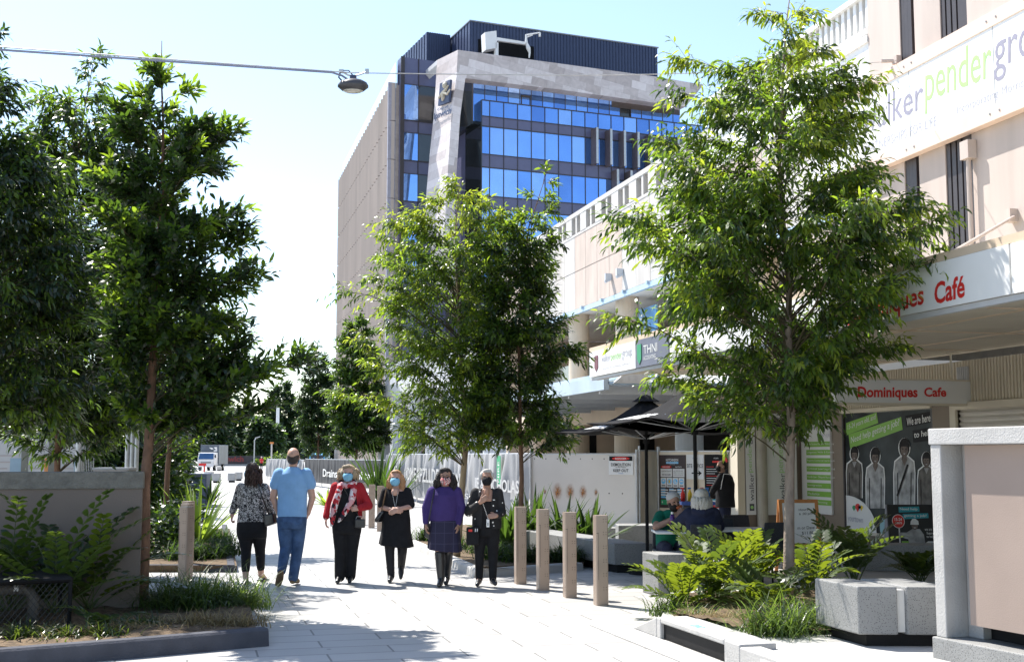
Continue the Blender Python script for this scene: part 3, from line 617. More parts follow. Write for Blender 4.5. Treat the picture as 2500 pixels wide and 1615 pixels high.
# emblem: dark tile with a pale flourish and the council name below
fo = (la[1]+ra[1]+la[2]+ra[2])/4; fx = ((ra[1]-la[1])+(ra[2]-la[2])).normalized(); fn = fx.cross(UZ).normalized()
if fn.dot(CAM-fo) < 0: fn = -fn
def onfl(px, py, l=.05): return onp(px, py, fo+fn*l, fn)
em = [(1074, 204), (1099, 194.5), (1095, 249), (1069, 259)]
e1 = MB().prism([onfl(*p, .35) for p in em], -fn*.2).build('emblem', M_navy, tw)
MB().tube([onfl(1071, 240, .4), onfl(1079, 229, .4), onfl(1087, 222, .4), onfl(1095, 208, .4)], [.08, .16, .2, .05], 6).tube([onfl(1080, 246, .4), onfl(1083, 236, .4), onfl(1085, 226, .4), onfl(1092, 230, .4), onfl(1099, 218, .4)], [.1, .22, .2, .12, .05], 6).ell(onfl(1087.5, 208.5, .4), (.3, .3, .3)).build('flourish', P('gold grey trim', (.42, .38, .30), .4), e1)
h5 = lambda px, py: onfl(px, py, .35)
tpx('City of', M_navy, (1068, 273), (1094, 264), (1068, 265), h5, tw, bold=.03); tpx('Ipswich', M_navy, (1059, 297), (1101, 282), (1060, 277), h5, tw, bold=.04)
# left bay
bl = [(203.6, 290.9), (321.8, 389), (422, 489), (522, 589), (622, 689)]
aL = PLf.a(979, 300)[0]; aR = PLf.a(1067, 200)[0]
m = MB(); PLf.rect(m, aL, aR+1, 0, zz(PLf, 979, 138), -1.2, -.1); m.build('bay_wall', M_spand, tw)
zb = [(zz(PLf, 979, b_), zz(PLf, 979, a_)) for a_, b_ in bl]
m = MB(); am = PLf.a(1022, 250)[0]
for z0, z1 in zb:
    PLf.rect(MB(), aL+.3, am-.03, z0, z1, -.099, -.03).build('window', M_glass[1], tw); PLf.rect(MB(), am+.03, aR+1, z0, z1, -.099, -.03).build('window', M_gdark, tw)
    PLf.rect(m, aL, aR+1, z0-.06, z0+.03, -.09, .01); PLf.rect(m, aL, aR+1, z1-.03, z1+.03, -.09, .01)
PLf.rect(m, aL-.05, aL+.3, 0, zz(PLf, 979, 138)+.03, -.09, .05); PLf.rect(m, am-.03, am+.03, 0, zz(PLf, 979, 138), -.09, .01)
m.build('mullion_grid', M_dark, tw)
# pleated beige screen along the street side
A0 = PLf.pt(aL, 0, -.6); ysd = V((0, 1, 0)); sl_ = MB(); zt = zz(PLf, 962, 196); npl = 58; yl = 56.0
vs = []; fs = []
far = onx(816, HY, A0.x-.9); yl = far.y-A0.y
lev = []; zk = zt
while zk > 1: lev.append((max(zk-3.56, .3), zk)); zk -= 3.62
M_scr = P('beige perforated screen', (.46, .385, .33), .6, .12, .5, streak=.15)
for z0, z1 in lev:
    m = MB(); out = []
    for i in range(npl+1):
        y = i/npl*yl; out.append(A0+V((-.40-(.0 if i % 2 else .5), y, 0)))
    m.v = [tuple(p+V((0, 0, z))) for z in (z0, z1) for p in out]; m.f = [(i, i+1, npl+2+i, npl+1+i) for i in range(npl)]
    m.add([p+V((.12, 0, z)) for z in (z0, z1) for p in out], [(i, npl+1+i, npl+2+i, i+1) for i in range(npl)])
    m.add([out[0]+V((0, 0, z0)), out[0]+V((.5, 0, z0)), out[0]+V((.5, 0, z1)), out[0]+V((0, 0, z1))], [(0, 1, 2, 3)])
    m.build('screen', M_scr, tw)
    q = MB(); PLf.rect(q, aL-1.02, aL-.12, z0, z1, -.9, -.7); q.build('screen_end', P('pale lilac metal', (.33, .32, .37), .5), tw)
m = MB().box(A0.x-.3, A0.x, A0.y+.01, A0.y+yl, 0, zt-.2); m.build('side_wall', P('screen backing', (.33, .28, .25), .8), tw)
z9 = zz(PLf, 979, 139)
MB().box(A0.x-.35, A0.x-.3, A0.y, A0.y+yl, zt-.5, zt+2.0).build('roof_glass_rail', P('pale glass rail', (.62, .78, .80), .15, .05, 1, spec=.6), tw)
# roof plant rooms, louvre, cleaning crane
PR = Pl(PM.p-EN*9.0)
def corr(P_, pts_l, px0, py0, px1, py1, depth, nr):
    a0, z0 = P_.a(px0, py0); a1, z1 = P_.a(px1, py1); m = MB(); zb_ = 33.0
    zt_ = max(z0, z1); P_.rect(m, a0, a1, zb_, z0, -depth, -.06)
    for i in range(nr): P_.rect(m, a0+(a1-a0)*i/nr, a0+(a1-a0)*(i+.55)/nr, zb_, z0+.003, -.059, .0)
    nl = int(depth/.8)
    for i in range(nl): m.obox(P_.pt(a0-.06, zb_, -.06-depth*i/nl), E1*.059, -EN*depth/nl*.55, UZ*(z0+.002-zb_))
    return m, a0, a1, z0
m, ra0, ra1, rz = corr(PR, None, 1149, 52, 1605.5, 118.5, 14, 60); m.build('plant_room', M_navy, tw)
m = MB(); PR.rect(m, ra0-.12, ra1+.1, rz, rz+.12, -14.1, .06); m.build('roof_edge', M_grey, tw)
P3 = Pl(PM.p-EN*14.0); m, *_ = corr(P3, None, 1043.6, 78, 1100, 85, 10, 10); m.build('plant_room', M_navy, tw)
m = MB(); l0 = PR.a(1167, 95); l1 = PR.a(1303, 145)
for i in range(16): PR.rect(m, l0[0], l1[0], l1[1]+(l0[1]-l1[1])*i/16, l1[1]+(l0[1]-l1[1])*(i+.5)/16, .0, .1)
m.build('louvre', M_black, tw)
PC = Pl(PM.p-EN*5.5); hc = PC.hit
m = MB().prism([hc(1184, 79), hc(1212, 75), hc(1214, 117), hc(1186, 122)], -EN*1.0); m.prism([hc(1210, 104), hc(1217, 104), hc(1217, 137), hc(1210, 137)], -EN*.4); m.prism([hc(1212, 91), hc(1286, 103), hc(1286, 109), hc(1213, 99)], -EN*.3)
m.tube([hc(1286, 106), hc(1290, 118), hc(1293, 130), hc(1292, 142)], [.12, .22, .10, .06], 8).tube([hc(1285, 106), hc(1284, 86), hc(1318, 80)], [.16, .09, .06], 8).tube([hc(1284, 92), hc(1300, 86)], .06, 6).tube([hc(1318, 80), hc(1318, 90)], .1, 6)
m.build('cleaning_crane', M_white, tw)
# ================================================================ overhead cable with lamp
br = onx(2196, 148, XW-.02); lx = atd(862, 178, 13.0); le = atd(-200, 96, 12.0); ln0 = atd(30, 117, 12.2)
cb = thing('overhead_cable', 'thin steel catenary cable strung across the street to pink wall', 'cable', br, world=True)
pts = []
for i in range(25):
    t = i/24; q = lx.lerp(br, t); q.z -= .12*sin(pi*t); pts.append(q)
MB().tube([le, ln0, lx], .007, 6).tube(pts, .006, 6).build('wire', M_galv, cb)
MB().cbox(br+V((-.06, 0, 0)), .1, .16, .14).tube([br+V((-.3, .12, .0)), br], .035, 8).build('wall_bracket', M_pink, cb)
cd2 = thing('power_conduit', 'grey conduit tube clipped below the cable feeding the street lamp', 'conduit', ln0, world=True)
lc = atd(862, 205, 13.0)
MB().tube([le+V((0, 0, -.03)), ln0+V((0, 0, -.03)), atd(500, 156, 12.6), atd(810, 177, 12.95), atd(835, 185, 13.0), atd(852, 196, 13)], .012, 8).build('tube', P('grey conduit', (.20, .22, .30), .5), cd2)
lamp = thing('suspended_street_lamp', 'flat dark street lamp hanging from the overhead cable', 'street lamp', lc, rz=-TH)
m = MB()
def disc(z, r, sy=.75): return [V((r*cos(2*pi*i/28), r*sy*sin(2*pi*i/28), z)) for i in range(28)]
m.loft([disc(.045, .03), disc(.04, .10), disc(.012, .150), disc(-.02, .168), disc(-.035, .168), disc(-.075, .12), disc(-.078, .02)])
m.build('housing', P('lamp grey', (.05, .05, .055), .4), lamp, smooth=True)
m = MB(); m.loft([disc(-.077, .110), disc(-.09, .09), disc(-.092, .02)]); m.build('lens', P('lamp lens', (.45, .43, .38), .2, .3, 20, spec=.7), lamp, smooth=True)
MB().cyl((0, 0, .04), .038, .05, 14).build('driver', M_navy, lamp)
MB().tube([(-.12, 0, .135), (-.06, 0, .10), (0, 0, .085), (.07, 0, .105), (.15, 0, .135)], .01, 6).cbox((-.13, 0, .14), .05, .03, .04).cbox((.15, 0, .14), .04, .03, .05).build('yoke', M_galv, lamp)
MB().tube([(-.14, 0, .13), (-.16, .02, .08), (-.12, .02, .035), (-.08, 0, .04)], .009, 6).tube([(-.12, 0, .15), (-.05, 0, .15), (0, 0, .09)], .006, 6).build('lead', M_black, lamp)
# ================================================================ vegetation
M_bark1 = P('reddish brown bark', (.17, .095, .06), .9, .35, 14, .6, 30, streak=.3); M_bark2 = P('grey brown bark', (.27, .21, .165), .9, .3, 16, .6, 34, streak=.3)
M_bark3 = P('tan bark', (.33, .25, .16), .9, .25, 14, .5, 30, streak=.3); M_twig = P('green brown twig', (.075, .062, .032), .8, .3, 12); M_barkd = P('dark bark', (.10, .07, .05), .9, .3, 12, .5, 30, streak=.3)
L_dark = leafmat('dark glossy leaf', (.010, .022, .010), (.032, .060, .018), (.14, .26, .02), .36, .33, .5)
L_mid = leafmat('mid green leaf', (.015, .038, .008), (.056, .105, .018), (.26, .42, .03), .47, .36, .5)
L_brite = leafmat('light green leaf', (.028, .066, .010), (.085, .145, .020), (.36, .52, .03), .52, .4, .45)
L_deep = leafmat('deep blue green leaf', (.008, .018, .010), (.020, .040, .018), (.07, .13, .02), .26, .34, .5)
L_tip = leafmat('backlit yellow green leaf', (.10, .16, .02), (.17, .22, .03), (.5, .6, .04), .5, .4, .4)  # brightness of backlit crown edges is put into this leaf colour
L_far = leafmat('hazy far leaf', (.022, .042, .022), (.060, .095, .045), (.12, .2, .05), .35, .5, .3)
L_cyc = leafmat('cycad leaflet', (.022, .050, .012), (.066, .112, .020), (.30, .38, .02), .42, .46, .32)  # sunlit tone of the yellow green fronds is put into this colour
L_cycd = leafmat('dark cycad leaflet', (.010, .025, .010), (.030, .055, .016), (.22, .32, .03), .30, .32, .55)  # darker copy of the cycad leaf for fronds out of the sun
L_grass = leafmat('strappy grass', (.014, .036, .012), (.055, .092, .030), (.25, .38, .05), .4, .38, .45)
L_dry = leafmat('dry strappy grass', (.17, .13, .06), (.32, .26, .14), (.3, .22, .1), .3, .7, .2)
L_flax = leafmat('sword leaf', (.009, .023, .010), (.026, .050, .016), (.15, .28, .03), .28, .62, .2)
L_flaxb = leafmat('bright sword leaf', (.06, .12, .02), (.12, .20, .03), (.4, .55, .05), .5, .4, .4)  # sunlight painted into the leaf for sunlit plants; own tone of pale ones
def leaf(v, f, p, d, nrm, L, Wd, curl):
    sd = d.cross(nrm)
    if sd.length < 1e-4: sd = d.orthogonal()
    sd.normalize(); up = sd.cross(d); o = len(v); h = Wd*.5
    a = p+d*(L*.34)-up*(curl*L*.08); b = p+d*(L*.70)-up*(curl*L*.36); t = p+d*L-up*(curl*L*.8)
    fo = up*(h*.35)
    v.extend((p[:], (a+sd*h+fo)[:], (a-sd*h+fo)[:], (b+sd*h*.78+fo)[:], (b-sd*h*.78+fo)[:], t[:])); f.extend(((o, o+1, o+2), (o+1, o+3, o+4, o+2), (o+3, o+5, o+4)))
def leafo(v, f, p, d, nrm, L, Wd, curl):
    sd = d.cross(nrm).normalized(); up = sd.cross(d); o = len(v); h = Wd*.5; a = p+d*(L*.3)-up*(curl*L*.08); b = p+d*(L*.76)-up*(curl*L*.4); t = p+d*L-up*(curl*L*.8)
    v.extend((p[:], (a+sd*h*.72+up*h*.2)[:], (a-sd*h*.72+up*h*.2)[:], (b+sd*h+up*h*.2)[:], (b-sd*h+up*h*.2)[:], (t+sd*h*.35)[:], (t-sd*h*.35)[:])); f.extend(((o, o+1, o+2), (o+1, o+3, o+4, o+2), (o+3, o+5, o+6, o+4)))
def lerpsil(sil, z):
    if z <= sil[0][0]: return sil[0][1], sil[0][2]
    for a, b in zip(sil, sil[1:]):
        if z <= b[0]:
            t = (z-a[0])/(b[0]-a[0]+1e-9); return a[1]+(b[1]-a[1])*t, a[2]+(b[2]-a[2])*t
    return sil[-1][1], sil[-1][2]
def tree(name, label, base, silpx, axis, tr, nb, lpt, ll, lw, mats, bark, droop=.5, up=.35, seed=1, tw=.38, group=None, tipmat=None, twd=5.5, order=.5, rdk=.85):
    """trunk with limbs and twigs; leaves fill the measured silhouette (rows of y, left, right on the photo grid)"""
    rnd = random.Random(seed); base = flat(base); dd = base.dot(FW); t = thing(name, label, 'tree', base, group=group)
    def W_(px, py): q = atd(px, py, dd)-base; return q
    ax = [V((0, 0, 0))]+[W_(*p) for p in axis]
    def axat(z):
        for a, b in zip(ax, ax[1:]):
            if z <= b.z: return a+(b-a)*((z-a.z)/(b.z-a.z+1e-9))
        return ax[-1].copy()
    sil = []
    for y, xl, xr in silpx:
        a, b = W_(xl, y), W_(xr, y); c = axat(a.z); sil.append((a.z, (a-c).dot(RT), (b-c).dot(RT)))
    sil.sort(); z0, z1 = sil[0][0], sil[-1][0]; H = ax[-1].z
    tp = []; trd = []
    for k in range(15):
        z = H*k/14; q = axat(z); q = q+V((rnd.uniform(-1, 1), rnd.uniform(-1, 1), 0))*(.018*tr*10 if 0 < k < 14 else 0); tp.append(q); trd.append(tr*(1.18 if k == 0 else 1)*max(.02, 1-.99*(k/14)**.95)+.003)
    wood = MB().tube(tp, trd, 9); twig = MB()
    Ls = [([], []) for _ in mats]; tv, tf = [], []
    zs = [z0+(z1-z0)*(k+.5)/60 for k in range(60)]; wts = [max(.22, (lambda q: q[1]-q[0])(lerpsil(sil, z)))**1.25 for z in zs]
    ga = rnd.uniform(0, 6)
    for bi in range(nb):
        z = rnd.choices(zs, wts)[0]+rnd.uniform(-.5, .5)*(z1-z0)/60; l, r = lerpsil(sil, z); ws = min(1.0, .30+(r-l)*.32); ins = .42*tw*ws+.25*ll*ws; l = min(l*.25, l+ins) if l < 0 else l; r = max(r*.25, r-ins) if r > 0 else r; ek = rnd.uniform(.74, 1.12)*(1.25 if rnd.random() < .16 else 1.0); l *= ek; r *= ek; ga += 2.39996
        c, s = cos(ga), sin(ga); k = rnd.random()**.36
        mid = (l+r)/2; hw_ = (r-l)/2; lat = (mid+hw_*c*k) if not (l < 0 < r) else (c*k*(r if c > 0 else -l))
        dep = s*k*hw_*rdk
        A = axat(min(z, H)); tip = A+RT*lat+FW*dep; tip.z = z
        ho = V((tip.x-A.x, tip.y-A.y, 0)).length
        zst = max(min(z-ho*(up+.25*rnd.random()), H*.97), z0*.85); S = axat(zst)
        mdp = S.lerp(tip, .5)+V((0, 0, ho*.10))+V((rnd.uniform(-1, 1), rnd.uniform(-1, 1), rnd.uniform(-1, 1)))*.06*ho
        q1 = S.lerp(mdp, .5)+V((0, 0, .02)); pts = [S, q1, mdp, mdp.lerp(tip, .55)+V((0, 0, .03*ho)), tip]
        rb = min(tr*.42, .004+.0065*ho); twig.tube(pts, [rb, rb*.8, rb*.55, rb*.35, .003], 5, False)
        nt_ = max(3, int(twd*(ho*.9+.5)/tw*.5))
        for ti in range(nt_):
            u = 1-(rnd.random()**1.4)*.66 if ti else 1.0
            x = u*4; i = min(3, int(x)); p = pts[i].lerp(pts[i+1], x-i); bd = (pts[i+1]-pts[i]).normalized()
            rv = V((rnd.gauss(0, 1), rnd.gauss(0, 1), rnd.gauss(0, .7))); td = (bd*(.9 if ti else 1.6)+rv*.55+V((0, 0, .35-.75*droop*rnd.random()))).normalized()
            tl = tw*rnd.uniform(.6, 1.25)*ws; e = p+td*tl; e.z -= droop*tl*.25; m_ = p.lerp(e, .5)+V((0, 0, tl*.06)); twig.tube([p, m_, e], [.0032, .0022, .0012], 3, False)
            mi = rnd.randrange(len(mats)) if rnd.random() < order else (0 if rnd.random() < .7 else len(mats)-1)
            if tipmat and z > z0+(z1-z0)*.80 and rnd.random() < .6: v, f = tv, tf  # lighter tip leaves at crown top and rim paint the backlight
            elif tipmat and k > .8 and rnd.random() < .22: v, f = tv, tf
            else: v, f = Ls[mi]
            n_ = max(3, int(lpt*rnd.uniform(.7, 1.3)*tl/tw)); sdv = td.cross(V((0, 0, 1))); sdv = sdv.normalized() if sdv.length > .05 else V((1, 0, 0)); upv = sdv.cross(td)
            for li in range(n_):
                w = (li+.6)/n_; P0 = (p.lerp(m_, w*2) if w < .5 else m_.lerp(e, w*2-1)); an = li*2.4+rnd.uniform(-.5, .5)
                rad = sdv*cos(an)+upv*sin(an); dr = (td*(.75 if li < n_-2 else 1.6)+rad*.8+V((0, 0, .25*(1-droop)-droop*.95))+V((rnd.gauss(0, .2), rnd.gauss(0, .2), rnd.gauss(0, .2)))).normalized()
                nm = (rad*.3+V((rnd.gauss(0, .45), rnd.gauss(0, .45), 1))).normalized(); L_ = ll*rnd.uniform(.65, 1.15)
                leaf(v, f, P0, dr, nm, L_, lw*rnd.uniform(.75, 1.15), .25+droop*.5*rnd.random())
    wood.build('trunk', bark, t, smooth=True, fix=False); twig.build('branches', M_twig, t, smooth=True, fix=False)
    # one crown mesh with several leaf materials
    v, f, mi_ = [], [], []
    for k, (vv, ff) in enumerate(Ls+([(tv, tf)] if tipmat else [])):
        o = len(v); v += vv; f += [tuple(i+o for i in q) for q in ff]; mi_ += [k]*len(ff)
    me = bpy.data.meshes.new('crown'); me.from_pydata(v, [], f)
    for mm in list(mats)+([tipmat] if tipmat else []): me.materials.append(mm)
    me.polygons.foreach_set('material_index', mi_)
    o = bpy.data.objects.new('crown', me); COL.objects.link(o); o.parent = t
    print('TREE', label[:40], len(f)//3)
    return t
# --- right tree beside the cafe
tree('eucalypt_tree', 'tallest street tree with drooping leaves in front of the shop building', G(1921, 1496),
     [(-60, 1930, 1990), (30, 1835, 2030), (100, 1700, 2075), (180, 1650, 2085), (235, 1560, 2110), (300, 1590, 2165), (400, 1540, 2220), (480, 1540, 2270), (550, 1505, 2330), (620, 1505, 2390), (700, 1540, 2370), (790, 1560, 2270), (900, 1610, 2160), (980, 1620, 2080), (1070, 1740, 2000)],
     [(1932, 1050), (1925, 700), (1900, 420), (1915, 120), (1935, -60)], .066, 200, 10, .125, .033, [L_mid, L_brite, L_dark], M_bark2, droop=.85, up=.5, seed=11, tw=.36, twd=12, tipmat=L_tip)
# --- left foreground tree and its neighbours
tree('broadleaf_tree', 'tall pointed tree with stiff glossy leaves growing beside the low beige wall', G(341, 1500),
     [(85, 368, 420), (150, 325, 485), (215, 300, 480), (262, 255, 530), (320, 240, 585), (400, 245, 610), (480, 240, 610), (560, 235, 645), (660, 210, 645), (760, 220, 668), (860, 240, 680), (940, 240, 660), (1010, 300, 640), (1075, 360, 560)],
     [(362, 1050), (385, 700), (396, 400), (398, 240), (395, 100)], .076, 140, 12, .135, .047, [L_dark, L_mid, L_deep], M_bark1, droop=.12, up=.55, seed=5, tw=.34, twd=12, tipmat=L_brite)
tree('drooping_tree', 'large dark drooping tree at the left frame edge behind the beige wall', G(-60, 1470),
     [(55, -120, 10), (140, -160, 25), (220, -190, 30), (280, -240, 90), (360, -280, 170), (500, -320, 230), (700, -330, 260), (850, -330, 250), (960, -300, 220), (1050, -260, 150)],
     [(-50, 1000), (-40, 500), (-40, 60)], .11, 240, 10, .14, .040, [L_deep, L_dark, L_mid], M_barkd, droop=.7, up=.45, seed=21, tw=.42, twd=10.5)
tree('drooping_tree', 'dark drooping tree with a thin leader standing directly behind the beige wall', G(134, 1405),
     [(125, 200, 270), (190, 165, 290), (240, 80, 280), (300, 40, 330), (370, 20, 380), (480, -20, 420), (600, -40, 440), (720, -60, 450), (860, -40, 450), (980, 0, 400), (1070, 20, 370), (1115, 60, 320)],
     [(140, 1050), (160, 700), (190, 350), (230, 140)], .055, 270, 10, .145, .040, [L_deep, L_dark, L_mid], M_bark1, droop=.75, up=.45, seed=33, tw=.40, twd=12, tipmat=L_mid)
tree('broadleaf_tree', 'slender reddish trunked tree in the flax bed behind the first tan bollard', G(402, 1345),
     [(640, 380, 470), (720, 330, 540), (800, 300, 590), (900, 290, 610), (980, 300, 590), (1040, 360, 540), (1100, 400, 500)],
     [(412, 1100), (425, 800), (430, 640)], .062, 170, 9, .14, .048, [L_mid, L_brite, L_dark], M_bark1, droop=.3, up=.4, seed=44, tw=.36)
# --- centre trees
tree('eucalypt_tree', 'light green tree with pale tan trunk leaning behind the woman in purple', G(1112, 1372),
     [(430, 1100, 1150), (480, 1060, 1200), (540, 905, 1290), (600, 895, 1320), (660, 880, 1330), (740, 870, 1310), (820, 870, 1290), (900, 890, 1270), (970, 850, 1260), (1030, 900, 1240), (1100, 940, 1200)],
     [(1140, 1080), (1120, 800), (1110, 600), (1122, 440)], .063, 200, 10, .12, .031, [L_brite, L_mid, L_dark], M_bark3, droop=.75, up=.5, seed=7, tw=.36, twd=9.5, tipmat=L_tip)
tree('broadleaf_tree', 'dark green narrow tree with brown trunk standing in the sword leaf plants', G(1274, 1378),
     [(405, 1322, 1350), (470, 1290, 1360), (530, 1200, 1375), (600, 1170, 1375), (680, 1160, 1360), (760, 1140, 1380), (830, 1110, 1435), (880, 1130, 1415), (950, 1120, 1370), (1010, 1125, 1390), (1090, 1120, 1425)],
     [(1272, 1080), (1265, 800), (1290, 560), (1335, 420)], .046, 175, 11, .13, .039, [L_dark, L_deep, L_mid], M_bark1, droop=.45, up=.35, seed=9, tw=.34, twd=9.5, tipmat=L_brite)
tree('plaza_tree', 'small dense conical tree halfway down the street, left of its pair', G(776, 1166),
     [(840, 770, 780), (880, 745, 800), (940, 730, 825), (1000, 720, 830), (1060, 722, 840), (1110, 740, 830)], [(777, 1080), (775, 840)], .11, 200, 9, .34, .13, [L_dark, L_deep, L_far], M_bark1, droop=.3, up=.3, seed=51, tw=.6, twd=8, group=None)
tree('plaza_tree', 'small dense conical tree halfway down the street, right of its pair', G(868, 1172),
     [(740, 866, 876), (790, 838, 900), (860, 815, 925), (930, 800, 950), (1000, 790, 955), (1060, 795, 965), (1105, 820, 940)], [(870, 1080), (870, 740)], .12, 260, 9, .34, .13, [L_dark, L_deep, L_mid], M_bark1, droop=.3, up=.3, seed=52, tw=.6, twd=8)
# --- far trees closing the street
for i, (px, lab, sil) in enumerate([
    (690, 'far rounded tree right of the white mast at street end', [(938, 670, 705), (975, 650, 735), (1020, 640, 760), (1070, 650, 760), (1108, 660, 750)]),
    (640, 'far pale tree directly behind the white mast', [(1030, 625, 655), (1050, 610, 680), (1080, 608, 690), (1110, 620, 680)]),
    (575, 'far dark tree closing the street end above the red letters', [(1000, 560, 610), (1020, 530, 625), (1050, 520, 630), (1080, 520, 630), (1112, 525, 620)]),
    (500, 'far dark tree behind the white delivery truck', [(985, 480, 540), (1010, 450, 560), (1050, 440, 570), (1085, 440, 570), (1112, 450, 560)]),
    (420, 'far dark tree left of the truck seen below the leaves', [(960, 390, 450), (1000, 360, 480), (1050, 350, 490), (1110, 360, 480)]),
    (320, 'far dark tree behind the grey steel poles', [(940, 280, 360), (1000, 250, 390), (1060, 240, 400), (1110, 250, 390)]),
    (190, 'far dark tree behind the poster hoarding on the left', [(930, 130, 250), (1000, 90, 290), (1060, 80, 300), (1110, 100, 290)]),
    (50, 'far dark tree at the left edge behind the poster hoarding', [(930, -20, 110), (1000, -60, 160), (1060, -70, 170), (1110, -50, 160)])]):
    dfar = 21.5 if px > 350 else 40
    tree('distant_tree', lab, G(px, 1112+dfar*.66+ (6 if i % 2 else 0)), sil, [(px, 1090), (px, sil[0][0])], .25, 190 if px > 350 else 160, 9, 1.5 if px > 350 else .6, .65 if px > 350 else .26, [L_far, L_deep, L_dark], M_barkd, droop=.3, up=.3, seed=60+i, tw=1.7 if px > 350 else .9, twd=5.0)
# ---------------------------------------------------------------- low plants
def cycad(label, base, nf, fl, ll, lw, seed, mats, az0=0, azr=2*pi, el=(.55, 1.35), group=None, pairs=8):
    rnd = random.Random(seed); t = thing('cycad', label, 'plant', base, group=group); v, f = [], []; st = MB(); vd = [[], []], [[], []]
    for k in range(nf):
        az = az0+azr*(k+rnd.uniform(-.3, .3))/nf; e = rnd.uniform(*el); L = fl*rnd.uniform(.75, 1.1); h = V((cos(az), sin(az), 0)); p = V((rnd.uniform(-.05, .05), rnd.uniform(-.05, .05), .0)); pts = [p.copy()]; ds = []
        N_ = pairs+5; bend = rnd.uniform(.5, 1.25)
        for j in range(N_):
            a = e-bend*(j/N_)**1.6; d = h*cos(a)+UZ*sin(a); ds.append(d); p = p+d*(L/N_); pts.append(p.copy())
        st.tube(pts, [.009*(1-.7*i/N_) for i in range(N_+1)], 4, False)
        q = vd[k % 2]
        for j in range(4, N_+1):
            d = ds[min(j, N_-1)]; sdv = d.cross(UZ).normalized(); upv = sdv.cross(d); sc = min(1, .55+.2*(j-4))*(1-.45*((j-4)/(N_-3))**2)
            for s in (-1, 1):
                dr = (sdv*s*.86+d*(.45+.5*(j/N_)**3)+upv*.22+V((rnd.gauss(0, .06),)*3)).normalized()
                leafo(q[0], q[1], pts[j], dr, upv, ll*sc*rnd.uniform(.9, 1.1), lw*rnd.uniform(.9, 1.1), .10)
        d = ds[-1]; leaf(q[0], q[1], pts[-1], d, d.cross(UZ).normalized().cross(d), ll*.6, lw*.7, .1)
    st.build('stem', P('cycad stem', (.07, .10, .03), .6), t, fix=False)
    v = vd[0][0]+vd[1][0]; o = len(vd[0][0]); f = vd[0][1]+[tuple(i+o for i in q) for q in vd[1][1]]
    me = bpy.data.meshes.new('fronds'); me.from_pydata(v, [], f); me.materials.append(mats[0]); me.materials.append(mats[-1]); me.polygons.foreach_set('material_index', [0]*len(vd[0][1])+[1]*len(vd[1][1]))
    ob = bpy.data.objects.new('fronds', me); COL.objects.link(ob); ob.parent = t; return t
def tuft(name, label, base, n, L, Wd, rad, seed, mat, group=None, z=0.1, sq=1.0):
    rnd = random.Random(seed); v, f = [], []
    for k in range(n):
        az = rnd.uniform(0, 2*pi); h = V((cos(az), sin(az), 0)); p = V((rnd.gauss(0, rad), rnd.gauss(0, rad*sq), -.01)); e = rnd.uniform(.75, 1.5); l = L*rnd.uniform(.55, 1.15); b = rnd.uniform(1.0, 2.3); sd = V((-h.y, h.x, 0)); o = len(v); S = 5
        for j in range(S+1):
            w = Wd*(1-(j/S)**2*.9)*.5; v.extend(((p+sd*w)[:], (p-sd*w)[:])); a = e-b*((j+.5)/S)**1.3; p = p+(h*cos(a)+UZ*sin(a))*(l/S)
        f.extend([(o+2*j, o+2*j+1, o+2*j+3, o+2*j+2) for j in range(S)])
    me = bpy.data.meshes.new(name); me.from_pydata(v, [], f); me.materials.append(mat); o = bpy.data.objects.new(name, me); COL.objects.link(o); o.location = flat(base, z); return tag(o, label, 'grass tuft' if 'grass' in name else 'plant', group)
def sword(label, base, n, L, Wd, seed, mat, z=.1, el=(.5, 1.5), bend=.35, group=None, name='sword_leaf_plant'):
    rnd = random.Random(seed); v, f = [], []
    for k in range(n):
        az = k*2.4+rnd.uniform(-.3, .3); h = V((cos(az), sin(az), 0)); p = h*.05; e = rnd.uniform(*el); l = L*rnd.uniform(.65, 1.1); b = bend*rnd.uniform(.4, 1.6); sd = V((-h.y, h.x, 0)); o = len(v); S = 7; tws = rnd.uniform(-.5, .5)
        for j in range(S+1):
            t_ = j/S; w = Wd*.5*min(1, .45+2.2*t_)*(1-t_**2.4)+.001; a = e-b*t_**1.5; d = h*cos(a)+UZ*sin(a); s2 = (sd*cos(tws*t_)+d.cross(sd)*sin(tws*t_)); u = s2.cross(d)
            v.extend(((p+s2*w+u*w*.35)[:], p[:], (p-s2*w+u*w*.35)[:])); p = p+d*(l/S)
        for j in range(S): f.extend(((o+3*j, o+3*j+1, o+3*j+4, o+3*j+3), (o+3*j+1, o+3*j+2, o+3*j+5, o+3*j+4)))
    me = bpy.data.meshes.new(name); me.from_pydata(v, [], f); me.materials.append(mat); o = bpy.data.objects.new(name, me); COL.objects.link(o); o.location = flat(base, z); return tag(o, label, 'plant', group)
gr = 'cycads in the right planting bed'; zr = .09
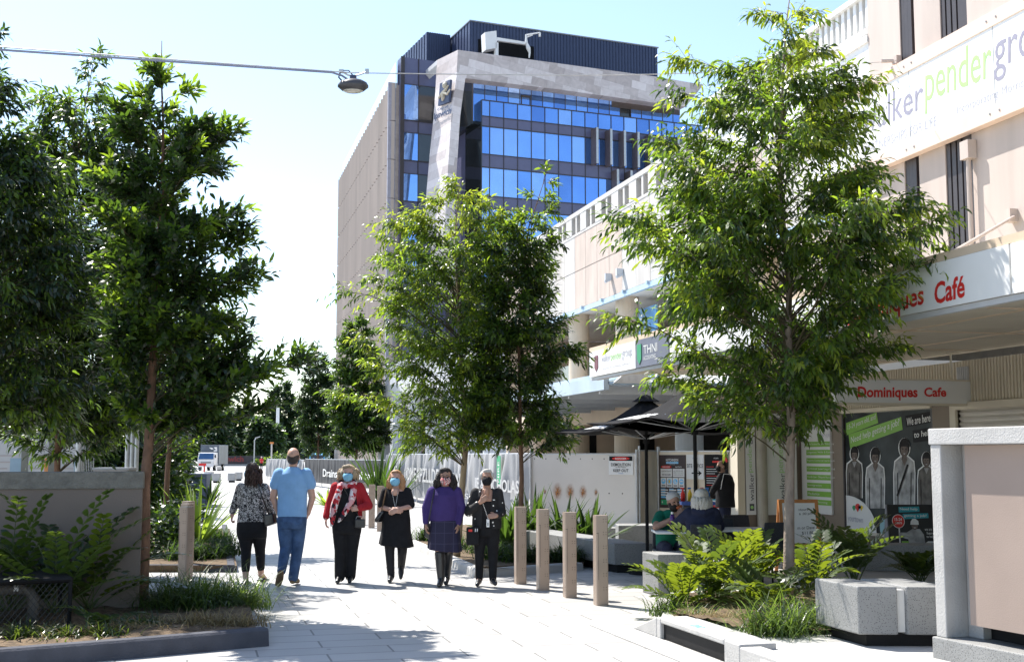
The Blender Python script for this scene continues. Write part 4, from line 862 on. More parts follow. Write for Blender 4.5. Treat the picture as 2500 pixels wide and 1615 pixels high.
for i, (px, py, nf, fl, lab, mt, el) in enumerate([
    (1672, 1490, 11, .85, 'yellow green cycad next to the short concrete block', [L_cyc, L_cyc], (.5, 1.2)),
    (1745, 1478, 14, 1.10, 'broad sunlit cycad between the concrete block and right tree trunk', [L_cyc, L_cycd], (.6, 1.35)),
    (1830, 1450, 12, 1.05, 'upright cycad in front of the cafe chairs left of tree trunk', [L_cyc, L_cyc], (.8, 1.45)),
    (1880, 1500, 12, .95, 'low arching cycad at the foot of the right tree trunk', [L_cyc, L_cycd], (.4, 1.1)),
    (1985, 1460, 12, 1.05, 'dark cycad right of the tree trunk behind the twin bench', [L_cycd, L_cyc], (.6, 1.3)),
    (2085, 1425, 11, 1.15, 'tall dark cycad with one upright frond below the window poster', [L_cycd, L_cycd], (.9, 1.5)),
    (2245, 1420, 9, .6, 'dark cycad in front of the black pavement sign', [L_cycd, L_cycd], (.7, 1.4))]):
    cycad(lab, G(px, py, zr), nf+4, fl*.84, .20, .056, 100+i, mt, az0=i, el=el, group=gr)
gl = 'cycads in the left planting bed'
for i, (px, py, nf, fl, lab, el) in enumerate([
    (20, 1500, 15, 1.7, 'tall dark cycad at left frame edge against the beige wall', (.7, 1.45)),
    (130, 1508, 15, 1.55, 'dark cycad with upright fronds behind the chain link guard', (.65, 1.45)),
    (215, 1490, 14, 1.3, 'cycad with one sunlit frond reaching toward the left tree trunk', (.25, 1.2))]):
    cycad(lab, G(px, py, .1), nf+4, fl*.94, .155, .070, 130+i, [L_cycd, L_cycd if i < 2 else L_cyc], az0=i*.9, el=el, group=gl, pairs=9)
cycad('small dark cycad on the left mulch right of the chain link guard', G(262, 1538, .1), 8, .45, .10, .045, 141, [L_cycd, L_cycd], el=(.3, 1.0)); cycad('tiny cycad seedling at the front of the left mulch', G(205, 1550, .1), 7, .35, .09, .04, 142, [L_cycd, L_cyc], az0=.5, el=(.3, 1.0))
gg = 'strappy grass tufts in the planting beds'
for i, (px, py, n_, L, lab) in enumerate([(425, 1490, 420, .42, 'left clump of arching grass at the first bollard foot'), (500, 1496, 420, .44, 'middle clump of arching grass in front of first bollard'), (572, 1490, 420, .42, 'right clump of arching grass nearest the patterned top woman')]):
    tuft('grass_tuft', lab, G(px, py+14), 560, L*1.45, .012, .16, 200+i, L_grass, gg, .09)
tuft('grass_tuft', 'pale arching grass in front of the twin bench by the kerb', G(1895, 1560, .1), 420, .62, .012, .13, 210, L_grass, gg, .1)
tuft('grass_tuft', 'arching grass between the cycads and twin bench corner', G(1985, 1545, .1), 360, .58, .012, .13, 211, L_grass, gg, .1)
tuft('grass_tuft', 'small grass clump at the left end of the right bed', G(1640, 1500, .1), 300, .36, .011, .10, 212, L_grass, gg, .1)
tuft('grass_tuft', 'small dark grass clump beside the short concrete block', G(1700, 1515, .1), 240, .28, .011, .10, 213, L_grass, gg, .1)
gd = 'dry grass clumps on the mulch'
for i, (px, py, lab) in enumerate([(470, 1530, 'straw coloured clump on left mulch below green grass'), (560, 1532, 'straw coloured clump at right end of left mulch'), (330, 1552, 'straw coloured clump left of the mulch shade'), (1715, 1528, 'straw coloured clump on the right mulch near drain'), (1775, 1530, 'brown straw clump in middle of right mulch'), (200, 1560, 'brown straw clump by the chain link guard post')]):
    tuft('dry_grass_clump', lab, G(px, py, .08), 420, .26, .011, .15, 230+i, L_dry, gd, .075, .6)
gs = 'sword leaf plants in the centre bed'
for i, (px, py, n_, L, lab) in enumerate([(1240, 1352, 40, 1.25, 'leftmost sword leaf plant behind the grey haired woman'), (1300, 1345, 42, 1.3, 'tall sword leaf plant behind the first right bollards'), (1375, 1345, 40, 1.25, 'sword leaf plant between second and third right bollards'), (1440, 1350, 34, 1.1, 'rightmost sword leaf plant beside the long bench')]):
    sword(lab, G(px, py), n_, L*.88, .11, 250+i, L_flax, group=gs)
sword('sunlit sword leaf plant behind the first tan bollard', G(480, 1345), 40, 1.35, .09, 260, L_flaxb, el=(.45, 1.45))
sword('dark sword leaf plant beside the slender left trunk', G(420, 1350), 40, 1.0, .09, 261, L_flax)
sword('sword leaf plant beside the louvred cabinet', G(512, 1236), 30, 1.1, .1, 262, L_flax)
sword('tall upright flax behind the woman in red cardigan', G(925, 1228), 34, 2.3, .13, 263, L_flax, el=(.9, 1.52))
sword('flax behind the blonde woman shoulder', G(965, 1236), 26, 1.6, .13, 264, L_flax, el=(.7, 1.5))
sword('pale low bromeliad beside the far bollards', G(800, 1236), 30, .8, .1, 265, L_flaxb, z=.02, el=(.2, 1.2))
ge = 'dark edging clumps along the centre kerb'
for i, (px, py, lab) in enumerate([(1215, 1378, 'edging clump at the grey haired woman leg'), (1185, 1362, 'edging clump at centre bed corner'), (1265, 1385, 'edging clump left of the first right bollard'), (1315, 1385, 'edging clump between first two right bollards'), (1375, 1385, 'edging clump between second and third right bollards'), (1430, 1380, 'edging clump left of the nearest right bollard'), (1045, 1330, 'edging clump left of the woman in purple'), (1110, 1352, 'edging clump under the pale tan trunk')]):
    tuft('edging_clump', lab, G(px, py), 300, .45, .016, .13, 270+i, L_flax, ge, .1)
gm = 'low dark clumps on the left mulch'
for i, (px, py, lab) in enumerate([(60, 1560, 'low dark clump under the chain link guard, leftmost on the mulch'), (160, 1566, 'low dark clump just right of the padlocked guard panel'), (262, 1562, 'low dark clump between the guard post and the left tree trunk'), (345, 1540, 'low dark clump at the foot of the left tree trunk')]):
    tuft('edging_clump', lab, G(px, py, .08), 300, .26, .016, .10, 290+i, L_cycd, gm, .08)
gf = 'dark edging clumps along the far left kerb'
for i, (px, py, lab) in enumerate([(505, 1376, 'edging clump behind the first tan bollard'), (548, 1368, 'edging clump at far left kerb corner'), (455, 1380, 'edging clump left of the first tan bollard'), (530, 1335, 'edging clump further up the far left kerb')]):
    tuft('edging_clump', lab, G(px, py), 320, .5, .016, .14, 280+i, L_flax, gf, .1)
def shrub(label, base, rx, h, n, ll, lw, seed, mats, z=0):
    rnd = random.Random(seed); v, f, mi = [], [], []
    for k in range(n):
        a = rnd.uniform(0, 2*pi); u = rnd.random()**.4; zz_ = rnd.random(); r = rx*u*(1-.5*zz_**2); p = V((r*cos(a), r*sin(a), h*zz_*(.75+.25*sin(a*3+seed)))); d = V((cos(a)+rnd.gauss(0, .5), sin(a)+rnd.gauss(0, .5), rnd.gauss(.4, .5))).normalized()
        leaf(v, f, p, d, V((rnd.gauss(0, .5), rnd.gauss(0, .5), 1)), ll*rnd.uniform(.6, 1.2), lw, .3); mi += [rnd.randrange(len(mats))]*3
    me = bpy.data.meshes.new('shrub'); me.from_pydata(v, [], f); me.polygons.foreach_set('material_index', mi)
    for q in mats: me.materials.append(q)
    o = bpy.data.objects.new('shrub', me); COL.objects.link(o); o.location = flat(base, z); return tag(o, label, 'shrub')
shrub('dark broad leaved shrub between left tree trunks and wall end', G(400, 1370), .5, 1.0, 900, .16, .07, 301, [L_dark, L_deep])
shrub('dark shrub under the slender left trunk beside bollard', G(455, 1330), .55, .8, 800, .16, .07, 302, [L_dark, L_deep])
shrub('sunlit fern like shrub behind the steel poles', G(283, 1162), .9, 2.3, 900, .5, .09, 303, [L_flaxb, L_brite])
shrub('tall dark shrub between ribbed column and louvred cabinet', G(430, 1215), .8, 2.6, 1200, .25, .1, 304, [L_deep, L_dark])
for k, (px, lab) in enumerate(((40, 'dark hedge shrub behind the poster panels at left frame edge'), (150, 'dark hedge shrub behind the poster panels and dark trunk'), (250, 'dark hedge shrub behind the planter box and steel poles'), (355, 'dark hedge shrub behind the big left trunk'))):
    shrub(lab, flat(atd(px, HY, 33+k)), 1.5, 3.4+.3*(k % 2), 2600, .34, .13, 320+k, [L_deep, L_dark, L_mid])
shrub('pale green shrub at the foot of white mast', G(690, 1140), 2.2, 2.2, 600, .6, .25, 305, [L_far, L_flaxb])
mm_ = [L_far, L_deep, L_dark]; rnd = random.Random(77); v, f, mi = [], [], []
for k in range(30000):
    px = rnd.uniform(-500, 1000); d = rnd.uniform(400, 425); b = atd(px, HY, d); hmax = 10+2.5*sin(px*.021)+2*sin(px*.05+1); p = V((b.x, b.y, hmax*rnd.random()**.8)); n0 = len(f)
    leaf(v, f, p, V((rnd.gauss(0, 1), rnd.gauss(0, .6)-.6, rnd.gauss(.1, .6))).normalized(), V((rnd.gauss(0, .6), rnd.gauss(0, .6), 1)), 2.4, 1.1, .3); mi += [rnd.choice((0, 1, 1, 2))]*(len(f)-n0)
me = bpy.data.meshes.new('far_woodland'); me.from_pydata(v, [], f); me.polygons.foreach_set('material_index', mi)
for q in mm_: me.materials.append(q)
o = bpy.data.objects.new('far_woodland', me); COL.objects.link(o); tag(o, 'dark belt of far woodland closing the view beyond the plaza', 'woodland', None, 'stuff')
shrub('pale green low shrub left of the white mast', G(640, 1137), 1.8, 1.4, 400, .6, .25, 306, [L_far, L_flaxb])
# ================================================================ people
def skin(name, c): return P(name, c, .5, .10, 14, .06, 60, spec=.35)
SK = [skin('fair skin', (.52, .31, .235)), skin('tanned skin', (.40, .23, .165)), skin('olive skin', (.36, .21, .15))]
C_black = cloth('black cloth', (.014, .014, .016)); C_jean = cloth('blue denim', (.055, .10, .20), .35, .4, 30); C_lblue = cloth('light blue cotton', (.22, .40, .66), .06, .3, 9)
C_redc = cloth('red knit', (.36, .022, .03), .15, .35, 60); C_purp = cloth('violet knit', (.050, .032, .135), .12, .3, 50); C_navyc = cloth('navy cloth', (.02, .024, .05)); C_greent = cloth('green cotton', (.01, .14, .09))
C_hosi = cloth('dark hosiery', (.022, .021, .024), .15, .1, 60, .6); M_shoe = P('black leather', (.018, .018, .02), .28, .2, 10, .1, 40, spec=.6); M_sole = P('brown suede', (.14, .085, .045), .8, .2, 20, .2, 50)
M_mask = P('pale blue mask', (.22, .48, .66), .75, .06, 20, .25, 40, spec=.15); M_eye = P('dark eye', (.02, .015, .012), .15, .1, 9)
C_spot = patch('black and white print', [((.012, .012, .014), 62), ((.60, .56, .54), 38)], 75, .85, 1.2); C_scarf = patch('red pink white scarf print', [((.42, .03, .04), 30), ((.62, .34, .36), 28), ((.03, .025, .035), 22), ((.72, .66, .66), 20)], 16, .85, 2)
C_fmask = patch('floral mask print', [((.55, .06, .06), 34), ((.68, .62, .60), 38), ((.04, .03, .05), 28)], 85); C_bead = P('black cloth with white dots', (.014, .014, .016), .8, .2, 9, .3, 30, spots=(13, .16, (.75, .74, .72)))
def plaid():
    m, N, L, b = newmat('navy plaid'); tc = N.new('ShaderNodeTexCoord'); sx = N.new('ShaderNodeSeparateXYZ'); L.new(tc.outputs['Object'], sx.inputs[0]); s = None
    for ch, fr, w in (('X', 8.2, .06), ('Z', 7.0, .06)):
        a = N.new('ShaderNodeMath'); a.operation = 'MULTIPLY'; L.new(sx.outputs[ch], a.inputs[0]); a.inputs[1].default_value = fr; c = N.new('ShaderNodeMath'); c.operation = 'FRACT'; L.new(a.outputs[0], c.inputs[0]); d = N.new('ShaderNodeMath'); d.operation = 'LESS_THAN'; L.new(c.outputs[0], d.inputs[0]); d.inputs[1].default_value = w
        if s is None: s = d
        else: e = N.new('ShaderNodeMath'); e.operation = 'MAXIMUM'; L.new(s.outputs[0], e.inputs[0]); L.new(d.outputs[0], e.inputs[1]); s = e
    mx = N.new('ShaderNodeMix'); mx.data_type = 'RGBA'; L.new(s.outputs[0], mx.inputs[0]); mx.inputs[6].default_value = (.016, .014, .042, 1); mx.inputs[7].default_value = (.04, .037, .075, 1); L.new(mx.outputs[2], b.inputs['Base Color']); b.inputs['Roughness'].default_value = .85; return m
C_plaid = plaid()
def rg(x, y, z, rx, ry, n=24): return [V((x+rx*cos(2*pi*i/n), y+ry*sin(2*pi*i/n), z)) for i in range(n)]
def crg(x, y, z, rx, ry, gap, th=.02, n=22, fy=-1):
    """open ring (garment with an open front towards fy)"""
    a0 = (-pi/2 if fy < 0 else pi/2); out = []; inn = []
    for i in range(n+1):
        a = a0+gap+(2*pi-2*gap)*i/n; out.append(V((x+rx*cos(a), y+ry*sin(a), z))); inn.append(V((x+(rx-th)*cos(a), y+(ry-th)*sin(a), z)))
    return out+inn[::-1]
def frame(fd):
    fd = V(fd).normalized(); sd = fd.cross(UZ).normalized(); up = sd.cross(fd); return sd, fd, up, Matrix((sd, fd, up)).transposed()
def hand(m, w, d, n, side=1, curl=.4, s=1.0):
    w, d, n = V(w), V(d).normalized(), V(n); n = (n-d*n.dot(d)).normalized(); b = d.cross(n)*side
    for i, (ln, of) in enumerate(((.068, .030), (.076, .010), (.070, -.010), (.054, -.029))):
        k = w+d*(.082*s-.006*abs(i-1))+b*of*s; m.cap_(w+b*of*.55*s, .017*s, k, .0115*s, 8); p = k; a = curl*.5
        for j, fr in enumerate((.45, .3, .25)):
            dd = d*cos(a)+n*sin(a); q = p+dd*ln*fr*s; m.cap_(p, (.0098-.0008*j)*s, q, (.0092-.001*j)*s, 8); p = q; a += curl*(.9 if j else 1)
    p = w+d*.022*s+b*.024*s; q = p+(d*.62+b*.70+n*.25).normalized()*.042*s; m.cap_(p, .014*s, q, .0108*s, 8); m.cap_(q, .0105*s, q+(d*.9+b*.25+n*.35).normalized()*.03*s, .0085*s, 8)
def headgeo(m, c, fd, s=1.0):
    sd, f, up, M3 = frame(fd); c = V(c)
    m.ell(c+up*.022*s-f*.008*s, (.076*s, .096*s, .094*s), 20, 14, M3); m.ell(c-up*.045*s+f*.022*s, (.058*s, .066*s, .072*s), 18, 12, M3)
    m.cap_(c+f*.088*s+up*.012*s, .008*s, c+f*.108*s-up*.024*s, .0135*s, 8); m.ell(c+f*.075*s+up*.026*s, (.05*s, .02*s, .012*s), 12, 8, M3)
    m.ell(c+f*.078*s-up*.058*s, (.024*s, .012*s, .010*s), 10, 6, M3); m.ell(c+f*.075*s-up*.098*s, (.022*s, .02*s, .018*s), 10, 6, M3)
    for q in (-1, 1): m.ell(c+sd*.077*s*q-f*.008*s-up*.012*s, (.010*s, .018*s, .030*s), 8, 8, M3); m.ell(c+sd*.042*s*q+f*.066*s-up*.025*s, (.022*s, .018*s, .02*s), 8, 6, M3)
def figure(label, base, head, hd, arms, legs, torso, sk, rz=-TH, hs=1.0, armr=(.044, .037, .026), legr=(.078, .055, .036), neckb=None, barefoot=True, cat='person', eyes=True):
    """one continuous body (head, neck, torso, arms, hands, legs, feet); clothing is added as children"""
    t = thing('person', label, 'person', base, rz); m = MB(); head = V(head); headgeo(m, head, hd, hs); sd, f, up, M3 = frame(hd)
    nb = V(neckb) if neckb else V((head.x*.6, head.y+.01, head.z-.20)); m.cap_(head-up*.06*hs-f*.012, .052*hs, nb, .060, 14)
    m.loft([rg(*r) for r in torso])
    for (s_, e_, w_, hspec) in arms:
        m.chain([(*s_, armr[0]), (*e_, armr[1]), (*w_, armr[2])], 12); m.cap_(V(s_), armr[0], V((nb.x+(s_[0]-nb.x)*.5, s_[1], s_[2]-.02)), .05, 12)
        if hspec: hand(m, w_, *hspec)
    for lg in legs:
        h, k, a = V(lg[0]), V(lg[1]), V(lg[2]); m.chain([(*h, legr[0]*1.1), (*h.lerp(k, .5), legr[0]), (*k, legr[1]), (*k.lerp(a, .35), legr[1]*1.0), (*a, legr[2])], 14)
        if len(lg) > 3: toe = V(lg[3]); m.chain([(*a, legr[2]), (*a.lerp(toe, .45), .034), (*toe, .026)], 12); hl = a+(a-toe).normalized()*.03; m.cap_(hl-V((0, 0, .03)), .026, a, .03, 10)
    m.build('body', sk, t, smooth=True, vox=.0068, sm=3)
    if eyes:
        for q in (-1, 1): MB().ell(head+f*.088*hs+sd*.032*hs*q+up*.008*hs, (.013*hs, .007*hs, .0075*hs), 10, 6, M3).build('eye', M_eye, t, smooth=True)
    return t
def garment(t, name, mat, rings=None, chains=(), vox=.011, sm=5, extra=None):
    m = MB()
    if rings: m.loft([rg(*r) if len(r) == 5 else r for r in rings])
    for c in chains: m.chain(c, 14)
    if extra: extra(m)
    return m.build(name, mat, t, smooth=True, vox=vox, sm=sm)
def hairblob(t, mat, parts, vox=.008, sm=2):
    m = MB()
    for c, r in parts: m.ell(c, r, 16, 12)
    return m.build('hair', mat, t, smooth=True, vox=vox, sm=sm)
def hairmat(name, c, c2): return P(name, c, .5, .45, 6, .9, 50, spec=.4, streak=.12)
def strands(o, t, mat, c, rx, ry, zt, zb, n, seed, a0=0, a1=2*pi, L=.16, w=.012, curl=.3):
    """loose locks hanging over a hair mass"""
    rnd = random.Random(seed); m = MB()
    for k in range(n):
        a = rnd.uniform(a0, a1); z = zt-(zt-zb)*rnd.random()**1.1; p = V((c[0]+rx*cos(a), c[1]+ry*sin(a), z)); pts = [p]; ph = rnd.uniform(0, 6)
        for j in range(4): p = p+V((cos(a)*.012*(1-j*.4)+.018*curl*sin(ph+j*2.1), sin(a)*.012*(1-j*.4)+.018*curl*cos(ph+j*2.1), -L/4*rnd.uniform(.8, 1.1))); pts.append(p)
        m.tube(pts, [w*.6, w, w*.9, w*.6, w*.15], 5)
    return m.build('loose_hair', mat, o, smooth=True, fix=False)
def maskgeo(t, mat, head, hd, s=1.0, name='face_mask'):
    sd, f, up, M3 = frame(hd); h = V(head); m = MB(); rings = []
    for z, w, pr in ((.004, .050, .112), (-.025, .066, .124), (-.055, .066, .122), (-.085, .055, .112), (-.108, .034, .092)):
        ro = []; ri = []
        for i in range(11):
            a = -1.25+2.5*i/10; ro.append(h+sd*s*w*1.12*sin(a)+f*s*(pr*(.25+.75*cos(a)))+up*s*z); ri.append(h+sd*s*w*1.04*sin(a)+f*s*((pr-.012)*(.25+.75*cos(a)))+up*s*z)
        rings.append(ro+ri[::-1])
    m.loft(rings); o = m.build(name, mat, t, smooth=True)
    for q in (-1, 1): MB().tube([h+sd*s*.064*q+f*.03*s-up*.03*s, h+sd*s*.078*q-up*.02*s, h+sd*s*.08*q-f*.022*s-up*.012*s], .003, 6).build('ear_loop', M_white, o)
def shoe(t, mat, a, toe, r=.04, name='shoe', sole=None, heel=.0):
    a, toe = V(a), V(toe); d = (toe-a); d.z = 0; d = d.normalized() if d.length > .01 else V((0, -1, 0)); m = MB(); m.chain([(*(a-d*.025+V((0, 0, -.035))), r*.85), (*a.lerp(toe, .5), r), (*(toe+d*.02), r*.72)], 12); m.cap_(a-d*.02, r*.95, a+V((0, 0, -.03)), r*.95, 12)
    o = m.build(name, mat, t, smooth=True, vox=.008, sm=3); return o
def legtube(h, k, a, r0, r1, r2, r3, stop=1.0):
    h, k, a = V(h), V(k), V(a); e = k.lerp(a, stop); return [(*h, r0), (*h.lerp(k, .45), r1), (*k, r2), (*k.lerp(e, .5), (r2+r3)/2), (*e, r3)]
# --- woman seen from behind in a patterned top
bp_ = G(612, 1424); hd = (-.88, .47, 0); hh_ = (-.015, .0, 1.535)
arm1 = [((-.185, 0, 1.315), (-.255, .02, 1.07), (-.292, .06, .925), ((-.15, .35, -.85), (.9, .3, 0), -1, 1.1)), ((.185, 0, 1.315), (.255, .0, 1.06), (.262, .10, .92), ((0, .5, -.6), (-1, 0, 0), 1, .9))]
leg1 = [((-.095, 0, .82), (-.078, .02, .455), (-.062, -.05, .09), (-.075, .11, .03)), ((.095, 0, .82), (.090, .14, .46), (.088, .26, .10), (.115, .42, .035))]
t = figure('woman from behind in black and white patterned top and cropped black pants', bp_, hh_, hd, arm1, leg1, [(0, 0, .80, .17, .13), (0, 0, 1.0, .15, .11), (0, 0, 1.22, .16, .11), (0, 0, 1.36, .10, .07)], SK[0], armr=(.05, .043, .029), legr=(.092, .064, .040))
garment(t, 'patterned_top', C_spot, [(0, .0, .785, .208, .155), (0, 0, .86, .205, .152), (0, 0, 1.02, .188, .135), (0, 0, 1.2, .192, .135), (0, 0, 1.32, .175, .11), (0, .0, 1.385, .10, .075)], [[(-.165, 0, 1.315, .066), (-.245, .02, 1.07, .058), (-.283, .05, .985, .050)], [(.165, 0, 1.315, .066), (.25, .0, 1.06, .058), (.262, .07, .965, .05)]])
garment(t, 'cropped_trousers', C_black, [(0, 0, .90, .195, .145), (0, .0, .80, .212, .16), (0, 0, .70, .212, .16), (0, .02, .62, .20, .14)], [legtube(*leg1[0][:3], .11, .108, .075, .058, .72), legtube(*leg1[1][:3], .11, .108, .075, .058, .72)])
hb = hairblob(t, hairmat('dark brown hair', (.045, .02, .014), 0), [((-.005, -.02, 1.565), (.098, .105, .10)), ((.02, -.045, 1.47), (.098, .085, .11)), ((.03, -.05, 1.41), (.09, .07, .06))])
strands(hb, t, MATS['dark brown hair'], (.02, -.045), .085, .075, 1.58, 1.44, 150, 1, 3.0, 6.9, .13, .013, .9)
MB().tube([(-.08, -.02, 1.615), (-.03, -.06, 1.64), (.02, -.06, 1.645)], .012, 6).ell((-.06, .0, 1.64), (.025, .02, .014)).ell((-.01, -.045, 1.655), (.025, .02, .014)).build('sunglasses', M_shoe, t)
maskgeo(t, M_mask, hh_, hd)
for lg in leg1:
    a, to = V(lg[2]), V(lg[3]); so_ = MB().prism([a+V((-.05, -.06, -.085)), a+V((.05, -.06, -.085)), to+V((.055, .05, -.028)), to+V((-.055, .05, -.028))], (0, 0, .018)).build('thong_sandal', M_shoe, t, bev=.004); MB().tube([a+V((-.045, .03, -.06)), to+V((0, -.02, .035)), a+V((.045, .03, -.06))], .007, 6).build('strap', M_shoe, so_)
MB().tube([(.10, -.115, 1.36), (.16, -.145, 1.2), (.235, -.13, 1.0), (.255, -.09, .93)], .011, 6).tube([(.10, -.0, 1.40), (.10, -.115, 1.36)], .011, 6).tube([(.11, .10, 1.34), (.20, .14, 1.1), (.27, .05, .93)], .011, 6).build('bag_strap', M_shoe, t)
bg_ = thing('shoulder_bag', 'black shoulder bag hanging at the side of patterned top woman', 'handbag', bp_, -TH)
MB().prism([(.18, -.14, .95), (.31, -.10, .97), (.335, -.09, .825), (.20, -.14, .78)], (0.03, .10, 0)).build('bag_body', M_shoe, bg_, bev=.02); MB().tube([(.20, -.10, .94), (.245, -.08, 1.02), (.30, -.06, .955)], .008, 6).build('handle', M_shoe, bg_)
# --- man in blue t-shirt seen from behind
bp_ = G(710, 1428); hd = (0, 1, 0); hh_ = (.002, .01, 1.735)
arm2 = [((-.205, 0, 1.50), (-.265, .02, 1.18), (-.20, .08, .96), ((.3, .3, -.9), (1, .2, 0), -1, .4)), ((.205, 0, 1.50), (.27, .02, 1.18), (.205, .08, .96), ((-.3, .3, -.9), (-1, .2, 0), 1, .4))]
leg2 = [((-.10, 0, .88), (-.085, .02, .50), (-.085, -.26, .20), (-.13, -.17, .055)), ((.10, 0, .88), (.075, .05, .49), (.02, .05, .09), (.05, .21, .035))]
t = figure('man from behind in light blue t-shirt and jeans with hands in pockets', bp_, hh_, hd, arm2, leg2, [(0, 0, .86, .16, .12), (0, 0, 1.05, .16, .11), (0, 0, 1.35, .18, .12), (0, 0, 1.54, .11, .08)], SK[0], armr=(.056, .047, .033), legr=(.085, .06, .04), hs=1.08, eyes=True)
garment(t, 'blue_tshirt', C_lblue, [(0, 0, .915, .203, .145), (0, 0, 1.0, .202, .145), (0, 0, 1.2, .202, .14), (0, 0, 1.38, .212, .14), (0, 0, 1.50, .195, .12), (0, 0, 1.565, .11, .085), (0, 0, 1.60, .07, .07)], [[(-.185, 0, 1.50, .088), (-.238, .01, 1.36, .082)], [(.185, 0, 1.50, .088), (.242, .01, 1.36, .082)]])
garment(t, 'jeans', C_jean, [(0, 0, .96, .19, .135), (0, -.01, .86, .205, .16), (0, 0, .76, .19, .14)], [legtube(*leg2[0][:3], .108, .102, .078, .062, .94), legtube(*leg2[1][:3], .108, .10, .080, .070, .98)])
MB().box(-.185, -.09, -.142, -.13, .885, .915).box(.06, .16, -.155, -.145, .82, .90).build('back_pocket', C_jean, t, bev=.004)
hairblob(t, hairmat('short dark grey hair', (.06, .045, .038), 0), [((.002, -.012, 1.735), (.088, .088, .072)), ((.002, -.035, 1.69), (.076, .072, .06)), ((.002, .0, 1.755), (.083, .07, .05))], .008, 3)
maskgeo(t, M_mask, hh_, hd, 1.08)
m = MB().chain([(-.085, -.30, .19, .045), (-.105, -.25, .12, .052), (-.135, -.19, .045, .046)], 12); m.build('shoe', M_sole, t, smooth=True, vox=.008)
shoe(t, M_sole, leg2[1][2], leg2[1][3], .046)
# --- woman in red cardigan with scarf
bp_ = G(845, 1422); hd = (.05, -1, 0); hh_ = (.012, -.02, 1.505)
arm3 = [((-.175, 0, 1.325), (-.255, .02, 1.06), (-.285, -.06, .885), ((.05, -.25, -1), (1, 0, 0), 1, .55)), ((.180, 0, 1.325), (.298, .02, 1.055), (.185, -.17, 1.03), ((-1, -.1, -.05), (0, .8, -.3), -1, 1.0))]
leg3 = [((-.095, 0, .82), (-.085, -.02, .45), (-.085, -.03, .09), (-.095, -.17, .035)), ((.095, 0, .82), (.075, .02, .45), (.05, .06, .09), (.06, -.08, .035))]
t = figure('woman in red cardigan and patterned scarf wearing a pale blue mask', bp_, hh_, hd, arm3, leg3, [(0, 0, .80, .18, .13), (0, 0, 1.0, .165, .12), (0, 0, 1.22, .165, .12), (0, 0, 1.36, .10, .07)], SK[0], armr=(.05, .042, .028), legr=(.085, .06, .04))
garment(t, 'black_top', C_black, [(0, 0, .70, .205, .15), (0, 0, .86, .198, .15), (0, -.01, 1.02, .185, .145), (0, -.01, 1.2, .178, .14), (0, 0, 1.34, .13, .09)])
garment(t, 'red_cardigan', C_redc, [crg(0, .01, z, rx, ry, gp) for z, rx, ry, gp in ((.90, .215, .165, .95), (1.02, .205, .16, .9), (1.2, .20, .155, .75), (1.32, .185, .125, .7), (1.375, .12, .085, .7))], [[(-.165, 0, 1.32, .068), (-.252, .02, 1.07, .060), (-.282, -.05, .915, .050)], [(.168, 0, 1.32, .068), (.296, .02, 1.06, .064), (.20, -.155, 1.035, .050)]], vox=.010)
garment(t, 'black_trousers', C_black, [(0, 0, .90, .19, .14), (0, 0, .80, .212, .16), (0, 0, .68, .20, .14)], [legtube(*leg3[0][:3], .11, .105, .082, .075, 1.0), legtube(*leg3[1][:3], .11, .105, .082, .075, 1.0)])
m = MB().chain([(-.10, -.09, 1.30, .032), (-.06, -.10, 1.36, .036), (0, -.095, 1.33, .038), (.065, -.09, 1.36, .036), (.11, -.04, 1.375, .034), (.05, .07, 1.40, .036), (-.06, .07, 1.40, .036), (-.11, -.03, 1.37, .034), (-.10, -.09, 1.30, .032)], 12)
m.chain([(-.085, -.12, 1.31, .045), (-.115, -.155, 1.2, .050), (-.155, -.175, 1.06, .052), (-.175, -.18, .92, .045), (-.185, -.17, .80, .026)], 12).chain([(.095, -.12, 1.30, .038), (.085, -.16, 1.18, .04), (.03, -.18, 1.04, .042), (-.04, -.185, .92, .038), (-.09, -.18, .85, .018)], 12).chain([(.105, -.10, 1.30, .045), (.105, -.15, 1.18, .036), (.10, -.165, 1.08, .012)], 12)
m.build('scarf', C_scarf, t, smooth=True, vox=.010, sm=4)
hm = hairmat('ash blonde curly hair', (.36, .27, .17), 0); hb = hairblob(t, hm, [((.012, .02, 1.545), (.108, .09, .09)), ((-.075, .0, 1.49), (.045, .07, .075)), ((.10, .0, 1.49), (.045, .07, .075)), ((.012, .06, 1.48), (.10, .06, .09)), ((.0, -.055, 1.595), (.075, .04, .035))])
strands(hb, t, hm, (.012, .015), .115, .09, 1.58, 1.46, 120, 3, -.5, 3.7, .07, .015, 1.2)
maskgeo(t, M_mask, hh_, hd); shoe(t, M_shoe, leg3[0][2], leg3[0][3], .042); shoe(t, M_shoe, leg3[1][2], leg3[1][3], .042)
MB().tube([(-.03, -.14, 1.31), (.08, -.175, 1.12), (.17, -.17, .95), (.19, -.17, .90)], .006, 6).build('bag_strap', M_shoe, t)
bg_ = thing('small_handbag', 'small black box handbag at the hip of red cardigan woman', 'handbag', bp_, -TH)
MB().box(.135, .275, -.215, -.165, .765, .885).build('bag_body', M_shoe, bg_, bev=.012); MB().tube([(.15, -.19, .885), (.16, -.19, .92), (.25, -.19, .92), (.265, -.19, .885)], .004, 6).build('handle', M_galv, bg_)
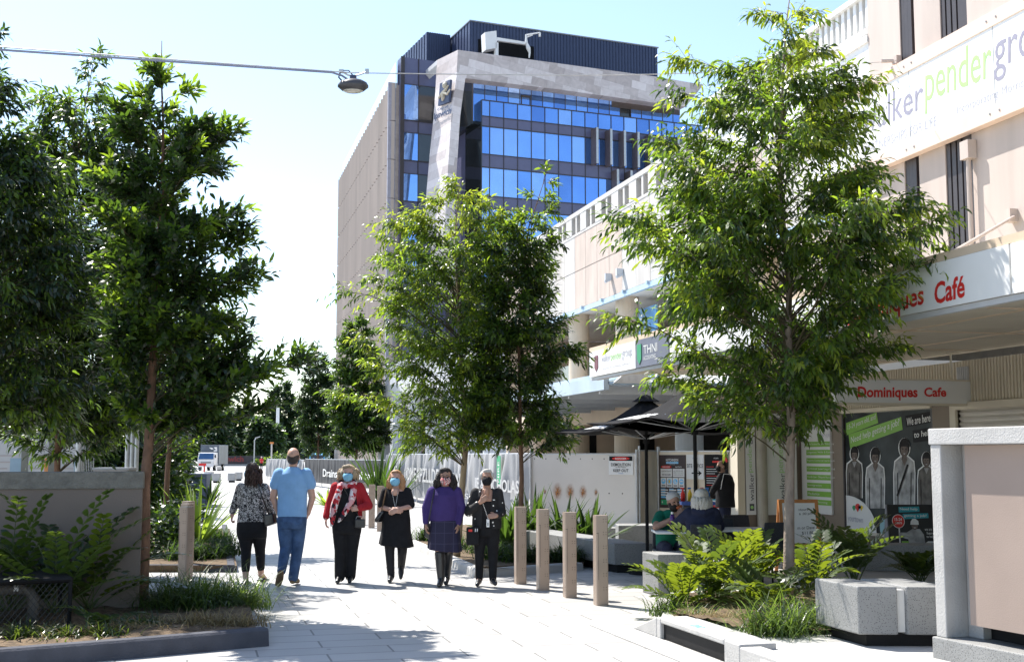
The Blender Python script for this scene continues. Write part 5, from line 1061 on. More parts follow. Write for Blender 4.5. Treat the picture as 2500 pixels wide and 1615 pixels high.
# --- woman in black dress
bp_ = G(966, 1420); hd = (-.05, -1, 0); hh_ = (-.012, -.02, 1.435)
arm4 = [((-.16, 0, 1.25), (-.205, -.02, 1.035), (-.03, -.20, 1.0), ((1, -.1, -.08), (0, .9, -.3), 1, .5)), ((.16, 0, 1.25), (.205, -.02, 1.045), (.04, -.215, 1.015), ((-.9, -.1, -.45), (0, .9, -.2), -1, .5))]
leg4 = [((-.085, 0, .76), (-.085, -.02, .42), (-.062, -.03, .085), (-.068, -.17, .035)), ((.085, 0, .76), (.088, .0, .42), (.062, .16, .20), (.066, .06, .07))]
t = figure('blonde woman in short black dress and tights with hands clasped', bp_, hh_, hd, arm4, leg4, [(0, 0, .74, .16, .12), (0, 0, .95, .15, .11), (0, 0, 1.15, .155, .11), (0, 0, 1.285, .095, .065)], SK[0], armr=(.046, .040, .026), legr=(.08, .056, .035), hs=.97)
wv = lambda z, rx, ry, am: [V(((rx+am*sin(7*a))*cos(a), (ry+am*sin(7*a))*sin(a), z+.025*cos(a-2.6))) for a in [2*pi*i/42 for i in range(42)]]
garment(t, 'black_dress', C_black, [wv(.50, .243, .19, .014), wv(.60, .225, .178, .010), wv(.72, .205, .165, .004), wv(.88, .20, .15, 0), wv(1.02, .182, .14, 0), wv(1.15, .185, .14, 0), wv(1.245, .165, .105, 0), wv(1.275, .14, .085, 0)], [[(-.15, 0, 1.25, .066), (-.20, -.015, 1.07, .064)], [(.15, 0, 1.25, .066), (.20, -.015, 1.07, .064)]], sm=3)
garment(t, 'tights', C_hosi, None, [legtube(*leg4[0][:3], .096, .09, .068, .052, 1.0)+[(-.068, -.13, .04, .036)], legtube(*leg4[1][:3], .096, .09, .068, .052, 1.0)], vox=.009)
MB().ell((-.012, -.10, 1.245), (.055, .042, .055), 16, 10).build('neckline_skin', SK[0], t, smooth=True)
hm = hairmat('strawberry blonde hair', (.42, .22, .10), 0); hb = hairblob(t, hm, [((-.012, .015, 1.475), (.092, .09, .082)), ((-.085, .0, 1.36), (.045, .055, .13)), ((.075, .0, 1.36), (.05, .055, .13)), ((-.01, .05, 1.36), (.105, .05, .14)), ((-.012, -.055, 1.525), (.06, .035, .025))])
strands(hb, t, hm, (-.01, .01), .10, .08, 1.44, 1.33, 130, 5, -.45, 3.6, .13, .013, .7)
maskgeo(t, M_mask, hh_, hd, .97); shoe(t, M_shoe, leg4[0][2], leg4[0][3], .040); m = MB().chain([(.062, .15, .20, .042), (.064, .10, .12, .042), (.066, .045, .055, .026)], 12); m.build('shoe', M_shoe, t, smooth=True, vox=.008)
MB().tube([(-.05, -.145, 1.26), (-.02, -.155, 1.12), (.0, -.165, 1.02)], .0035, 5).tube([(.035, -.145, 1.26), (.015, -.155, 1.12), (.0, -.165, 1.02)], .0035, 5).build('necklace', M_galv, t)
MB().tube([(-.135, -.07, 1.285), (-.15, -.11, 1.2), (-.20, -.07, .98)], .010, 6).build('bag_strap', M_sole, t)
bg_ = thing('slouch_handbag', 'black slouch handbag under the arm of the black dress woman', 'handbag', bp_, -TH)
MB().prism([(-.225, -.10, .985), (-.19, .08, .985), (-.20, .14, .87), (-.225, .12, .825), (-.30, -.08, .825), (-.30, -.12, .88)], (.07, -.01, 0)).build('bag_body', M_shoe, bg_, bev=.02)
# --- woman in purple sweater
bp_ = G(1085, 1430); hd = (.08, -1, -.12); hh_ = (.006, -.02, 1.465)
arm5 = [((-.19, 0, 1.27), (-.255, .0, 1.04), (-.252, -.05, .835), ((.05, -.2, -1), (1, .2, 0), 1, .55)), ((.175, 0, 1.27), (.225, .0, 1.05), (.185, -.06, .825), ((-.08, -.25, -1), (-1, .2, 0), -1, .5))]
leg5 = [((-.09, 0, .78), (-.065, -.03, .42), (-.045, -.05, .085), (-.06, -.19, .035)), ((.09, 0, .78), (.045, .10, .42), (.02, .22, .09), (.015, .09, .035))]
t = figure('dark haired woman in violet sweater and plaid skirt with floral mask', bp_, hh_, hd, arm5, leg5, [(0, 0, .76, .17, .13), (0, 0, .95, .16, .12), (0, 0, 1.15, .17, .12), (0, 0, 1.30, .10, .07)], SK[2], armr=(.048, .042, .027), legr=(.08, .056, .038), hs=1.0)
garment(t, 'violet_sweater', C_purp, [(-.02, 0, .87, .185, .15), (-.02, 0, .96, .20, .155), (-.01, 0, 1.1, .195, .15), (0, 0, 1.22, .192, .14), (0, 0, 1.295, .155, .10), (0, 0, 1.335, .09, .075)], [[(-.17, 0, 1.265, .074), (-.252, .0, 1.05, .064), (-.252, -.05, .86, .046)], [(.16, 0, 1.265, .074), (.225, .0, 1.06, .064), (.187, -.055, .85, .046)]])
garment(t, 'plaid_skirt', C_plaid, [wv(.48, .232, .185, .014), wv(.58, .222, .178, .012), wv(.72, .212, .17, .004), wv(.9, .19, .145, 0)], sm=2)
for a_ in (arm5[0], arm5[1]): pass
m = MB().chain([(*V(leg5[0][1]).lerp(V(leg5[0][2]), -.06), .068), (*V(leg5[0][1]).lerp(V(leg5[0][2]), .4), .062), (*leg5[0][2], .046), (*leg5[0][3], .034)], 14); m.cap_(V(leg5[0][2])+V((0, .03, -.05)), .03, V(leg5[0][2]), .04); m.build('boot', M_shoe, t, smooth=True, vox=.009)
m = MB().chain([(*V(leg5[1][1]).lerp(V(leg5[1][2]), -.06), .066), (*V(leg5[1][1]).lerp(V(leg5[1][2]), .4), .060), (*leg5[1][2], .046), (*leg5[1][3], .034)], 14); m.cap_(V(leg5[1][2])+V((0, .03, -.05)), .03, V(leg5[1][2]), .04); m.build('boot', M_shoe, t, smooth=True, vox=.009)
hm = hairmat('very dark hair', (.014, .010, .010), 0); hb = hairblob(t, hm, [((.0, .012, 1.51), (.10, .095, .085)), ((-.09, -.005, 1.41), (.05, .06, .12)), ((.105, -.005, 1.38), (.06, .06, .13)), ((.01, .06, 1.39), (.115, .055, .14)), ((.0, -.06, 1.56), (.07, .04, .035)), ((.0, -.082, 1.525), (.055, .016, .03))])
strands(hb, t, hm, (.005, .0), .125, .09, 1.46, 1.36, 140, 7, -.6, 3.74, .13, .014, .9)
maskgeo(t, C_fmask, hh_, hd); MB().tube([(-.135, -.10, 1.30), (-.16, -.16, 1.15), (-.195, -.16, .95), (-.215, -.12, .82)], .009, 6).build('bag_strap', M_shoe, t)
m = MB()
for q in (-1, 1): m.tube([V(hh_)+V((.034*q+.024*cos(a), -.105, .008+.018*sin(a))) for a in [2*pi*i/12 for i in range(13)]], .003, 5)
m.build('spectacles', M_shoe, t)
bg_ = thing('dark_handbag', 'dark handbag hanging behind the hand of violet sweater woman', 'handbag', bp_, -TH)
MB().prism([(-.285, -.02, .84), (-.20, -.02, .84), (-.17, -.02, .60), (-.28, -.02, .66)], (0, .12, 0)).build('bag_body', M_shoe, bg_, bev=.02)
# --- grey haired woman in beaded black jacket
bp_ = G(1188, 1430); hd = (.0, -1, 0); hh_ = (.002, -.02, 1.455)
arm6 = [((-.165, 0, 1.26), (-.25, -.03, .985), (-.075, -.20, 1.135), ((.75, -.1, .6), (.2, .9, .1), 1, 1.1)), ((.165, 0, 1.26), (.205, .0, .985), (.135, -.17, .95), ((-1, -.1, -.05), (0, .8, -.4), -1, .8))]
leg6 = [((-.088, 0, .80), (-.098, -.01, .44), (-.10, .02, .09), (-.12, -.12, .035)), ((.088, 0, .80), (.085, -.04, .44), (.085, -.09, .10), (.115, -.22, .06))]
t = figure('short grey haired woman in beaded black jacket and black mask', bp_, hh_, hd, arm6, leg6, [(0, 0, .78, .16, .12), (0, 0, .97, .15, .11), (0, 0, 1.17, .155, .11), (0, 0, 1.30, .09, .065)], SK[1], armr=(.043, .037, .026), legr=(.076, .054, .036), hs=.97)
garment(t, 'black_blouse', C_black, [(0, 0, .76, .165, .125), (0, 0, .9, .165, .13), (0, 0, 1.1, .165, .13), (0, .02, 1.24, .12, .08)])
garment(t, 'beaded_jacket', C_bead, [crg(0, .01, z, rx, ry, gp) for z, rx, ry, gp in ((.77, .205, .165, .35), (.9, .20, .16, .3), (1.08, .188, .152, .3), (1.2, .18, .14, .45), (1.275, .15, .10, .6), (1.31, .09, .08, .7))], [[(-.155, 0, 1.255, .066), (-.246, -.03, .99, .062), (-.12, -.165, 1.095, .05)], [(.155, 0, 1.255, .066), (.205, .0, .99, .062), (.16, -.13, .96, .05)]], vox=.010)
garment(t, 'black_trousers', C_black, [(0, 0, .88, .17, .13), (0, 0, .78, .18, .14), (0, 0, .67, .175, .13)], [legtube(*leg6[0][:3], .095, .092, .068, .052, .96), legtube(*leg6[1][:3], .095, .092, .068, .052, .96)])
hm = hairmat('short silver hair', (.50, .49, .47), 0); hairblob(t, hm, [((.0, .01, 1.50), (.085, .09, .075)), ((-.065, .0, 1.49), (.032, .06, .05)), ((.068, .0, 1.49), (.03, .06, .05)), ((.01, -.055, 1.545), (.06, .042, .032)), ((0, .05, 1.46), (.078, .045, .075))], .008, 2)
maskgeo(t, C_black, hh_, hd, .97); MB().ell((.0, -.085, 1.255), (.035, .035, .07), 14, 10).build('neckline_skin', SK[1], t, smooth=True)
shoe(t, M_shoe, leg6[0][2], leg6[0][3], .040); shoe(t, M_shoe, leg6[1][2], leg6[1][3], .042)
m = MB()
for i in range(12): m.ell(V((-.05, -.20, 1.12)).lerp(V((.02, -.195, .92)), i/11), (.006, .006, .006), 6, 4)
ly = m.build('lanyard', M_white, t); MB().box(.0, .04, -.20, -.192, .80, .905).build('badge', M_white, ly); MB().box(.012, .028, -.203, -.2005, .82, .86).build('badge_photo', M_grey, ly)
MB().box(.085, .115, -.155, -.150, 1.155, 1.165).build('name_pin', M_white, t)
bg_ = thing('black_satchel', 'black satchel at the hip of the grey haired woman', 'handbag', bp_, -TH)
MB().box(-.27, -.10, -.20, -.12, .56, .80).build('bag_body', C_black, bg_, bev=.02); MB().box(-.24, -.19, -.205, -.198, .74, .77).build('red_tag', M_red, bg_); MB().tube([(-.12, -.2, .78), (-.125, -.215, .74)], .006, 6).tube([(-.145, -.2, .78), (-.15, -.215, .74)], .006, 6).build('zip_pull', M_white, bg_)
# --- standing man in black jacket at the cleaning trolley
dst = 24.5; q = atd(1766, HY, dst); bp_ = flat(q); kq = 3015/dst
hd = (-.95, -.3, 0); hh_ = (-.04, 0, 1.545)
arm7 = [((-.10, -.14, 1.34), (-.22, -.12, 1.10), (-.30, -.05, .88), ((-.8, .1, -.3), (0, 0, -1), 1, .8)), ((.12, .12, 1.34), (.0, .16, 1.08), (-.20, .16, .92), ((-.8, .1, -.3), (0, 0, -1), -1, .8))]
leg7 = [((-.03, -.08, .84), (-.03, -.10, .46), (-.01, -.10, .09), (-.16, -.13, .035)), ((.06, .08, .84), (.06, .08, .46), (.08, .08, .09), (-.06, .05, .035))]
t = figure('standing person in long black jacket facing the cleaning trolley', bp_, hh_, hd, arm7, leg7, [(0, 0, .82, .13, .16), (0, 0, 1.0, .12, .15), (0, 0, 1.25, .13, .17), (0, 0, 1.38, .08, .10)], SK[1], hs=1.0)
garment(t, 'black_jacket', C_black, [(.02, 0, .74, .20, .20), (.02, 0, .95, .185, .19), (.03, 0, 1.2, .185, .20), (.02, 0, 1.34, .155, .17), (0, 0, 1.42, .08, .08)], [[(-.08, -.13, 1.33, .075), (-.22, -.12, 1.10, .066), (-.29, -.06, .92, .05)], [(.1, .12, 1.33, .075), (.0, .16, 1.08, .066), (-.17, .16, .94, .05)]])
garment(t, 'black_trousers', C_navyc, [(0, 0, .88, .15, .16), (0, 0, .75, .15, .17)], [legtube(*leg7[0][:3], .09, .09, .07, .06), legtube(*leg7[1][:3], .09, .09, .07, .06)])
hairblob(t, hairmat('dark short hair', (.02, .016, .014), 0), [((-.02, .01, 1.585), (.095, .085, .075)), ((.03, .02, 1.54), (.06, .08, .07))]); maskgeo(t, C_black, hh_, hd); shoe(t, M_shoe, leg7[0][2], leg7[0][3]); shoe(t, M_shoe, leg7[1][2], leg7[1][3])
MB().tube([(-.03, -.20, 1.40), (-.075, -.235, 1.25), (-.10, -.225, 1.1)], .006, 6).tube([(-.03, -.20, 1.40), (.06, -.20, 1.395), (.14, -.12, 1.37)], .006, 6).build('white_piping', M_white, t)
# --- red shirted person far down the street
q = G(638, 1145.5); s_ = 1.0
armf = [((-.17, 0, 1.33), (-.2, -.05, 1.08), (-.05, -.2, 1.0), None), ((.17, 0, 1.33), (.23, -.05, 1.08), (.15, -.25, 1.05), None)]; legf = [((-.09, 0, .82), (-.09, 0, .45), (-.08, .05, .08), (-.08, -.1, .03)), ((.09, 0, .82), (.1, -.05, .45), (.12, -.1, .08), (.12, -.25, .03))]
t = figure('distant white haired person in red shirt walking near the white mast', q, (0, 0, 1.54), (0, -1, 0), armf, legf, [(0, 0, .8, .16, .12), (0, 0, 1.2, .16, .12), (0, 0, 1.37, .09, .07)], SK[0], eyes=False)
garment(t, 'red_shirt', P('bright red cloth', (.55, .03, .04), .8), [(0, 0, .85, .19, .14), (0, 0, 1.2, .19, .14), (0, 0, 1.38, .11, .08)], [[(-.16, 0, 1.32, .07), (-.2, -.05, 1.1, .06)], [(.16, 0, 1.32, .07), (.23, -.05, 1.1, .06)]], vox=.02); garment(t, 'dark_trousers', C_black, [(0, 0, .88, .17, .13), (0, 0, .72, .18, .13)], [legtube(*legf[0][:3], .09, .09, .07, .06), legtube(*legf[1][:3], .09, .09, .07, .06)], vox=.02); hairblob(t, M_white, [((0, .02, 1.58), (.09, .095, .085))], .02)
# --- seated pair at the cafe table
dt = 16.9; tb = flat(atd(1640, HY, dt)); kq = 3015/dt
A0_ = flat(tb); AM_ = A0_+RT*.19; AW_ = A0_+RT*.17
hd = (.35, -.92, -.15); hh_ = (-.15, .22, 1.125)
arm8 = [((-.34, .28, .93), (-.41, .08, .78), (-.11, .0, .93), ((.6, -.2, .75), (.3, .8, 0), 1, .9)), ((.0, .32, .93), (.07, .14, .78), (-.04, .02, .93), ((-.35, -.1, .9), (0, .9, 0), -1, .9))]
leg8 = [((-.28, .36, .50), (-.27, -.02, .50), (-.28, .0, .09), (-.28, -.15, .03)), ((-.08, .38, .50), (-.05, .0, .50), (-.06, .05, .09), (-.06, -.1, .03))]
t = figure('bearded man in green t-shirt and grey beanie eating at the cafe table', AM_, hh_, hd, arm8, leg8, [(-.18, .36, .48, .16, .14), (-.18, .36, .7, .17, .13), (-.18, .33, .86, .18, .12), (-.16, .28, .98, .1, .08)], SK[2], armr=(.058, .048, .034), legr=(.08, .06, .04), hs=1.06)
garment(t, 'green_tshirt', C_greent, [(-.18, .36, .50, .20, .18), (-.18, .355, .7, .205, .165), (-.18, .335, .84, .215, .15), (-.17, .30, .95, .18, .115), (-.16, .27, 1.01, .08, .07)], [[(-.32, .28, .915, .088), (-.375, .18, .84, .08)], [(-.02, .32, .915, .088), (.03, .23, .84, .08)]])
garment(t, 'trousers', C_navyc, [(-.18, .38, .58, .19, .16), (-.18, .38, .44, .18, .16)], [legtube(*leg8[0][:3], .1, .095, .08, .065), legtube(*leg8[1][:3], .1, .095, .08, .065)])
MB().ell(V(hh_)+V((0, .02, .055)), (.098, .108, .09), 20, 12).build('beanie', cloth('pale grey knit', (.50, .49, .48), .1, .4, 60), t, smooth=True)
sd, f, up, M3 = frame(hd); MB().ell(V(hh_)+f*.045-up*.075, (.072, .066, .068), 16, 10, M3).ell(V(hh_)+f*.02-up*.045, (.083, .05, .06), 16, 10, M3).build('beard', hairmat('dark beard', (.02, .014, .012), 0), t, smooth=True)
shoe(t, M_shoe, leg8[0][2], leg8[0][3]); shoe(t, M_shoe, leg8[1][2], leg8[1][3])
fd_ = thing('pastry', 'reddish pastry held up to the mouth of the bearded man', 'food', AM_+RT*-.085+FW*.08+V((0, 0, 1.045)), -TH); MB().ell((0, 0, 0), (.045, .03, .028), 12, 8).ell((.02, .01, .02), (.025, .02, .02), 8, 6).build('crust', P('baked red crust', (.42, .10, .03), .5, .4, 40, .5, 60), fd_, smooth=True)
# woman with grey hair seen from behind
hd = (-.35, .93, 0); hh_ = (.16, -.42, 1.20)
arm9 = [((-.0, -.40, 1.0), (-.17, -.22, .80), (-.10, .0, .78), ((.3, .8, -.1), (0, 0, -1), 1, .6)), ((.33, -.44, 1.0), (.42, -.25, .80), (.25, -.05, .78), ((-.4, .8, -.1), (0, 0, -1), -1, .6))]
leg9 = [((.08, -.42, .48), (.05, -.05, .48), (.05, -.05, .09), (.05, .1, .03)), ((.28, -.42, .48), (.28, -.05, .48), (.28, -.05, .09), (.28, .1, .03))]
t = figure('grey haired woman in navy hooded jacket seated with her back turned', AW_, hh_, hd, arm9, leg9, [(.17, -.45, .46, .17, .14), (.17, -.45, .7, .17, .13), (.17, -.43, .92, .18, .12), (.17, -.42, 1.04, .1, .08)], SK[0])
garment(t, 'navy_jacket', C_navyc, [(.17, -.45, .46, .22, .19), (.17, -.45, .7, .22, .175), (.17, -.43, .9, .225, .155), (.17, -.42, 1.02, .18, .12), (.17, -.42, 1.08, .1, .09)], [[(.01, -.40, .99, .088), (-.165, -.22, .81, .078), (-.12, -.03, .785, .055)], [(.32, -.44, .99, .088), (.42, -.25, .81, .078), (.27, -.07, .785, .055)], [(.06, -.50, 1.03, .05), (.17, -.54, 1.0, .06), (.28, -.50, 1.03, .05)]])
garment(t, 'trousers', C_black, [(.17, -.45, .56, .19, .16), (.17, -.45, .42, .18, .16)], [legtube(*leg9[0][:3], .095, .09, .075, .06), legtube(*leg9[1][:3], .095, .09, .075, .06)])
hm = hairmat('long grey hair', (.46, .43, .39), 0); hb = hairblob(t, hm, [((.16, -.44, 1.235), (.10, .10, .09)), ((.155, -.49, 1.13), (.105, .06, .12)), ((.09, -.46, 1.10), (.05, .05, .11)), ((.23, -.47, 1.12), (.05, .05, .11))]); strands(hb, t, hm, (.16, -.46), .11, .08, 1.22, 1.12, 110, 9, 2.9, 6.6, .16, .013, .5); shoe(t, M_shoe, leg9[0][2], leg9[0][3]); shoe(t, M_shoe, leg9[1][2], leg9[1][3])
# ================================================================ street furniture
def bollard_parts(t):
    m = MB()
    def cs(z, k=1.0):
        return [V((x*k, y*k, z)) for x, y in ((-.075, .0), (-.072, -.055), (-.06, -.07), (.06, -.07), (.072, -.055), (.075, .0), (.075, .075), (-.075, .075))]
    m.loft([cs(0), cs(1.035), cs(1.05, .985)]); m.build('post', M_boll, t)
    d = MB()
    for z in (.2, .36, .52, .68, .84, .99):
        for dx in (-.016, .016):
            for dz in (-.014, .014): d.tube([(.028+dx, -.0705, z+dz), (.028+dx, -.072, z+dz)], .0055, 6); d.tube([(.0752, .02+dx, z+dz*1.0+.07), (.0765, .02+dx, z+dz+.07)], .0055, 6)
    d.box(-.052, -.048, -.0713, -.0702, .3, .84); d.box(-.074, -.045, -.0714, -.0701, .84, .846); d.build('drilled_pattern', M_bdot, t)
M_boll = P('bronze anodised bollard', (.36, .28, .225), .36, .05, 3, .04, 60, metal=.35, spec=.4); M_bdot = P('drilled hole', (.10, .075, .06), .6)
B0 = None; gb = 'tan metal bollards across the street'
for i, (px, py, lab) in enumerate([(1271, 1424, 'farthest tan bollard of the right hand row, nearest the grey haired woman'), (1326, 1439, 'second tan bollard of the right row, in front of sword leaf plants'), (1392, 1457, 'third tan bollard of the right row, left of the nearest one'), (1468, 1476, 'nearest tan bollard of the right row, beside the long bench'),
    (450, 1424, 'tan bollard on the left standing behind arching grass'), (907, 1288, 'distant tan bollard behind the shoulder of black dress woman'), (928, 1296, 'distant tan bollard touching the black slouch handbag'), (885, 1281, 'distant tan bollard just right of the red cardigan')]):
    loc = G(px, py); rz = -TH+(R(12) if px > 1200 else R(-25) if px < 500 else 0)
    if B0 is None: B0 = thing('bollard', lab, 'bollard', loc, rz, gb); bollard_parts(B0)
    else: dup(B0, loc, rz, lab, gb)
rowd = (G(450, 1424)).normalized()
for k in range(1, 3): dup(B0, flat(G(450, 1424))+rowd*1.1*k+RT*.012*k, -TH+R(-25), ('second' if k == 1 else 'third')+' tan bollard hidden in line behind the left bollard', gb)
# ---------------------------------------------------------------- low beige wall with cap (left)
w0 = G(338, 1508); yw = w0.y; wl = thing('low_beige_wall', 'low beige rendered wall with roughcast cap behind the left planting', 'wall', (w0.x-2, yw, 0), world=True)
zc = ony(200, 1193, yw).z; ztp = ony(200, 1151, yw).z
MB().box(w0.x-6.5, w0.x, yw, yw+.35, .004, zc).build('wall_face', P('dull beige render', (.165, .132, .108), .7, .06, 1.2, .12, 60), wl)  # wall face is one even dull beige of its own
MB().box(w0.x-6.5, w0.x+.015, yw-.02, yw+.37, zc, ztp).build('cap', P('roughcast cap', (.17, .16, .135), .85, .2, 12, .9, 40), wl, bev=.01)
# chain link guard with padlock
f0 = G(168, 1540, .06); f1 = G(-420, 1575, .06); dx = (f1-f0); dx.z = 0; Lf = dx.length; dx.normalize(); gd_ = thing('chain_link_guard', 'low black chain link guard panel in the left planting', 'fence', f0, world=True)
hgt = atd(168, 1408, f0.dot(FW)).z-.06; m = MB(); back = V((-dx.y, dx.x, 0))
if back.y < 0: back = -back
for zz0, r in ((hgt-.02, .03), (.03, .02)): m.tube([f0+UZ*zz0, f0+dx*Lf+UZ*zz0], r, 8)
for k in range(4): m.tube([f0+dx*min(Lf, 1.05*k), f0+dx*min(Lf, 1.05*k)+UZ*hgt], .02, 8)
m.tube([f0+UZ*(hgt-.02), f0+UZ*(hgt-.02)+back*.8], .025, 8).tube([f0+back*.8, f0+back*.8+UZ*hgt], .02, 8).obox(f0+UZ*(hgt-.005), dx*Lf, back*.8, UZ*.012); m.build('guard_frame', M_black, gd_)
m = MB(); st_ = .055; n_ = int(Lf/st_)
for k in range(-10, n_+10):
    for sg in (1, -1):
        x0 = k*st_; a, b = (x0, 0), (x0+sg*hgt*.8, hgt)
        if sg < 0: a, b = (x0, 0), (x0-hgt*.8, hgt)
        def clip(a, b):
            t0, t1 = 0, 1; dxx = b[0]-a[0]
            for lo, s_ in ((0, 1), (Lf, -1)):
                pa, pd = s_*(a[0]-lo), s_*dxx
                if abs(pd) < 1e-9: continue
                tt = -pa/pd
                if pd > 0: t0 = max(t0, tt)
                else: t1 = min(t1, tt)
            return t0, t1
        t0, t1 = clip(a, b)
        if t1 > t0: m.tube([f0+dx*(a[0]+(b[0]-a[0])*tt)+UZ*(hgt*tt)+back*(.004*sg) for tt in (t0, t1)], .0035, 4)
m.build('chain_link', P('black wire', (.02, .02, .02), .4), gd_)
pl = atd(40, 1432, f0.dot(FW)-.12); pk = thing('padlock', 'small steel padlock on the chain link guard', 'padlock', pl, -TH)
MB().cbox((0, 0, -.02), .045, .022, .04).build('lock_body', M_galv, pk, bev=.004); MB().tube([(-.014, 0, 0), (-.014, 0, .02), (0, 0, .032), (.014, 0, .02), (.014, 0, 0)], .004, 6).build('shackle', M_galv, pk)
pp = thing('water_pipe', 'thick grey pipe with elbow inside the chain link guard', 'pipe', flat(f0+dx*.35+back*.35), world=True); c = flat(f0+dx*.3+back*.35, .05)
MB().tube([c, c+UZ*.30, c+UZ*.36+dx*.03, c+UZ*.40+dx*.09, c+UZ*.41+dx*.9], .055, 12).build('pipe_run', P('pipe grey', (.13, .12, .11), .5), pp, smooth=True); MB().tube([c+UZ*.41+dx*.45, c+UZ*.41+dx*.5], .075, 14).build('flange', M_galv, pp)
# ---------------------------------------------------------------- concrete benches
def bench_block(label, p, ex, ey, h, group=None, plinth=.1, inset=.07, mat=None, name='concrete_bench'):
    t = thing(name, label, 'bench', flat(p), world=True, group=group); ex, ey = V(ex), V(ey); a = flat(p)
    MB().obox(a+UZ*plinth, ex, ey, UZ*(h-plinth)).build('block', mat or M_terr, t, bev=.012)
    if plinth: MB().obox(a+ex.normalized()*inset+ey.normalized()*inset+UZ*.002, ex-ex.normalized()*2*inset, ey-ey.normalized()*2*inset, UZ*(plinth+.002)).build('plinth', M_black, t)
    return t
# short block at the left end of the right bed
b0 = flat(G(1609, 1458)); e1 = flat(G(1563, 1448))-b0; v1 = (flat(G(1668, 1446))-b0)
b0 = flat(G(1608, 1456)); bench_block('short pale concrete block seat by the umbrella pole', b0, RT*.62+FW*.12, (FW*.95-RT*.26).normalized()*.55, .52, plinth=0, name='concrete_block')
# twin bench (two slabs with a steel infill)
tb0 = flat(G(2098, 1579, .145)); ph = .14; th_ = thing('twin_concrete_bench', 'speckled twin slab concrete bench raised on a black plinth at right', 'bench', flat(tb0, .145), world=True)
db = FW*1.0; zt_ = .65; z0_ = .25; A_ = V((tb0.x, tb0.y, 0))
s1 = RT*.33-FW*.02; s2 = RT*.40-FW*.02; FBk = (FW*.72-RT*.19)
MB().obox(A_+UZ*z0_, s1, FBk, UZ*(zt_-z0_)).build('slab', M_terr, th_, bev=.012); MB().obox(A_+s1+RT*.075+UZ*z0_, s2, FBk, UZ*(zt_-z0_)).build('slab', M_terr, th_, bev=.012)
MB().obox(A_+s1+RT*.002+FBk*.04+UZ*(z0_+.02), RT*.071, FBk*.9, UZ*(zt_-z0_-.05)).build('infill', M_smc, th_)
MB().obox(A_+RT*.10+FBk*.10+UZ*.146, RT*.66, FBk*.8, UZ*(z0_-.146+.003)).build('plinth', M_black, th_)
# long bench row beside the umbrellas
lb0 = flat(G(1500, 1398)); bench_block('long concrete bench running away behind the nearest right bollard', lb0, RT*.58, FW*3.6-RT*1.45, .44, plinth=.12)
lb1 = flat(G(1515, 1345)); bench_block('second concrete bench behind the long one near the hoarding', lb1+FW*.4, RT*1.5, FW*.7, .45, plinth=0)
bench_block('low concrete terrace edge under the cafe poster window', G(2060, 1392), RT*2.4-FW*.35, FW*.5, .40, plinth=0)
bench_block('concrete terrace step in front of the white hoarding', G(1440, 1325), RT*2.6, FW*.5, .30, plinth=0)
# ---------------------------------------------------------------- concrete framed cabinet wall at right edge
q0 = G(2290, 1650); xk = q0.x; yk = q0.y
kw = thing('concrete_framed_wall', 'tall beige panel in a pale concrete frame at the right frame edge', 'wall', (xk, yk, 0), world=True)
dk = -(FW*.93-RT*.36).normalized(); nk = V((dk.y, -dk.x, 0))
if nk.dot(RT) > 0: nk = -nk
ob = flat(q0)
zpl = atd(2290, 1552, ob.dot(FW)).z; ztop_ = atd(2278, 1046, ob.dot(FW)).z; zbm = atd(2278, 1085, ob.dot(FW)).z
ek = -nk
MB().obox(ob-dk*.02-ek*.03+UZ*.004, dk*4, ek*.55, UZ*(zpl-.004)).build('plinth', M_terr, kw, bev=.01)
MB().obox(ob+UZ*zpl, dk*.12, ek*.22, UZ*(zbm-zpl)).obox(ob+dk*.0+ek*.22+UZ*zpl, dk*.28, ek*.2, UZ*(zbm-zpl)).build('post', M_conc, kw, bev=.008)
MB().obox(ob-ek*.01-dk*.01+UZ*zbm, dk*4, ek*.5, UZ*(ztop_-zbm)).build('beam', M_conc, kw, bev=.008)
MB().obox(ob+dk*.28+ek*.10+UZ*(zpl+.12), dk*3.7, ek*.03, UZ*(zbm-zpl-.125)).build('panel', M_beige, kw)
MB().obox(ob+dk*.28+ek*.3+UZ*(zpl+.001), dk*3.7, ek*.03, UZ*(zbm-zpl-.01)).build('backing', M_black, kw)
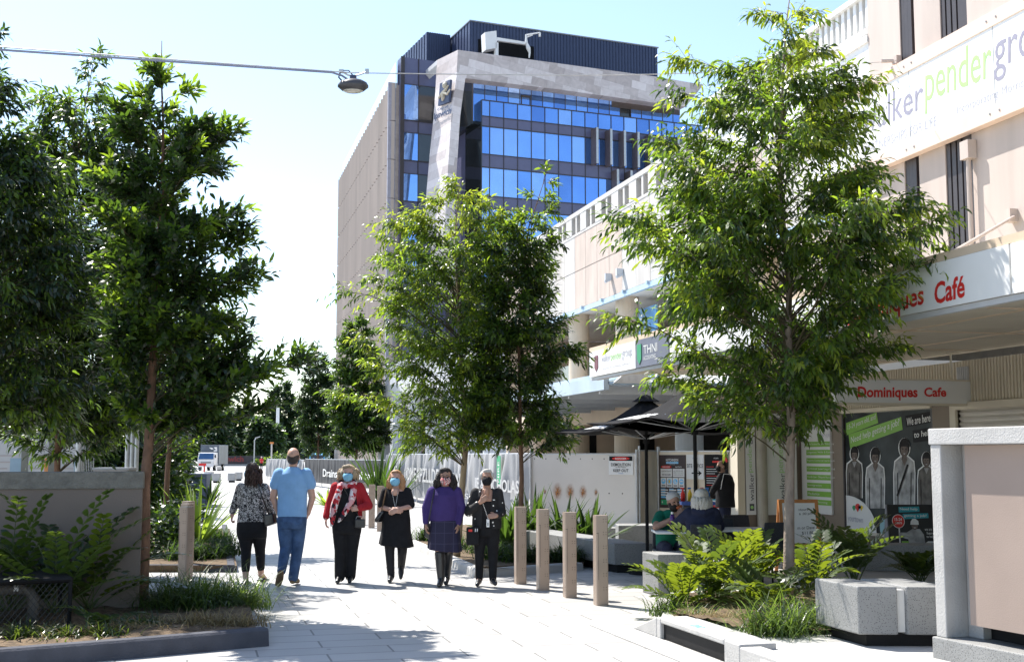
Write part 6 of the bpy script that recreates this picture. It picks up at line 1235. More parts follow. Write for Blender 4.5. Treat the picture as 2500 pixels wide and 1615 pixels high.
# ---------------------------------------------------------------- umbrellas
def umbrella(label, px, d, half, zrim, zpeak, rot, seed):
    b = flat(atd(px, HY, d)); t = thing('cafe_umbrella', label, 'umbrella', b, -TH+rot, group='black cafe umbrellas'); m = MB(); N_ = 8
    def rim(i, rr=1.0, dz=0): a = 2*pi*i/8; k = half*(1 if i % 2 == 0 else .90)*rr; return V((k*cos(a), k*sin(a), zrim+(0 if i % 2 == 0 else .06)+dz))
    S = 6; vs = []; fs = []
    for i in range(8):
        for j in range(S+1):
            for k in range(4):
                u = k/4; r0, r1 = rim(i), rim((i+1) % 8); e = r0.lerp(r1, u); t_ = j/S; p = V((0, 0, zpeak)).lerp(e, t_); p.z += -.16*sin(pi*t_)*(.55+.45*1)-.05*sin(pi*u)*t_; vs.append(p)
    for i in range(8):
        for j in range(S):
            for k in range(4):
                a = (i*(S+1)+j)*4+k; a2 = a+1 if k < 3 else (((i+1) % 8)*(S+1)+j)*4; fs.append((a, a2, a2+4, a+4))
    m.add(vs, fs); o = m.build('canopy', M_canv, t, smooth=True); so_ = o.modifiers.new('solid', 'SOLIDIFY'); so_.thickness = .006; BAKE.append(o)
    m = MB().loft([rg(0, 0, zpeak-.075, .22, .22, 8), rg(0, 0, zpeak-.0, .10, .10, 8), rg(0, 0, zpeak+.03, .015, .015, 8)]); m.build('vent_cap', M_canv, t)
    MB().tube([(0, 0, 0), (0, 0, zpeak)], .026, 12).build('pole', M_black, t); MB().cyl((0, 0, zrim-.16), .05, .1, 12).build('hub', M_black, t)
    for i in range(8): MB().tube([(0, 0, zrim-.1), rim(i, .62, (zpeak-zrim)*.30-.12)], .009, 5).build('strut', M_galv, t)
    MB().cyl((0, 0, .004), .28, .06, 20).build('base', M_black, t)
    for k, i0 in enumerate((4,)):
        a = rim(i0, .86, .0); b2 = rim(i0+1, .86, .0); pk_ = V((0, 0, zpeak)); u = ((a+b2)/2).lerp(pk_, .30)-(a+b2)/2; lift = V((0, 0, .0))
        nrm = (b2-a).cross(u).normalized(); nrm = nrm if nrm.z > 0 else -nrm
        r_ = (b2-a)*.42; o_ = a+(b2-a)*.29+nrm*(-.005)
        mm = MB(); v, f, asp = tmesh('BARE', .02); 
        def surf(x, y):
            p = o_+r_*x+u*y; rad = math.hypot(p.x, p.y); tt = min(1, rad/half/.97); uu = 0; p.z = zpeak+(zrim-zpeak)*tt-.16*sin(pi*tt)+.022; return p
        mm.add([surf(x, y) for x, y in v], f); mm.build('lettering', M_white, t, fix=False)
    return t
M_canv = P('black canvas', (.015, .015, .017), .8, .2, 5, .3, 60, spec=.08)
umbrella('left black cafe umbrella over the long concrete bench', 1578, 18.6, 1.50, 2.10, 2.64, R(22), 1)
umbrella('right black cafe umbrella half hidden by the tall right tree', 1697, 17.3, 1.56, 2.20, 2.76, R(10), 2)
# ---------------------------------------------------------------- cafe furniture
def table(label, b, hx=.36, hy=.36, h=.74):
    t = thing('cafe_table', label, 'table', b, -TH, group='white cafe tables'); MB().box(-hx, hx, -hy, hy, h-.03, h).build('table_top', M_white, t, bev=.008); MB().cyl((0, 0, .03), .03, h-.06, 12).build('stem', M_galv, t); MB().cbox((0, 0, .02), .5, .08, .03).cbox((0, 0, .021), .08, .5, .03).build('foot', M_galv, t); return t
table('white cafe table with the purple bottle between the seated pair', tb+RT*.1, .36, .3); table('empty white cafe table behind the sunlit cycads', flat(atd(1800, HY, 17.4)), .42, .36)
def chair(label, b, rz):
    t = thing('cafe_chair', label, 'chair', b, rz, group='dark wicker cafe chairs'); mm = P('dark wicker', (.03, .032, .04), .6, .3, 60, .6, 120)
    MB().box(-.22, .22, -.22, .22, .42, .46).build('seat', mm, t, bev=.01); MB().prism([(-.22, .20, .46), (.22, .20, .46), (.20, .27, .86), (-.20, .27, .86)], (0, .03, 0)).build('backrest', mm, t, bev=.01)
    for sx in (-1, 1):
        for sy in (-1, 1): MB().tube([(sx*.19, sy*.19, .42), (sx*.21, sy*.21, .004)], .014, 8).build('leg', M_black, t)
    return t
chair('dark wicker chair under the navy jacket woman', AW_+RT*.17-FW*.44, -TH+pi); chair('dark wicker chair under the bearded man', AM_-RT*.18+FW*.38, -TH)
chair('dark wicker chair left of the orange easel board', flat(atd(1762, HY, 18.2)), -TH+R(160)); chair('dark wicker chair right of the empty white table', flat(atd(1868, HY, 17.0)), -TH+R(200)); chair('dark wicker chair behind the empty white table', flat(atd(1810, HY, 18.6)), -TH+R(10))
bo = thing('purple_bottle', 'tall purple drink bottle on the white cafe table', 'bottle', flat(tb-RT*.02-FW*.12, .742), -TH)
MB().loft([rg(0, 0, 0, .034, .034, 16), rg(0, 0, .15, .036, .036, 16), rg(0, 0, .2, .03, .03, 16), rg(0, 0, .225, .014, .014, 16)]).build('bottle_body', P('purple drink', (.07, .015, .16), .2, .3, 20, spec=.6), bo, smooth=True); MB().cyl((0, 0, .226), .017, .03, 12).build('cap', M_white, bo); MB().loft([rg(0, 0, .06, .037, .037, 16), rg(0, 0, .14, .0375, .0375, 16)], False).build('bottle_label', P('dark label', (.25, .05, .12), .4), bo)
MB_p = MB().prism([(.1, -.1, 0), (.3, -.14, 0), (.34, .04, 0), (.12, .08, 0)], (0, 0, .012)).ell((.22, -.03, .02), (.09, .07, .02)).build('napkin', M_white, None); MB_p.location = flat(tb, .742); MB_p.rotation_euler = (0, 0, -TH); tag(MB_p, 'crumpled white wrapper on the cafe table beside the bottle', 'wrapper')
# ---------------------------------------------------------------- cleaning trolley with bottles
ct = flat(atd(1700, HY, 22.8)); tr = thing('cleaning_trolley', 'dark cleaning trolley with blue tray behind the seated pair', 'trolley', ct, -TH)
MB().box(-.30, .26, -.28, .28, .12, .86).build('bin', P('charcoal plastic', (.04, .042, .05), .5), tr, bev=.03); MB().box(-.33, .29, -.31, .31, .86, .92).build('tray', P('blue plastic', (.02, .06, .25), .45), tr, bev=.01)
for sx in (-.22, .2):
    for sy in (-.2, .2): MB().tube([(sx-.015, sy, .06), (sx+.015, sy, .06)], .056, 12).build('wheel', M_black, tr)
text('tes', M_offw, (.05, -.283, .5), (.14, 0, 0), (0, 0, .06), tr)
for k, (x, c, lab) in enumerate([(-.26, M_red, 'red topped spray bottle on the blue trolley tray'), (-.13, M_yel, 'yellow spray bottle on the blue trolley tray'), (-.02, M_white, 'white spray bottle on the blue trolley tray'), (.10, M_white, 'white bottle with red trigger on trolley tray'), (.2, M_blue, 'blue caddy bottle at the right trolley end')]):
    t = thing('spray_bottle', lab, 'bottle', ct+RT*x+UZ*.921, -TH, group='spray bottles on the trolley'); MB().loft([rg(0, 0, 0, .04, .03, 12), rg(0, 0, .14, .04, .03, 12), rg(0, 0, .19, .015, .015, 12), rg(0, 0, .22, .014, .014, 12)]).build('bottle_body', c, t, smooth=True); MB().box(-.04, .02, -.012, .012, .22, .25).build('trigger', M_red if k in (0, 3) else M_blue, t)
# ---------------------------------------------------------------- pavement boards
ab = flat(G(2222, 1366)); af = thing('black_pavement_sign', 'black A-frame pavement sign about getting a job with worker photo', 'sign', ab, -TH-R(6))
M_af = P('black sign board', (.016, .016, .017), .35, .15, 4); hA = .93
def lean(x, z, off=0): return V((x, -.28+.22*z/hA-off, z))
MB().prism([lean(-.36, .0), lean(.38, .0), lean(.38, hA), lean(-.36, hA)], (0, .02, 0)).build('front_board', M_af, af); MB().prism([V((-.36, .28, 0)), V((.38, .28, 0)), V((.38, -.04, hA)), V((-.36, -.04, hA))], (0, .02, 0)).build('rear_board', M_af, af)
MB().prism([lean(-.37, 0), lean(-.37, hA), V((-.37, .02, hA)), V((-.37, .28, 0))], (-.012, 0, 0)).build('side_web', P('grey side web', (.22, .22, .24), .5), af)
def afl(name, pts, mat, k=1): return MB().prism([lean(x, z, .001+.003*k) for x, z in pts], (0, -.002, 0)).build(name, mat, af)
def aft(s, mat, x, z, w, h, k=2, **kw): return text(s, mat, lean(x, z, .003*k), V((w, 0, 0)), lean(0, h)-lean(0, 0), af, .003, **kw)
afl('teal_banner', [(-.18, .80), (.16, .815), (.16, .90), (-.18, .89)], M_teal); afl('teal_banner', [(-.12, .69), (.30, .71), (.30, .79), (-.12, .775)], M_teal)
aft('Need help', M_offw, -.16, .825, .29, .055, bold=.01); aft('getting a job?', M_offw, -.10, .715, .37, .055, bold=.01)
afl('red_disc', [(-.20+.105*cos(2*pi*i/20), .655+.115*sin(2*pi*i/20)) for i in range(20)], M_offw, 1); afl('red_disc', [(-.20+.095*cos(2*pi*i/20), .655+.105*sin(2*pi*i/20)) for i in range(20)], M_red, 2); aft('15-24', M_offw, -.26, .66, .12, .05, 3, bold=.02); aft('years', M_offw, -.255, .595, .11, .045, 3, bold=.02)
afl('pole_print', [(-.21, .30), (-.19, .30), (-.185, .545), (-.205, .545)], M_offw); afl('green_patch', [(-.17, .19), (.05, .19), (.05, .33), (-.17, .33)], M_green, 1)
afl('worker_print', [(-.2, .40), (-.06, .36), (-.04, .20), (.22, .20), (.2, .44), (.14, .53), (.02, .53), (-.08, .47), (-.2, .47)], M_g1, 2); afl('worker_face_print', [(.06+.052*cos(2*pi*i/16), .585+.07*sin(2*pi*i/16)) for i in range(16)], M_skinp, 3); afl('helmet_print', [(-.01, .60), (.13, .60), (.125, .66), (.08, .70), (.03, .695), (-.0, .65)], M_offw, 4); afl('smile_print', [(.035, .555), (.085, .555), (.06, .54)], M_offw, 4)
aft('we are', M_offw, .22, .50, .12, .035); aft('here', M_offw, .25, .44, .12, .045, bold=.01); aft('to help!', M_offw, .24, .375, .13, .05, bold=.01)
afl('white_panel', [(-.10, .02), (.37, .02), (.37, .33), (.26, .33), (.14, .25), (-.10, .17)], M_offw, 3); afl('red_arrow', [(-.05, .05), (.20, .05), (.20, .02), (.30, .09), (.20, .16), (.20, .135), (-.05, .135)], M_red, 4); aft('way', M_offw, .03, .06, .14, .06, 6, bold=.01)
for x, c in ((.24, M_red), (.27, M_yel), (.30, M_sky)): afl('balloon_print', [(x+.016*cos(i*pi/5), .27+.022*sin(i*pi/5)) for i in range(10)], c, 4)
eb = flat(atd(1945, HY, 18.6)); es = thing('easel_whiteboard', 'orange timber framed whiteboard easel with handwritten menu', 'sign', eb, -TH+R(4)); he = 1.10
def le_(x, z, off=0): return V((x, -.22+.2*z/he-off, z))
MB().prism([le_(-.30, 0), le_(-.25, 0), le_(-.25, he), le_(-.30, he)], (0, .03, 0)).prism([le_(.25, 0), le_(.30, 0), le_(.30, he), le_(.25, he)], (0, .03, 0)).prism([le_(-.25, he-.05), le_(.25, he-.05), le_(.25, he), le_(-.25, he)], (0, .03, 0)).prism([le_(-.25, .40), le_(.25, .40), le_(.25, .46), le_(-.25, .46)], (0, .03, 0)).prism([V((-.30, .25, 0)), V((-.25, .25, 0)), V((-.25, .02, he)), V((-.30, .02, he))], (0, .025, 0)).prism([V((.25, .25, 0)), V((.30, .25, 0)), V((.30, .02, he)), V((.25, .02, he))], (0, .025, 0)).build('timber_frame', M_org, es)
MB().prism([le_(-.249, .461, -.008), le_(.249, .461, -.008), le_(.249, he-.051, -.008), le_(-.249, he-.051, -.008)], (0, .01, 0)).build('whiteboard', M_white, es)
for s, x, z, w, h in (('Hours', -.0, .93, .14, .035), ('6 .00 pm', .0, .86, .2, .045), ('m or Dave', -.04, .66, .26, .045), ('$11.80', .02, .58, .18, .05)): text(s, M_black, le_(x, z, -.007), V((w, .0, .008)), le_(0, h)-le_(0, 0), es, .002)
# ---------------------------------------------------------------- hoardings and fences
def panelled(name, label, a, b, h, mat, cat='fence', posts=3, th=.04, ph=.12):
    a, b = flat(a), flat(b); d = (b-a); L = d.length; d.normalize(); n = V((-d.y, d.x, 0)); t = thing(name, label, cat, a, world=True)
    MB().obox(a+UZ*.03, d*L, n*th, UZ*(h-.03)).build('panel', mat, t); m = MB()
    for k in range(posts): m.tube([a+d*(L*k/(posts-1))-n*.03, a+d*(L*k/(posts-1))-n*.03+UZ*(h+ph)], .025, 8)
    m.obox(a+UZ*h-n*.01, d*L, n*(th+.02), UZ*.03); m.build('post_and_rail', M_galv, t); return t, a, d, n, L
hA_, hB_ = atd(1297, HY, 30.0), atd(1555, HY, 28.6)
t, a, d, n, L = panelled('white_hoarding', 'rust stained white hoarding panel with demolition warning sign', hA_, hB_, 1.78, P('hoarding white', (.62, .58, .53), .6, .06, 1.0, .03, 30), posts=2)
m = MB(); rs = MB()
for k in range(9):
    for z in (.12, 1.68): m.tube([a+d*(L*(k+.3)/9)-n*.001+UZ*z, a+d*(L*(k+.3)/9)-n*.008+UZ*z], .014, 6)
for k, z in ((2, .86), (3, .86), (4, .87), (5, .87), (6, .88), (7, .88), (1, .86)): m.tube([a+d*(L*(k+.1)/8.2)-n*.001+UZ*z, a+d*(L*(k+.1)/8.2)-n*.008+UZ*z], .016, 6)
m.build('bolt', M_dark, t)
rnd = random.Random(4)
def rustmat():
    m, N, L_, b = newmat('rust bloom'); b.inputs['Base Color'].default_value = (.42, .17, .04, 1); b.inputs['Roughness'].default_value = .9; tc = N.new('ShaderNodeTexCoord'); g_ = N.new('ShaderNodeTexGradient'); g_.gradient_type = 'SPHERICAL'
    no = N.new('ShaderNodeTexNoise'); no.inputs['Scale'].default_value = 3; L_.new(tc.outputs['Object'], no.inputs['Vector']); L_.new(tc.outputs['Object'], g_.inputs[0]); mu = N.new('ShaderNodeMath'); mu.operation = 'MULTIPLY'; L_.new(g_.outputs['Fac'], mu.inputs[0]); L_.new(no.outputs['Fac'], mu.inputs[1]); p2_ = N.new('ShaderNodeMath'); p2_.operation = 'POWER'; p2_.inputs[1].default_value = 1.5; L_.new(mu.outputs[0], p2_.inputs[0]); sc_ = N.new('ShaderNodeMath'); sc_.operation = 'MULTIPLY'; sc_.inputs[1].default_value = 2.6; L_.new(p2_.outputs[0], sc_.inputs[0]); L_.new(sc_.outputs[0], b.inputs['Alpha']); return m
M_rb = rustmat()
for k, sz in ((2, .25), (3, .23), (4, .20), (5, .11), (1, .08)):
    me = bpy.data.meshes.new('rust_stain'); N_ = 24; me.from_pydata([(0, 0, 0)]+[(cos(2*pi*i/N_), 0, sin(2*pi*i/N_)) for i in range(N_)], [], [(0, 1+i, 1+(i+1) % N_) for i in range(N_)]); me.materials.append(M_rb)
    o = bpy.data.objects.new('rust_stain', me); COL.objects.link(o); o.parent = t; o.matrix_parent_inverse = t.matrix_basis.inverted(); o.location = a+d*(L*(k+.1)/8.2)-n*.0005-n*.003+UZ*(.90); o.scale = (sz*.62, sz, sz); o.rotation_euler = (0, 0, math.atan2(d.y, d.x))
def board(name, label, c, r, u, mat, th=.012, cat='sign'):
    """flat sign: bottom left corner c, right vector r, up vector u; returns thing and a placing function"""
    nn_ = V(r).cross(V(u)).normalized(); t = thing(name, label, cat, c, world=True); MB().obox(c+nn_*.001, r, u, nn_*th).build('panel', mat, t)
    def at_(x, y, lift=0): return c+V(r)*x+V(u)*y+nn_*(th+.002+lift)
    def rc(nm, x0, x1, y0, y1, mt, lift=0): return MB().prism([at_(x0, y0, lift), at_(x1, y0, lift), at_(x1, y1, lift), at_(x0, y1, lift)], nn_*.0015).build(nm, mt, t)
    def tx(s, mt, x0, x1, y0, y1, lift=.003, **k): return text(s, mt, at_(x0, y0, lift), V(r)*(x1-x0), V(u)*(y1-y0), t, .001, **k)
    return t, at_, rc, tx
c = a+d*(L*.765)+UZ*1.36
sgn, at_, rc, tx = board('danger_sign', 'white danger demolition keep out sign on the rusty hoarding', a+d*(L*.745)+UZ*1.31-n*.003, d*.62, UZ*.44, M_offw)
rc('black_header', .02, .98, .74, .98, M_black); MB().prism([at_(.5+.36*cos(2*pi*i/24), .86+.095*sin(2*pi*i/24), .0018) for i in range(24)], sgn and V((0, 0, 0))+(-n)*.001).build('red_oval', M_red, sgn)
tx('DANGER', M_offw, .27, .73, .815, .90, .0035, bold=.02); tx('DEMOLITION', M_black, .10, .90, .46, .62, bold=.01); tx('IN PROGRESS', M_black, .29, .71, .375, .435); tx('KEEP OUT', M_black, .19, .81, .155, .31, bold=.01); tx('HUTCHINSON', M_blue, .40, .60, .06, .10)
hC = atd(1606, HY, 31.2); panelled('cream_hoarding', 'short angled cream hoarding panel between two steel posts', hB_+RT*.02, hC, 1.86, P('cream hoarding', (.66, .56, .42), .6, .12, 2), posts=2)
hD, hE = atd(1608, HY, 29.0), atd(1799, HY, 27.6)
t, a, d, n, L = panelled('sign_hoarding', 'cream hoarding carrying the building site notice boards', hD, hE, 1.84, P('cream hoarding', (.66, .56, .42), .6, .12, 2), posts=3)
M_brd = P('dark brown sign board', (.045, .03, .028), .5, .1, 4)
sgn, at_, rc, tx = board('site_safety_sign', 'brown site safety notice board with blue mandatory symbols', a+d*.02+UZ*.55-n*.003, d*.74, UZ*1.22, M_brd)
tx('HUTCHINSON', M_offw, .27, .73, .88, .93, bold=.02); rc('blue_bar', .27, .73, .835, .872, M_sky); tx('BUILDERS', M_offw, .30, .70, .842, .864, .004); tx('www', M_offw, .4, .6, .815, .825)
rc('white_panel', .06, .49, .585, .74, M_offw); rc('white_panel', .52, .95, .585, .74, M_offw); MB().prism([at_(.275+.2*cos(2*pi*i/20), .775+.027*sin(2*pi*i/20)) for i in range(20)], -n*.001).build('red_oval', M_red, sgn); tx('DANGER', M_offw, .14, .41, .762, .787, .004, bold=.01); tx('NOTICE', M_offw, .62, .85, .762, .787, .004, bold=.01)
tx('CONSTRUCTION SITE', M_black, .09, .46, .68, .705); tx('NO ACCESS', M_black, .12, .44, .61, .645, bold=.01); tx('ALL VISITORS MUST', M_black, .55, .92, .69, .71); tx('REPORT TO SITE OFFICE', M_black, .55, .92, .655, .675); tx('AND FILL IN REGISTER', M_black, .55, .92, .615, .635)
for k in range(4):
    x = .06+.225*k; rc('symbol_panel', x, x+.205, .39, .57, M_offw); dk_ = MB().prism([at_(x+.1025+.08*cos(2*pi*i/20), .50+.049*sin(2*pi*i/20)) for i in range(20)], -n*.002).build('blue_disc', M_sky, sgn)
    MB().prism([at_(x+.1025+p[0], .50+p[1], .002) for p in ([(-.04, 0), (.04, 0), (.03, .03), (-.03, .03)], [(-.03, -.03), (.03, -.03), (.03, .03), (-.03, .03)], [(-.03, -.03), (.045, -.03), (.045, -.012), (0, -.005), (0, .03), (-.03, .03)], [(-.05, -.008), (.05, -.008), (.05, .018), (-.05, .018)])[k]], -n*.001).build('symbol', (M_offw, M_yel, M_offw, M_offw)[k], dk_); rc('caption', x+.03, x+.175, .41, .43, M_ink, .002)
for k in range(4):
    for j in range(3): rc('list_bar', .06+.31*j, .06+.31*j+.27, .185+.047*k, .185+.047*k+.022, M_offw if k else M_sky)
    for j in range(3): rc('list_bar', .06+.31*j, .06+.31*j+.17, .21+.047*k, .21+.047*k+.012, M_sky)
rc('green_panel', .06, .94, .06, .155, M_dgreen); tx('+', M_offw, .09, .14, .08, .135, .004)
sgn, at_, rc, tx = board('site_office_sign', 'white SITE OFFICE arrow sign on the cream hoarding', a+d*.78+UZ*1.22-n*.003, d*.47, UZ*.56, M_offw)
tx('SITE OFFICE', M_black, .03, .97, .46, .62, bold=.005); tx('HUTCHINSON', M_blue, .38, .66, .82, .88); MB().prism([at_(*p) for p in ((.30, .22), (.72, .22), (.68, .12), (.88, .245), (.68, .37), (.72, .27), (.30, .27))], -n*.0015).build('arrow', M_black, sgn)
sgn, at_, rc, tx = board('black_site_rules_sign', 'black site rules board with red dot behind the standing person', a+d*1.27+UZ*.95-n*.003, d*.62, UZ*.83, M_black)
tx('HUTCHINSON', M_offw, .4, .6, .88, .92); rc('red_bar', .34, .68, .78, .83, M_red); MB().prism([at_(.93+.1*cos(2*pi*i/20)-.05, .84+.09*sin(2*pi*i/20)) for i in range(20)], -n*.001).build('red_disc', M_red, sgn)
for k in range(9): rc('text_line', .08, .4+.4*((k*37) % 10)/10, .66-.062*k, .675-.062*k, M_offw if k % 4 else M_red)
sgn, at_, rc, tx = board('coloured_notice', 'pale notice with teal and orange bands below black rules board', a+d*1.40+UZ*.32-n*.003, d*.45, UZ*.60, M_offw)
for k, mt in enumerate((M_teal, M_red, M_org)): rc('colour_band', .05, .95, .72-.28*k, .94-.28*k, mt)
# cloth covered fence with white banner lettering
def clothfence(name, label, a, b, z0, h, mat, seed, waves=40, amp=.06):
    a, b = flat(a), flat(b); d = b-a; L = d.length; d.normalize(); n = V((-d.y, d.x, 0)); n = n if n.dot(FW) < 0 else -n; rnd = random.Random(seed); t = thing(name, label, 'fence', a, world=True); N_ = int(L*14); m = MB(); ph = [rnd.uniform(0, 6) for _ in range(4)]
    for i in range(N_+1):
        x = L*i/N_
        for j in range(6):
            k = amp*(.3+.7*sin(pi*j/5))*(sin(x*3.1+ph[0]+.25*j)+.7*sin(x*7.3+ph[1]-.3*j)+.4*sin(x*13+ph[2])); m.v.append(tuple(a+d*x+n*(k*1.5+.05)+UZ*(z0+(h-z0)*j/5)))
    m.f = [(6*i+j, 6*i+6+j, 6*i+7+j, 6*i+1+j) for i in range(N_) for j in range(5)]
    m.build('shade_cloth', mat, t, smooth=True, fix=False); m = MB(); np_ = max(2, int(L/2.4))
    for k in range(np_+1): m.tube([a+d*L*k/np_-n*.05+UZ*.002, a+d*L*k/np_-n*.05+UZ*(h+.08)], .025, 6)
    for z in (.25, h): m.tube([a-n*.05+UZ*z, a+d*L-n*.05+UZ*z], .02, 6)
    m.build('fence_frame', M_galv, t); return t, a, d, n, L
M_cl = P('grey shade cloth', (.30, .30, .305), .8, .18, 2.5, .3, 40, streak=.15); M_mut = P('muted banner print', (.40, .40, .40), .8); M_blk = P('black banner cloth', (.03, .03, .034), .7, .3, 1.5)
fA, fB, fC, fD = atd(652, HY, 95), atd(745, HY, 74), atd(948, HY, 54), atd(1296, HY, 30.3)
t, a, d, n, L = clothfence('cloth_covered_fence', 'long grey cloth site fence with white lettering behind masked pedestrians', fC, fD, .2, 1.80, M_cl, 3)
for s, x0, x1, z0, z1 in (('HINE A', .07, .2, .9, 1.35), ('OMEAPZLLDE', .26, .54, .82, 1.32), ('DANN', .60, .72, .7, 1.22), ('JE & NICHOLAS', .77, .985, .72, 1.14)): text(s, M_mut, a+d*L*x0+n*.21+UZ*z0, d*L*(x1-x0), UZ*(z1-z0), t, .001, bold=.02)
text('ST ST', M_mut, a+d*L*.62+n*.21+UZ*.48, d*L*.16, UZ*.16, t, .001); gsn = MB().obox(a+d*L*.885+n*.19+UZ*.95, d*.42, UZ*.8, n*.01).build('green_tag', M_dgreen, t); text('HIRE', M_offw, a+d*L*.885+n*.202+d*.3+UZ*1.05, UZ*.55, -d*.18, gsn, .002)
t, a, d, n, L = clothfence('banner_fence', 'black banner site fence reading Drains and Roof tech', fB, fC, .25, 1.55, M_blk, 5, amp=.02)
text('Drains and Roof tech', M_offw, a+d*L*.30+n*.1+UZ*.62, d*L*.62, UZ*.42, t, .001, bold=.01)
clothfence('far_cloth_fence', 'farther grey cloth fence beside the white mast', fA, fB, .2, 1.5, M_cl, 7)
m = MB()
for k, (px, py) in enumerate(((668, 1210), (676, 1222))):
    t = thing('fence_foot', ('nearer' if k else 'farther')+' yellow fence foot block on the paving beside blue t-shirt man', 'block', G(px, py), -TH, group='yellow fence feet'); MB().box(-.3, .3, -.11, .11, .002, .13).build('block', M_yel, t, bev=.03)
# poster hoarding and poles on the left behind the wall
dP = 27.0; M_ph = P('hoarding grey white', (.36, .36, .36), .5, .15, 1)
for k, (x0, x1, lab, mt) in enumerate([(-60, 62, 'pale poster panel at the left frame edge behind the wall', M_ph), (66, 128, 'pale poster panel left of the dark trunk behind wall', M_ph), (148, 196, 'pale poster panel with colour patches right of dark trunk', M_ph)]):
    p0, p1 = flat(atd(x0, HY, dP)), flat(atd(x1, HY, dP)); zt2 = atd(x0, 1072, dP).z; t = thing('poster_panel', lab, 'hoarding', p0, world=True, group='poster hoarding behind the wall'); MB().obox(p0+UZ*.01, p1-p0, FW*.06, UZ*zt2).build('panel', mt, t)
    w_ = (p1-p0).length; e_ = (p1-p0).normalized()
    for j in range(7): MB().obox(p0+e_*w_*.12+UZ*(.9+.14*j)-FW*.004, e_*w_*(.3+.4*((j*29) % 7)/7), UZ*.03, FW*.003).build('printed_text', P('faded print', (.30, .27, .26), .6), t)
    MB().obox(p0+e_*w_*.7+UZ*1.2-FW*.004, e_*w_*.24, UZ*.5, FW*.003).build('picture_patch', M_org if k == 1 else P('faded blue print', (.20, .28, .34), .6), t)
    MB().obox(p1-e_*.08+UZ*.01-FW*.02, e_*.14, FW*.1, UZ*(zt2+.1)).build('post', P('dark olive post', (.12, .12, .10), .5), t)
for k, px in enumerate((311, 322, 333)):
    b = flat(atd(px, HY, 24)); t = thing('steel_pole', ('left', 'middle', 'right')[k]+' one of three grey steel poles left of the big trunk', 'pole', b, group='grey steel poles'); MB().cyl((0, 0, .002), .045, 2.5, 12).build('shaft', M_galv, t); MB().cyl((0, 0, .002), .09, .03, 12).build('base_plate', M_galv, t); MB().ell((0, 0, 2.5), (.046, .046, .03)).build('cap', M_galv, t)
pb = flat(atd(228, HY, 22)); t = thing('planter_box', 'grey timber planter box behind the beige wall', 'planter', pb, -TH); MB().box(0, .62, 0, .5, .004, 1.5).build('box_shell', P('grey boards', (.26, .25, .25), .7, .2, 6, streak=4), t); MB().box(-.02, .64, -.02, .52, 1.5, 1.54).build('rim', M_grey, t)
mf = thing('mesh_gate', 'dark steel bar gate panel behind the drooping tree trunk', 'gate', flat(atd(196, HY, 26)), world=True); p0 = flat(atd(196, HY, 26)); m = MB()
for k in range(9): m.tube([p0+RT*.03*k*1.2, p0+RT*.03*k*1.2+UZ*1.95], .006, 5)
for z in (.3, 1.1, 1.9): m.tube([p0+UZ*z, p0+RT*.3+UZ*z], .008, 5)
m.build('bars', M_galv, mf); MB().cyl(p0-RT*.05, .05, 2.3, 10).build('post', M_galv, mf)
# louvred cabinet, ribbed column
lc_ = flat(G(453, 1237)); wC = (flat(G(503, 1237))-lc_); hC_ = atd(453, 1155, lc_.dot(FW)).z
t = thing('louvred_cabinet', 'blue grey louvred service cabinet beside the left planting', 'cabinet', lc_, world=True); MB().obox(lc_+UZ*.05, wC, FW*.7, UZ*(hC_-.08)).build('shell', P('cabinet blue grey', (.10, .12, .16), .5), t)
m = MB(); nl = 16
for k in range(nl):
    z = .12+(hC_-.25)*k/nl; m.prism([lc_+wC*.06-FW*.05+UZ*z, lc_+wC*.94-FW*.05+UZ*z, lc_+wC*.94-FW*.005+UZ*(z+.05), lc_+wC*.06-FW*.005+UZ*(z+.05)], UZ*.012)
m.build('louvres', P('cabinet blue grey light', (.16, .19, .26), .45), t); MB().obox(lc_-wC*.02-FW*.06+UZ*(hC_-.03), wC*1.04, FW*.8, UZ*.03).build('lid', P('cabinet blue grey light', (.16, .19, .26)), t); MB().obox(lc_-wC*.05-FW*.15+UZ*.003, wC*1.5, FW*1.1, UZ*.06).build('plinth', M_conc, t)
rc0 = flat(G(442, 1238)); t = thing('ribbed_column', 'dark grey ribbed column standing left of louvred cabinet', 'column', rc0); m = MB()
m.cyl((0, 0, .002), .26, 3.4, 20)
for k in range(20): a_ = 2*pi*k/20; m.cyl((.26*cos(a_), .26*sin(a_), .002), .028, 3.38, 6)
m.build('shaft', P('weathered grey timber', (.13, .13, .14), .7, .25, 6, .3, 40, streak=.2), t); MB().cyl((0, 0, .002), .36, .08, 20).build('footing', M_conc, t)
MB().cyl((0, 0, 3.4), .30, .06, 20).build('cap', M_grey, t)
# ---------------------------------------------------------------- far plaza things
gq = 'concrete cube seats on the plaza'
for k, (px, py, w, lab) in enumerate([(508, 1172, 20, 'leftmost plaza cube seat, just right of louvred cabinet'), (526, 1178, 18, 'plaza cube seat second from the cabinet'), (564, 1177, 18, 'plaza cube seat left of the patterned top woman hair'), (581, 1173, 16, 'plaza cube seat touching the patterned top woman mask'), (534, 1149, 10, 'small far plaza cube seat near the white truck')]):
    b = flat(G(px, py)); s_ = 3015/b.dot(FW); ww = w/s_; t = thing('cube_seat', lab, 'seat', b, -TH, group=gq); MB().box(-ww/2, ww/2, 0, ww, .12, .62 if k < 4 else .5).build('block', M_conc, t, bev=.02); MB().box(-ww*.36, ww*.36, ww*.14, ww*.8, .002, .121).build('foot', M_black, t)
tk0 = flat(G(482, 1148.5)); s_ = 3015/tk0.dot(FW); trk = thing('delivery_truck', 'white box truck parked at the far end of the street', 'truck', flat(G(502, 1148.5)), -TH); wT_ = .98
M_tw = P('truck white', (.70, .71, .73), .3, .03, 2, spec=.5)
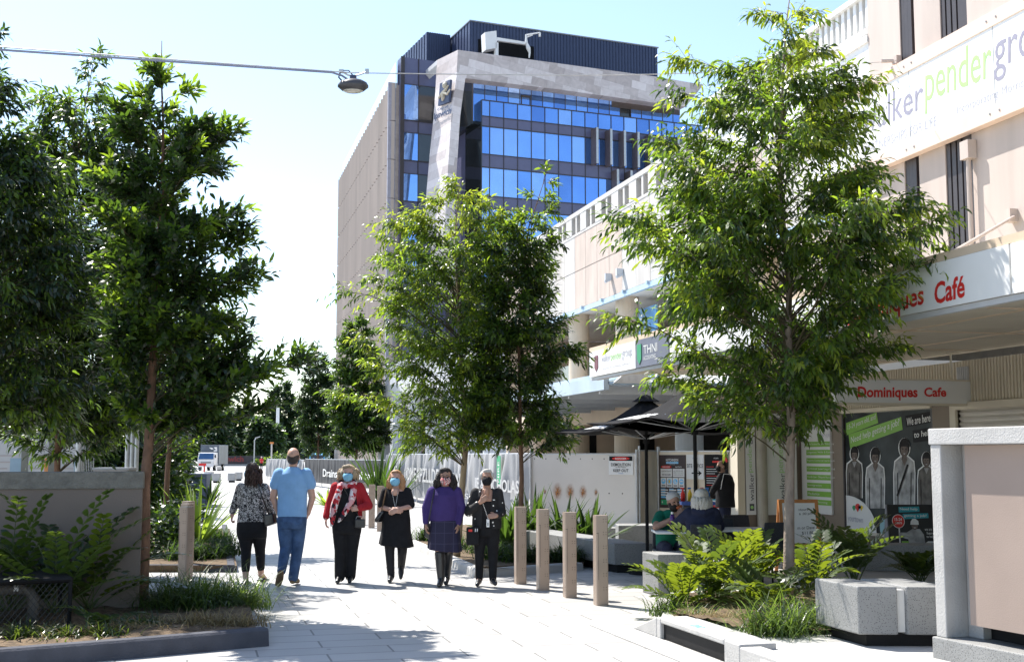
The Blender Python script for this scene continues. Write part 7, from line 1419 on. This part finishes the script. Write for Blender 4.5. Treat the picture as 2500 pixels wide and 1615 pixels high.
MB().prism([(-1.0, 0, .62), (-1.0, .02, 1.3), (-1.0, .42, 2.12), (-1.0, 1.7, 2.15), (-1.0, 1.7, .62)], (2.0, 0, 0)).build('cab', M_tw, trk, bev=.06); MB().prism([(-.88, -.0, 1.36), (.88, -.0, 1.36), (.8, .36, 2.03), (-.8, .36, 2.03)], (0, -.02, .01)).build('windscreen', P('truck glass', (.03, .09, .22), .08, .2, .8, spec=.8), trk)
MB().box(-1.1, 1.1, 1.75, 6.5, .75, 3.05).build('cargo_box', P('dark truck box', (.08, .10, .13), .4, .3, .6), trk, bev=.03); MB().box(-.92, .92, -.06, .02, .45, .72).build('bumper', M_tw, trk, bev=.02); MB().box(-.6, .6, -.03, .01, .86, 1.08).build('grille', M_grey, trk); MB().prism([(-.1, 1.74, 2.75), (.3, 1.74, 2.72), (.45, 1.74, 2.55), (.2, 1.74, 2.5)], (0, -.01, 0)).prism([(.45, 1.74, 2.75), (.85, 1.74, 2.8), (.9, 1.74, 2.3), (.5, 1.74, 2.25), (.45, 1.74, 2.4), (.75, 1.74, 2.5)], (0, -.01, 0)).build('swirl_print', M_offw, trk)
for sx in (-.82, .82): MB().cbox((sx, -.02, .95), .26, .06, .16).build('headlight', M_offw, trk, bev=.02); MB().cbox((sx*1.32, .15, 1.7), .12, .06, .36).build('mirror', M_black, trk)
for sx in (-.85, .85):
    for y in (.75, 4.9): w_ = MB().tube([(sx-.12, y, .42), (sx+.12, y, .42)], .42, 20).build('wheel', M_black, trk); MB().tube([(sx-.125, y, .42), (sx+.125, y, .42)], .22, 14).build('rim', M_galv, w_)
fw0, fw1 = flat(G(515, 1137)), flat(G(642, 1137)); t = thing('name_letter_wall', 'low dark wall at street end carrying red giant letters', 'wall', fw0, world=True); MB().obox(fw0+UZ*.003, fw1-fw0, FW*.8, UZ*1.75).build('wall', P('dark wall', (.06, .055, .06), .7), t); MB().obox(fw0+UZ*.003-FW*.6, fw1-fw0, FW*.55, UZ*.35).build('step', M_grey, t)
o_ = flat(G(538, 1137), .45)-FW*.3; text('Ipswich', P('dull red letters', (.20, .03, .03), .5), o_, (flat(G(596, 1137))-flat(G(538, 1137))), UZ*1.25, t, .25, .03)
wm = flat(G(676, 1130)); t = thing('white_mast', 'tall plain white mast standing in the far plaza', 'mast', wm); s_ = 3015/wm.dot(FW); MB().tube([(0, 0, 0), (0, 0, 13.4)], [4.6/s_, 3.6/s_], 16).build('shaft', M_white, t); MB().cyl((0, 0, .002), 8/s_, .3, 16).build('footing', M_conc, t)
MB().cyl((0, 0, 13.4), 3.8/s_, .12, 16).build('cap', M_lgrey, t)
sl2 = flat(G(620, 1138)); t = thing('street_lamp', 'slim grey street lamp with angled head beyond the plaza', 'street lamp', sl2, -TH); MB().tube([(0, 0, 0), (0, 0, 4.3), (.25, 0, 4.7)], .09, 8).build('pole', M_galv, t); MB().prism([(.1, -.15, 4.62), (.9, -.15, 4.85), (.9, .15, 4.85), (.1, .15, 4.62)], (0, 0, .12)).build('lamp_head', M_lgrey, t)
MB().cyl((0, 0, 1.2), .14, .3, 8).build('control_box', M_grey, t)
pl2 = flat(G(662, 1150)); t = thing('capped_post', 'thin grey post with orange cap left of the white mast', 'post', pl2); MB().cyl((0, 0, 0), .09, 3.1, 8).build('shaft', M_galv, t); MB().cyl((0, 0, 3.1), .22, .2, 10).build('cap', M_org, t)
rv = flat(G(752, 1150)); t = thing('delivery_van', 'pale blue van roof showing above the black banner fence', 'van', rv+FW*6, -TH); MB().prism([(-.9, 0, .5), (-.9, .1, 1.1), (-.9, .6, 1.9), (-.9, 1.0, 2.05), (-.9, 4.5, 2.05), (-.9, 4.5, .5)], (1.8, 0, 0)).build('body', P('light blue paint', (.10, .36, .62), .3, .04, 2, spec=.5), t, bev=.06); MB().prism([(-.78, .13, 1.2), (.78, .13, 1.2), (.72, .56, 1.84), (-.72, .56, 1.84)], (0, -.02, .01)).build('windscreen', M_gdark, t)
for sx in (-.8, .8):
    for y in (.9, 3.7): MB().tube([(sx-.1, y, .34), (sx+.1, y, .34)], .34, 16).build('wheel', M_black, t)
br0 = flat(G(480, 1152)); t = thing('red_barrier', 'small red and white barrier beside the truck', 'barrier', br0, -TH); MB().box(-1.2, 1.0, 0, .1, .7, .95).build('rail', M_red, t); MB().box(-.4, .2, -.01, .11, .72, .93).build('white_band', M_white, t)
for x in (-1.0, .8): MB().cyl((x, .05, 0), .08, .7, 8).build('leg', M_red, t)
# pale colonnade of the building under the tower seen between trees
t = thing('colonnade', 'pale grey columned frontage seen beneath the centre trees', 'building', flat(atd(950, HY, 85)), world=True); c0_ = flat(atd(930, HY, 90)); c1_ = flat(atd(1240, HY, 72)); dd_ = (c1_-c0_)
MB().obox(c0_+UZ*.01+FW*6, dd_, FW*.4, UZ*9).build('wall', M_lgrey, t)
for k in range(7): MB().cyl(c0_+dd_*(k+.2)/7+UZ*.01, .45, 6.0, 16).build('column', M_lgrey, t)
MB().obox(c0_+UZ*6.0-FW*.6, dd_, FW*6, UZ*.8).build('canopy', M_white, t)
for k in range(4): MB().obox(c0_+dd_*(k*.24+.05)+FW*5.95+UZ*.5, dd_*.14, FW*.03, UZ*4.5).build('window', M_gdark, t)
# ================================================================ bake modifiers into meshes
bpy.context.view_layer.update()
dg = bpy.context.evaluated_depsgraph_get()
seen = {}
for o in BAKE:
    if not o.modifiers: continue
    me = bpy.data.meshes.new_from_object(o.evaluated_get(dg), preserve_all_data_layers=False, depsgraph=dg); seen[o] = me
for o, me in seen.items():
    old = o.data; nm = old.name; sm_ = any(p.use_smooth for p in old.polygons) or any(md.type == 'REMESH' for md in o.modifiers)
    if not me.materials and old.materials: me.materials.append(old.materials[0])
    o.modifiers.clear(); o.data = me
    if sm_: me.polygons.foreach_set('use_smooth', [True]*len(me.polygons))
